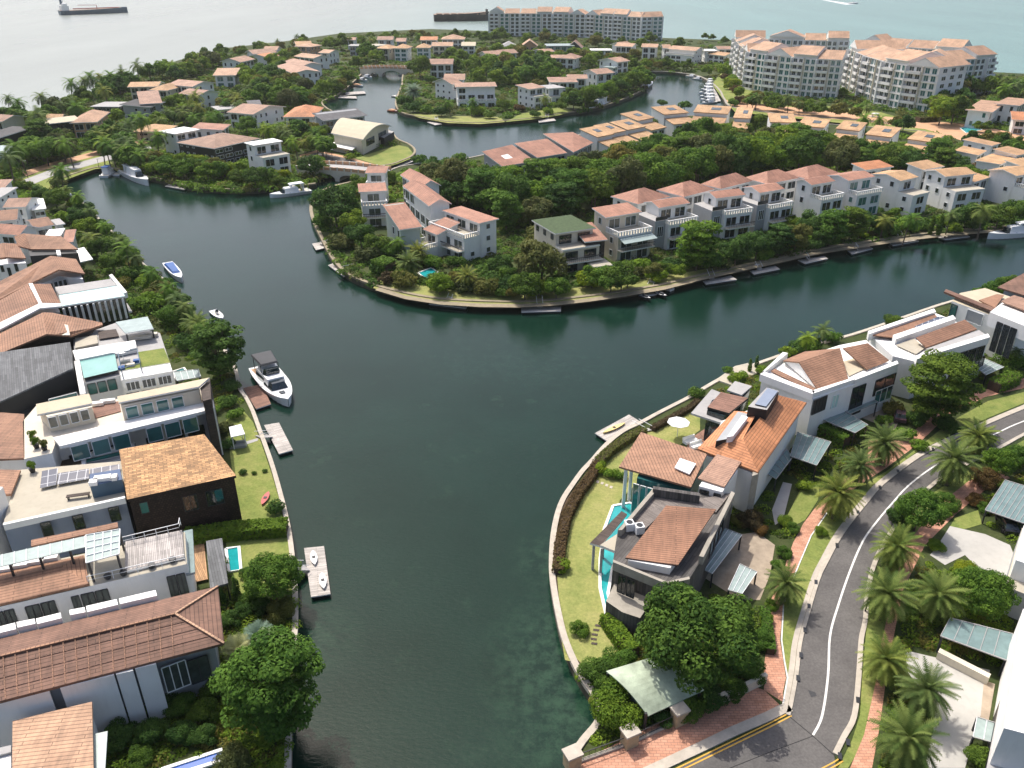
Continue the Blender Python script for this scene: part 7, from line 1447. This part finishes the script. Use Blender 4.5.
def motorboat(label, stern, bow, beam, kind='cabin', m='hull_white', cover=None, cat='motor boat', name='motor_boat', z=0, fly=False, grp=None):
    A, B = W(*stern, z), W(*bow, z); d = (B - A); L = d.length; d.normalize(); o = (A + B) / 2; t = thing(name, label, cat, o, grp); s = Vector((-d.y, d.x, 0)); h = max(.5, min(L * .075, 1.6))
    k = MB(); hull(k, o, d, L, beam, h, m, 'hull_white' if m != 'red_paint' else m, z0=z - .25 if z else -.25) if z == 0 else hull(k, o, d, L, beam, h, m, 'hull_white')
    k.build('hull', t, o)
    def blk(nm, u0, u1, w, z0, z1, mm, taper=.85, top=None):
        q = [o + d * L * (u0 - .5) - s * w / 2, o + d * L * (u1 - .5) - s * w / 2 * .8, o + d * L * (u1 - .5) + s * w / 2 * .8, o + d * L * (u0 - .5) + s * w / 2]; c = sum(q, Vector((0, 0, 0))) / 4
        k = MB(); k.solid([v + Vector((0, 0, z0)) for v in q], [c + (v - c) * taper + Vector((0, 0, z1)) for v in q], mm, top or mm); return k.build(nm, t, o)
    if kind == 'yacht':
        blk('cockpit_floor', .04, .3, beam * .8, h - .05, h + .02, 'deck_tan'); blk('cabin', .22, .62, beam * .78, h * .9, h + 1.5, 'hull_white', .9); blk('windscreen', .5, .72, beam * .72, h + .15, h + 1.25, 'glass_dark', .72)
        blk('flybridge_canopy', .08, .42, beam * .74, h + 2.9, h + 3.15, 'canvas_black', .9); blk('flybridge_seat', .25, .45, beam * .6, h + 1.5, h + 2.0, 'hull_white', .9); blk('fly_windscreen', .44, .5, beam * .6, h + 1.5, h + 2.5, 'glass_dark', .8)
        for u, sg in ((.1, -1), (.1, 1), (.4, -1), (.4, 1)): k = MB(); p = o + d * L * (u - .5) + s * sg * beam * .3; k.bar(p + Vector((0, 0, h + .1)), p + Vector((0, 0, h + 2.95)), .1, .1, 'dark_metal'); k.build('canopy_post', t, o)
        blk('foredeck_hatch', .78, .85, beam * .2, h * 1.2, h * 1.2 + .12, 'glass_dark'); blk('swim_platform', -.03, .04, beam * .8, .2, .4, 'deck_tan', 1)
        blk('cabin_window', .26, .5, beam * .8, h + .5, h + 1.1, 'glass_dark', .97)
    elif kind == 'cabin':
        blk('cabin', .3, .66, beam * .7, h * .9, h + L * .09 + .3, 'hull_white', .85); blk('windscreen', .52, .72, beam * .62, h, h + L * .07 + .2, 'glass_dark', .7); blk('cockpit_floor', .05, .3, beam * .72, h - .06, h + .03, 'seat_cream')
        if fly: blk('hardtop', .15, .5, beam * .66, h + 2.3, h + 2.5, cover or 'hull_white', .92); [tag(blk('hardtop_post', u, u + .02, beam * .55, h, h + 2.35, 'white_metal', 1)) for u in (.17, .46)]
    elif kind == 'cover':
        blk('cover', .1, .72, beam * .86, h - .05, h + .5, cover or 'mat_tarp', .8); blk('foredeck', .74, .9, beam * .4, h, h * 1.25, 'hull_white', .8)
    elif kind == 'open':
        blk('cockpit_floor', .1, .6, beam * .7, h - .06, h + .04, 'seat_cream'); blk('console', .4, .5, beam * .35, h, h + .8, 'hull_white', .8); blk('windscreen', .5, .54, beam * .35, h + .5, h + 1.1, 'glass_dark', .8)
    return t
motorboat('large white motor yacht with black canopy moored beside the timber dock', (262,371), (289,407), 5.0, 'yacht', cat='yacht', name='motor_yacht')
motorboat('small white speedboat under a blue cover floating off the left bank', (168,266), (182,283), 2.6, 'cover', grp=None)
motorboat('small red and white jet boat beside the tiered canal tree', (213,312), (223,321), 1.8, 'open')
motorboat('white boat with blue windscreen moored under the inlet bushes', (62,197), (76,207), 3.4, 'cabin', cover='mat_tarp')
motorboat('boat with a blue canvas top furthest left at the inlet', (104,178), (116,171), 3.6, 'cabin', fly=True, cover='mat_tarp')
motorboat('small white boat tucked behind the inlet motor yacht', (116,176), (124,172), 3, 'open')
motorboat('white motor yacht nearest the water at the inlet berth', (125,174), (149,186), 4.4, 'cabin', fly=True)
motorboat('white cabin cruiser below the white cube villa', (310,192), (270,198), 4.6, 'cabin', fly=True)
motorboat('white cabin cruiser with dark blue hull at the right edge', (1040,234), (987,239), 3.6, 'cabin', m='hull_white', fly=True)
motorboat('white motor yacht on the peninsula bank at the lagoon mouth', (607,104), (589,112), 4.6, 'cabin', fly=True)
motorboat('white boat alone at the round point of the peninsula', (643,90), (652,85), 4.0, 'cabin', fly=True)
motorboat('small open boat on the bank between the two peninsula yachts', (612,104), (622,100), 2.6, 'open')
motorboat('low grey boat moored near the peninsula tip trees', (624,98), (634,94), 2.8, 'cover', cover='slab_grey')
for i, (x, y, l) in enumerate([(706,104,'nearest'), (704,101,'second nearest'), (703,97.5,'third nearest'), (702,94,'middle'), (704,90.5,'third furthest'), (707,87.5,'second furthest'), (709,85,'furthest')]):
    motorboat(f'{l} white yacht stacked in the marina row beside the slope', (714 + (1 if i < 2 else 0) - max(0, i - 3), y - 1.5), (x - 4 + i * .3, y), 4.2, 'cabin', fly=True, grp='white yachts in the marina row')
for i, (x, y, l) in enumerate([(655,71.5,'first'), (664,72.5,'second'), (674,74,'third'), (684,75,'fourth'), (694,77,'fifth'), (700,79.5,'last')]):
    motorboat(f'{l} small boat from the left in the berths above the lagoon', (x - 7, y - .6), (x + 4, y + .8), 3.2, 'cabin' if i > 3 else 'open', grp='boats in the berths above the lagoon')
for i, (x, y, l, kd) in enumerate([(358,86,'brown canopied', 'cover'), (362,80.5,'upper white', 'cabin'), (367,77.5,'bridge side white', 'cabin'), (372,74.8,'furthest white', 'open'), (404,76,'lone white', 'open'), (397,97,'small white', 'open'), (393,111.5,'red hulled', 'cover')]):
    motorboat(f'{l} boat in the channel berths below the arched bridge', (x - 4, y - .6), (x + 5, y + .7), 3.2, kd, m='red_paint' if 'red' in l else 'hull_white', cover='terracotta_plaster', grp=None)
motorboat('boat under a dark blue cover by the purple tarpaulin near the slope', (727,103), (742,102), 4.5, 'cover', cover='blue_hull')
motorboat('white motor yacht seen beyond the ochre terrace roofs', (880,121), (862,119), 4.4, 'cabin', fly=True)
motorboat('white boat lying left of the jet ski dock', (672,291), (660,287), 1.9, 'open')
for lb, a, c, m, z in [('blue and white kayak lying on the white edged dock', (313,552), (315,566), 'hull_white', .6), ('second pale kayak standing by the gangway of the kayak dock', (322,574), (324,590), 'hull_white', .6), ('pink canoe lying on the left lawn', (262,506), (269,493), 'red_paint', GZ + .05), ('yellow kayak lying on the timber dock', (603,434), (625,424), 'kayak_yellow', .6), ('small blue kayak tied to the dock below the pale tree', (541,312), (554,311.5), 'mat_tarp', 0)]:
    A, B = W(*a, z), W(*c, z); d = (B - A); L = d.length; d.normalize(); o = (A + B) / 2; t = thing('kayak', lb, 'kayak', o); k = MB(); s = Vector((-d.y, d.x, 0)); N = 10
    for i in range(N):
        u0, u1 = i / N, (i + 1) / N; w0, w1 = .42 * abs(math.sin(math.pi * u0)) ** .7 + .01, .42 * abs(math.sin(math.pi * u1)) ** .7 + .01; p, q = o + d * L * (u0 - .5), o + d * L * (u1 - .5); e = Vector((0, 0, .3))
        k.face([p - s * w0 + e, q - s * w1 + e, q + s * w1 + e, p + s * w0 + e], m); k.face([p - s * w0 * .4, q - s * w1 * .4, q - s * w1 + e, p - s * w0 + e], m); k.face([p + s * w0 + e, q + s * w1 + e, q + s * w1 * .4, p + s * w0 * .4], m)
    k.build('hull', t, o); k = MB(); k.box(o + Vector((0, 0, .3)), .4, .4, .06, 'black_paint', math.atan2(d.y, d.x)); k.build('cockpit', t, o)
for lb, x, y in (('black jet ski furthest left on the jet ski dock', 645, 298.5), ('black and white jet ski at the end of the jet ski dock', 661, 296)):
    o = W(x, y, .3); t = thing('jet_ski', lb, 'jet ski', o); d = Vector((.6, -.8, 0)); k = MB(); hull(k, o, d, 3.2, 1.2, .5, 'black_paint', 'hull_white', 0); k.build('hull', t, o); k = MB(); k.box(o + Vector((0, 0, .5)), 1.3, .4, .35, 'canvas_black', -.9); k.build('seat', t, o)
# ships
def ship(label, a, b, beam, hull_m, tanker=True):
    A, B = W(*a, 0), W(*b, 0); d = B - A; L = d.length; d.normalize(); o = (A + B) / 2; t = thing('cargo_ship' if tanker else 'barge', label, 'ship' if tanker else 'barge', o); s = Vector((-d.y, d.x, 0))
    k = MB(); hull(k, o, d, L, beam, 5 if tanker else 7, hull_m, 'ship_deck', -1); k.build('hull', t, o); ro = math.atan2(d.y, d.x)
    if tanker:
        c = o - d * L * .42; k = MB(); k.box(c + Vector((0, 0, 4.5)), L * .1, beam * .85, 6, 'white_paint', ro); k.box(c + Vector((0, 0, 10.5)), L * .06, beam * .9, 2.6, 'white_paint', ro); k.build('superstructure', t, o)
        k = MB(); k.box(c - d * L * .03 + Vector((0, 0, 12)), 2.4, 2.4, 6, 'ship_blue', ro); k.build('funnel', t, o); k = MB(); k.bar(c + Vector((0, 0, 13)), c + Vector((0, 0, 19)), .5, .5, 'white_metal'); k.build('mast', t, o)
        k = MB(); k.bar(o - d * L * .3 + Vector((0, 0, 6.5)), o + d * L * .38 + Vector((0, 0, 6.5)), 1.2, 1.0, 'red_paint'); k.build('deck_pipe', t, o); k = MB(); p = o + d * L * .05; k.bar(p + Vector((0, 0, 5)), p + Vector((0, 0, 10)), .6, .6, 'red_paint'); k.bar(p + Vector((0, 0, 10)), p - d * 22 + Vector((0, 0, 10.5)), .5, .5, 'red_paint'); k.build('deck_crane', t, o)
        k = MB(); k.box(o + d * L * .45 + Vector((0, 0, 5)), L * .06, beam * .5, 2, hull_m, ro); k.build('forecastle', t, o)
    else:
        for i in range(7): k = MB(); k.box(o + d * L * (-.4 + i * .13) + Vector((0, 0, 6.4)), L * .1, beam * .7, 1.6, 'ship_deck', ro); k.build('cargo_heap', t, o)
        k = MB(); k.box(o + d * L * .46 + Vector((0, 0, 7)), L * .03, beam * .5, 5, 'black_paint', ro); k.build('deckhouse', t, o)
ship('blue grey tanker ship with white bridge sailing at the upper left', (60,15), (128,12.5), 16, 'ship_blue'); ship('dark flat cargo barge left of the long apartments', (434,21), (489,20.5), 20, 'black_paint', False)
motorboat('tiny speedboat pulling a white wake on the open sea', (848,4), (858,3.6), 6, 'open')
k = MB(); k.face([W(815,-1.5,.03), W(850,3.3,.03), W(856,4.4,.03), W(845,4.6,.03)], 'hull_white'); k.build('wake')['kind'] = 'structure'
# ---------------- cars ----------------
def car(label, x, y, rot, m, z=GZ):
    o = W(x, y, z); t = thing('parked_car', label, 'car', o); ca, sa = math.cos(rot), math.sin(rot); T = lambda u, v, w_: o + Vector((u * ca - v * sa, u * sa + v * ca, w_))
    k = MB(); prof = [(-2.2, .35), (-2.15, .85), (-1.9, .98), (-1.35, 1.02), (.7, 1.0), (1.9, .82), (2.2, .6), (2.2, .35)]
    k.v = []; n = len(prof)
    for v in (-.88, .88): k.v += [tuple(T(u, v * (1 if w_ < .7 else .95), w_)) for u, w_ in prof]
    mi = k.mat(m); k.f = [tuple(range(n)), tuple(range(2 * n - 1, n - 1, -1))] + [((i + 1) % n, i, n + i, n + (i + 1) % n) for i in range(n)]; k.m = [mi] * len(k.f); k.build('body', t, o)
    k = MB(); k.solid([T(-1.9, -.8, .98), T(.95, -.8, .98), T(.95, .8, .98), T(-1.9, .8, .98)], [T(-1.35, -.66, 1.42), T(.15, -.66, 1.42), T(.15, .66, 1.42), T(-1.35, .66, 1.42)], 'glass_dark', m); k.build('cabin', t, o)
    for u in (-1.35, 1.35):
        for v in (-.82, .82): k = MB(); k.tube([T(u, v - .1, .33), T(u, v + .1, .33)], .33, 'rubber', 12); k.build('wheel', t, o)
    for v in (-.6, .6): k = MB(); k.box(T(2.17, v, .6), .1, .35, .14, 'white_metal', rot); k.build('headlight', t, o)
car('dark maroon car parked on the tan driveway by the white roof notch house', 899, 418, 1.2, 'car_maroon'); car('black car under the glass carport at the right edge', 1006, 527, 1.35, 'car_black'); car('dark car on the grove lane behind the green roofed house', 549, 199, .3, 'car_black'); car('silver car left of the dark car on the grove lane', 523, 203, .2, 'car_silver')
car('white car glimpsed between trees behind the ochre terrace', 634, 152, .4, 'car_white')
# ---------------- hedges, furniture ----------------
def hedge(label, px, wm, h, mat_i, n=700, z=GZ, lf=.16):
    P = [W(x, y, z) for x, y in px]; org = P[0].copy(); rnd = random.Random(len(REG) + int(px[0][0])); vs = []; fs = []; ti = []
    tot = sum((q - p).length for p, q in zip(P, P[1:])); core = strip([p.copy() for p in P], wm * .8, z - .1, z + h * .85, 'soil')
    for p, q in zip(P, P[1:]):
        d = (q - p); L = d.length; d.normalize(); s = Vector((-d.y, d.x, 0))
        for _ in range(int(n * L / tot)):
            f = rnd.random(); u = rnd.random() * L
            if f < .5: c = p + d * u + s * rnd.uniform(-.5, .5) * wm + Vector((0, 0, h * rnd.uniform(.9, 1.08))); nn = Vector((0, 0, 1))
            else: sg = 1 if f < .75 else -1; c = p + d * u + s * sg * wm * rnd.uniform(.46, .56) + Vector((0, 0, rnd.random() * h)); nn = s * sg
            nn = (nn + Vector((rnd.gauss(0, .5), rnd.gauss(0, .5), rnd.gauss(.2, .4)))).normalized(); a = nn.orthogonal().normalized(); a = Matrix.Rotation(rnd.uniform(0, 6.28), 3, nn) @ a; b_ = nn.cross(a); z_ = lf * rnd.uniform(.6, 1.4); k0 = len(vs)
            vs += [c - a * z_ - org, c - b_ * z_ * .6 - org, c + a * z_ - org, c + b_ * z_ * .6 - org]; fs.append((k0, k0 + 1, k0 + 2, k0 + 3)); ti.append(min(1, max(0, rnd.gauss(.5, .25))))
    t = thing('hedge', label, 'hedge', org); me = bpy.data.meshes.new('foliage'); me.from_pydata(vs, [], fs); me.materials.append(MATS[mat_i]); at = me.attributes.new('tint', 'FLOAT', 'FACE'); at.data.foreach_set('value', ti); me.update()
    o = bpy.data.objects.new('foliage', me); C.objects.link(o); o.parent = t; core.build('stem', t, org)
hedge('bright yellow green clipped hedge across the left lawn', [(186,543),(232,536),(288,532)], 2.2, 1.5, 'leaf_yellow', 5000, lf=.18)
hedge('rust brown hedge following the curved sea wall', [(558,575),(560,548),(566,520),(578,497),(592,478),(597,466)], 1.3, 1.0, 'leaf_rust', 3500, lf=.14); hedge('olive and rust hedge along the shore behind the pool house', [(598,465),(612,452),(630,440),(644,433)], 1.4, 1.0, 'leaf_olive', 1800, lf=.14); hedge('low rust hedge by the orange house lawn', [(652,431),(670,421),(690,410),(698,403)], 1.0, .8, 'leaf_rust', 1400, lf=.13)
hedge('green hedge hugging the dark clad wing of the pool house', [(606,622),(614,634),(624,648),(634,658)], 1.6, 1.4, 'leaf', 2200, lf=.14); hedge('clipped dark green hedge before the teal canopy', [(812,428),(828,438),(846,447)], 2.0, 1.8, 'leaf', 2600, lf=.15)
hedge('round clipped hedge beside the red pavement under the tiered tree', [(992,391),(1003,387),(1013,382)], 2.4, 1.8, 'leaf', 1500, lf=.15); hedge('trimmed hedge with yellow top on the apartment lawn', [(917,122),(935,121)], 4, 2.2, 'leaf_olive', 700, lf=.3); hedge('low green hedge between red pavement and the drive', [(764,612),(768,640),(770,655)], 1.0, .9, 'leaf', 1500, lf=.12)
hedge('hedge of the square garden on the island tip', [(378,273),(392,277)], 4, 3.5, 'leaf', 1400, lf=.25)
o = W(238, 440); t = thing('sun_canopy', 'square white sun canopy on posts on the left lawn', 'canopy', o); k = MB(); k.slab([W(231,437,3.8), W(245,434,3.8), W(241,424,3.8), W(229,427,3.8)], .12, 'hull_white'); k.build('top', t, o)
for x, y in ((232,436),(244,433),(240,425),(230,428)): p = W(x, y, 3.7); k = MB(); k.box(Vector((p.x, p.y, GZ)), .12, .12, 2.3, 'white_metal'); k.build('post', t, o)
for x, y, r, lb in ((238,447,.2,'grey garden sofa in front of the square sun canopy'), (697,447,.5,'white cushioned lounger by the timber patio'), (690,442,.5,'cream garden sofa next to the large parasol')):
    o = W(x, y); t = thing('garden_sofa', lb, 'sofa', o); k = MB(); k.box(o, 2.2, .9, .42, 'slab_grey' if 'grey' in lb else 'hull_white', r); k.build('seat', t, o); k = MB(); k.box(o + Vector((-math.sin(r) * .42, math.cos(r) * .42, .42)), 2.2, .2, .42, 'slab_grey' if 'grey' in lb else 'hull_white', r); k.build('backrest', t, o)
flat('patio', [(683,452),(700,456),(715,440),(706,428),(694,436)], L2 + .01, 'deck_red'); flat('garden_path', [(244,442),(258,438),(258,440.5),(245,445)], L2 + .01, 'slab_grey')
for i, (x, y) in enumerate([(593,480),(597.5,481.5),(602,483),(606.5,485),(611,487)]): tag(flat('stepping_stone', [(x-1.6,y+.8),(x+1,y+1.6),(x+2,y-.6),(x-.6,y-1.4)], L4 + .01, 'kerb', None), ORDN[i] + ' pale square stepping stone from the left near the yellow bushes', 'stepping stone', 'pale stepping stones near the yellow bushes')
for i, (x, y) in enumerate([(598,625),(596,629.5),(594.5,634),(593.5,638.5),(594,643)]): tag(flat('stepping_stone', [(x-3,y+1),(x+3,y+1.8),(x+3.5,y-.2),(x-2.5,y-1)], L4 + .01, 'slat_dark', None), ORDN[i] + ' dark stepping slab from the top of the curve on the lawn', 'stepping stone', 'dark stepping slabs on the dry lawn')
for x, y, lb in ((101,176,'slender grey street lamp beside the inlet road'), (28,178,'street lamp on the near verge of the inlet road'), (333,166,'street lamp on the cream road bridge'), (865,612,'short street lamp at the kerb by the date palms')):
    o = W(x, y); t = thing('street_lamp', lb, 'street lamp', o); h = 5.5 if y < 600 else 3.2; k = MB(); k.tube([o, o + Vector((0, 0, h))], [.1, .06], 'dark_metal', 8); k.build('pole', t, o); k = MB(); k.box(o + Vector((.3, 0, h)), .9, .25, .12, 'grey_paint'); k.build('lamp_head', t, o)
# ---------------- far woodland as one mass, labels for the trees ----------------
bl = [T for T in TREES if T[0].name.startswith('broadleaf_tree')]
bl.sort(key=lambda T: -T[4]); rest = bl[285:]
if rest:
    vs = []; fs = []; ti = []; mi = []; names = []
    for T in rest:
        e = T[0]; crown = PROTO[T[1]][T[5]][0]; M = Matrix.LocRotScale(e.location, e.rotation_euler, e.scale); b0 = len(vs)
        mn = crown.materials[0].name
        if mn not in names: names.append(mn)
        vs += [M @ v.co for v in crown.vertices]; fs += [tuple(i + b0 for i in p.vertices) for p in crown.polygons]
        ti += [d.value for d in crown.attributes['tint'].data]; mi += [names.index(mn)] * len(crown.polygons)
        for ch in list(e.children): bpy.data.objects.remove(ch)
        bpy.data.objects.remove(e); TREES.remove(T)
    me = bpy.data.meshes.new('woodland'); me.from_pydata(vs, [], fs)
    for n in names: me.materials.append(bpy.data.materials[n])
    me.polygons.foreach_set('material_index', mi); at = me.attributes.new('tint', 'FLOAT', 'FACE'); at.data.foreach_set('value', ti); me.update()
    o = bpy.data.objects.new('woodland', me); C.objects.link(o); o['kind'] = 'stuff'; o['label'] = 'distant small trees filling the gaps between the far houses'; o['category'] = 'woodland'
def undergrowth(name, box, n, rm, nf, lf, seed, mats, label):
    rnd = random.Random(seed); vs = []; fs = []; ti = []; mi = []; made = 0; tries = 0; m5 = 9 if box[1] > 320 else 1.2; mg = ((0, 0), (m5, 0), (-m5, 0), (0, m5), (0, -m5))
    lx = [p for p in main]; ex = shoreE + [(1400,420),(1500,900),(480,900),(555,790)]
    while made < n and tries < n * 12:
        tries += 1; x = rnd.uniform(box[0], box[2]); y = rnd.uniform(box[1], box[3]); w = W(x, y, GZ)
        inA = inpoly(x, y, lx) and inpoly(x, y + 2, lx) and inpoly(x - 3, y, lx) and inpoly(x + 3, y, lx) and inpoly(x, y - 1, lx); inE = inpoly(x, y, ex) and inpoly(x - 3, y, ex) and inpoly(x, y - 4, ex)
        if not (inA or inE) or any(inpoly(x + a_, y + b_, P) for P in FLATS for a_, b_ in mg) or infoot(w, .4): continue
        r = rnd.uniform(*rm); made += 1; k_ = rnd.randrange(len(mats)); ct = rnd.uniform(.15, .85); b0 = rnd.uniform(.4, .75) * r
        for _ in range(nf):
            zc = rnd.uniform(-.1, 1); ph = rnd.uniform(0, 6.283); s = math.sqrt(max(0, 1 - zc * zc)); d = Vector((s * math.cos(ph), s * math.sin(ph), zc)); p = w + Vector((d.x * r, d.y * r, d.z * b0)) * rnd.uniform(.75, 1.05)
            nn = (d + Vector((rnd.gauss(0, .5), rnd.gauss(0, .5), .4))).normalized(); a = nn.orthogonal().normalized(); a = Matrix.Rotation(rnd.uniform(0, 6.28), 3, nn) @ a; c = nn.cross(a); sz = lf * rnd.uniform(.6, 1.4); k0 = len(vs)
            vs += [p - a * sz, p - c * sz * .6, p + a * sz, p + c * sz * .6]; fs.append((k0, k0 + 1, k0 + 2, k0 + 3)); ti.append(min(1, max(0, ct + rnd.gauss(0, .2)))); mi.append(k_)
    me = bpy.data.meshes.new(name); me.from_pydata(vs, [], fs)
    for m_ in mats: me.materials.append(MATS[m_])
    me.polygons.foreach_set('material_index', mi); at = me.attributes.new('tint', 'FLOAT', 'FACE'); at.data.foreach_set('value', ti); me.update()
    o = bpy.data.objects.new(name, me); C.objects.link(o); tag(o, label, 'undergrowth', None, 'stuff')
undergrowth('undergrowth', (-5, 34, 1029, 120), 3900, (1.8, 3.2), 40, .65, 5, ['leaf', 'leaf_dark', 'leaf_olive'], 'dense green undergrowth filling the ground between the far houses')
undergrowth('undergrowth', (-5, 120, 1029, 200), 2600, (1.6, 3.0), 60, .45, 6, ['leaf', 'leaf_dark', 'leaf', 'leaf_olive'], 'shrubs and ground cover under the island trees')
undergrowth('undergrowth', (-5, 200, 1029, 330), 1700, (1.0, 1.9), 80, .28, 7, ['leaf', 'leaf_dark', 'leaf', 'leaf_olive'], 'low garden planting along the canal banks')
undergrowth('undergrowth', (-5, 330, 1029, 775), 1900, (.5, 1.1), 110, .13, 8, ['leaf', 'leaf_dark', 'leaf', 'leaf_olive'], 'low garden planting between the nearest houses and the road')
REGP = [(Vector((x, y, 0)), PX((x, y, GZ)), s) for x, y, z, s in REG]
def near_phrase(px, py):
    p = W(px, min(py, 1500), GZ); c = sorted(REGP, key=lambda r: (r[0] - p).length)[:2]
    out = []
    for q, (qx, qy), s in c:
        dx, dy = px - qx, py - qy; sc = pxm(px, max(py, 5)); d = Vector((dx, dy * 2.2))
        if abs(d.x) > abs(d.y) * 1.1: rel = 'right of' if dx > 0 else 'left of'
        else: rel = 'in front of' if dy > 0 else 'behind'
        out.append((rel, s if s.startswith('the ') else 'the ' + ' '.join(s.split()[:7]) if len(s.split()) > 7 else 'the ' + s))
    return out
HUE = {'leaf': 'mid green', 'leaf_dark': 'dark green', 'leaf_yellow': 'yellow green', 'leaf_olive': 'olive', 'leaf_rust': 'rusty red', 'leaf_palm': 'olive green', 'leaf_silver': 'silvery'}
SH = {'far': 'leafy tree', 'mid': 'leafy tree', 'near': 'large round tree', 'layer': 'flat tiered tree', 'layernear': 'flat tiered tree', 'coconut': 'coconut palm', 'date': 'date palm', 'fan': 'fan palm', 'column': 'slim columnar tree', 'bush': 'shrub', 'bushnear': 'shrub'}
seen = {}
def clip(s, n=16):
    w = s.split(); w = w[:n]
    while w[-1] in ('the', 'a', 'and', 'of', 'with', 'in', 'by', 'to', 'on', 'under', 'over', 'its', 'behind', 'beside', 'at', 'between', 'above', 'two', 'from', 'white', 'dark', 'near'): w = w[:-1]
    return ' '.join(w)
todo = {}
for T in TREES:
    e, kind, x, y, r, v, label, group = T[:8]; loc = T[8] if len(T) > 8 else None
    hue = HUE[PROTO[kind][v][0].materials[0].name]; m = r / pxm(x, max(y, 8)); size = 'small' if m < 2.2 else ('tall' if m > 5 else '')
    if label: e['label'] = label; e['group'] = group or label; 
    if label: del e['group']; continue
    base = f'{size} {hue} {SH[kind]}'.strip(); (r1, s1), (r2, s2) = near_phrase(x, y)
    if loc: lab = clip(f'{base} {loc}'); key = lab
    else: lab = clip(f'{base} {r1} {s1}'); key = lab
    todo.setdefault(key, []).append((T, base, (r1, s1), (r2, s2), loc))
def order(L):
    # name by place along the row
    L.sort(key=lambda t: t[0][2]); n = len(L); w = {2: ['left one of two', 'right one of two'], 3: ['leftmost', 'middle', 'rightmost']}
    return w.get(n)
used = set()
for key, L in todo.items():
    if len(L) == 1: L[0][0][0]['label'] = key; used.add(key); continue
    w = order(L)
    if w and not L[0][4] and len(key.split()) <= 12:
        for (T, *_), q in zip(L, w):
            lb = clip(f'{key}, {q}') if 'one' in q else clip(f'{q} {key}')
            T[0]['label'] = lb; T[0]['group'] = clip(f"{SH[T[1]]}s near {L[0][2][1]}", 12)
    else:
        for i, (T, base, a, b_, loc) in enumerate(L): T[0]['label'] = key; T[0]['group'] = key
ORD = ['first', 'second', 'third', 'fourth', 'fifth', 'sixth', 'seventh', 'eighth', 'ninth', 'tenth', 'eleventh', 'twelfth']
# second pass: split large sharing groups by the nearest landmark
by = {}
for T in TREES: by.setdefault(T[0]['label'], []).append(T)
for lab, L in by.items():
    if len(L) > 1:
        sub = {}
        for T in L:
            (r1, s1), _ = near_phrase(T[2], T[3]); base = ' '.join(lab.split()[:4]) if False else f"{HUE[PROTO[T[1]][T[5]][0].materials[0].name]} {SH[T[1]]}"
            sub.setdefault(clip(f'{base} {r1} {s1}', 14), []).append(T)
        for s, M in sub.items():
            M.sort(key=lambda t: t[2]); n = len(M)
            names = [''] if n == 1 else (['left hand', 'right hand'] if n == 2 else (['leftmost', 'middle', 'rightmost'] if n == 3 else (['leftmost'] + [ORD[q_] + ' from left' for q_ in range(1, n - 1)] + ['rightmost'] if n <= 9 else None)))
            for i, T in enumerate(M):
                T[0]['label'] = clip((names[i] + ' ' + s).strip() if names else s); T[0]['group'] = clip('trees ' + ' '.join(s.split()[2:]), 12)
by = {}
for T in TREES: by.setdefault(T[0]['label'], []).append(T)
for lab, L in by.items():
    if len(L) > 1:
        L.sort(key=lambda t: t[2])
        for q_, T in enumerate(L):
            lb = lab
            for w_ in ('left hand ', 'right hand ', 'leftmost ', 'rightmost ', 'middle '): lb = lb[len(w_):] if lb.startswith(w_) else lb
            T[0]['label'] = clip(('leftmost ' if q_ == 0 else 'rightmost ' if q_ == len(L) - 1 else ORD[min(q_, 11)] + ' ') + ('nearer ' if 'hand' in lab else '') + lb); T[0]['group'] = clip(lb, 12)
for rep in range(3):
    by = {}
    for T in TREES: by.setdefault(T[0]['label'], []).append(T)
    for lab, L in by.items():
        if len(L) > 1:
            L.sort(key=lambda t: -t[3] + t[2] * .01)
            for q_, T in enumerate(L): T[0]['label'] = clip(('lower ' if q_ == 0 else 'upper ' if q_ == len(L) - 1 else 'middle ') + lab)
for o in scene.objects:
    if 'short' in o: del o['short']
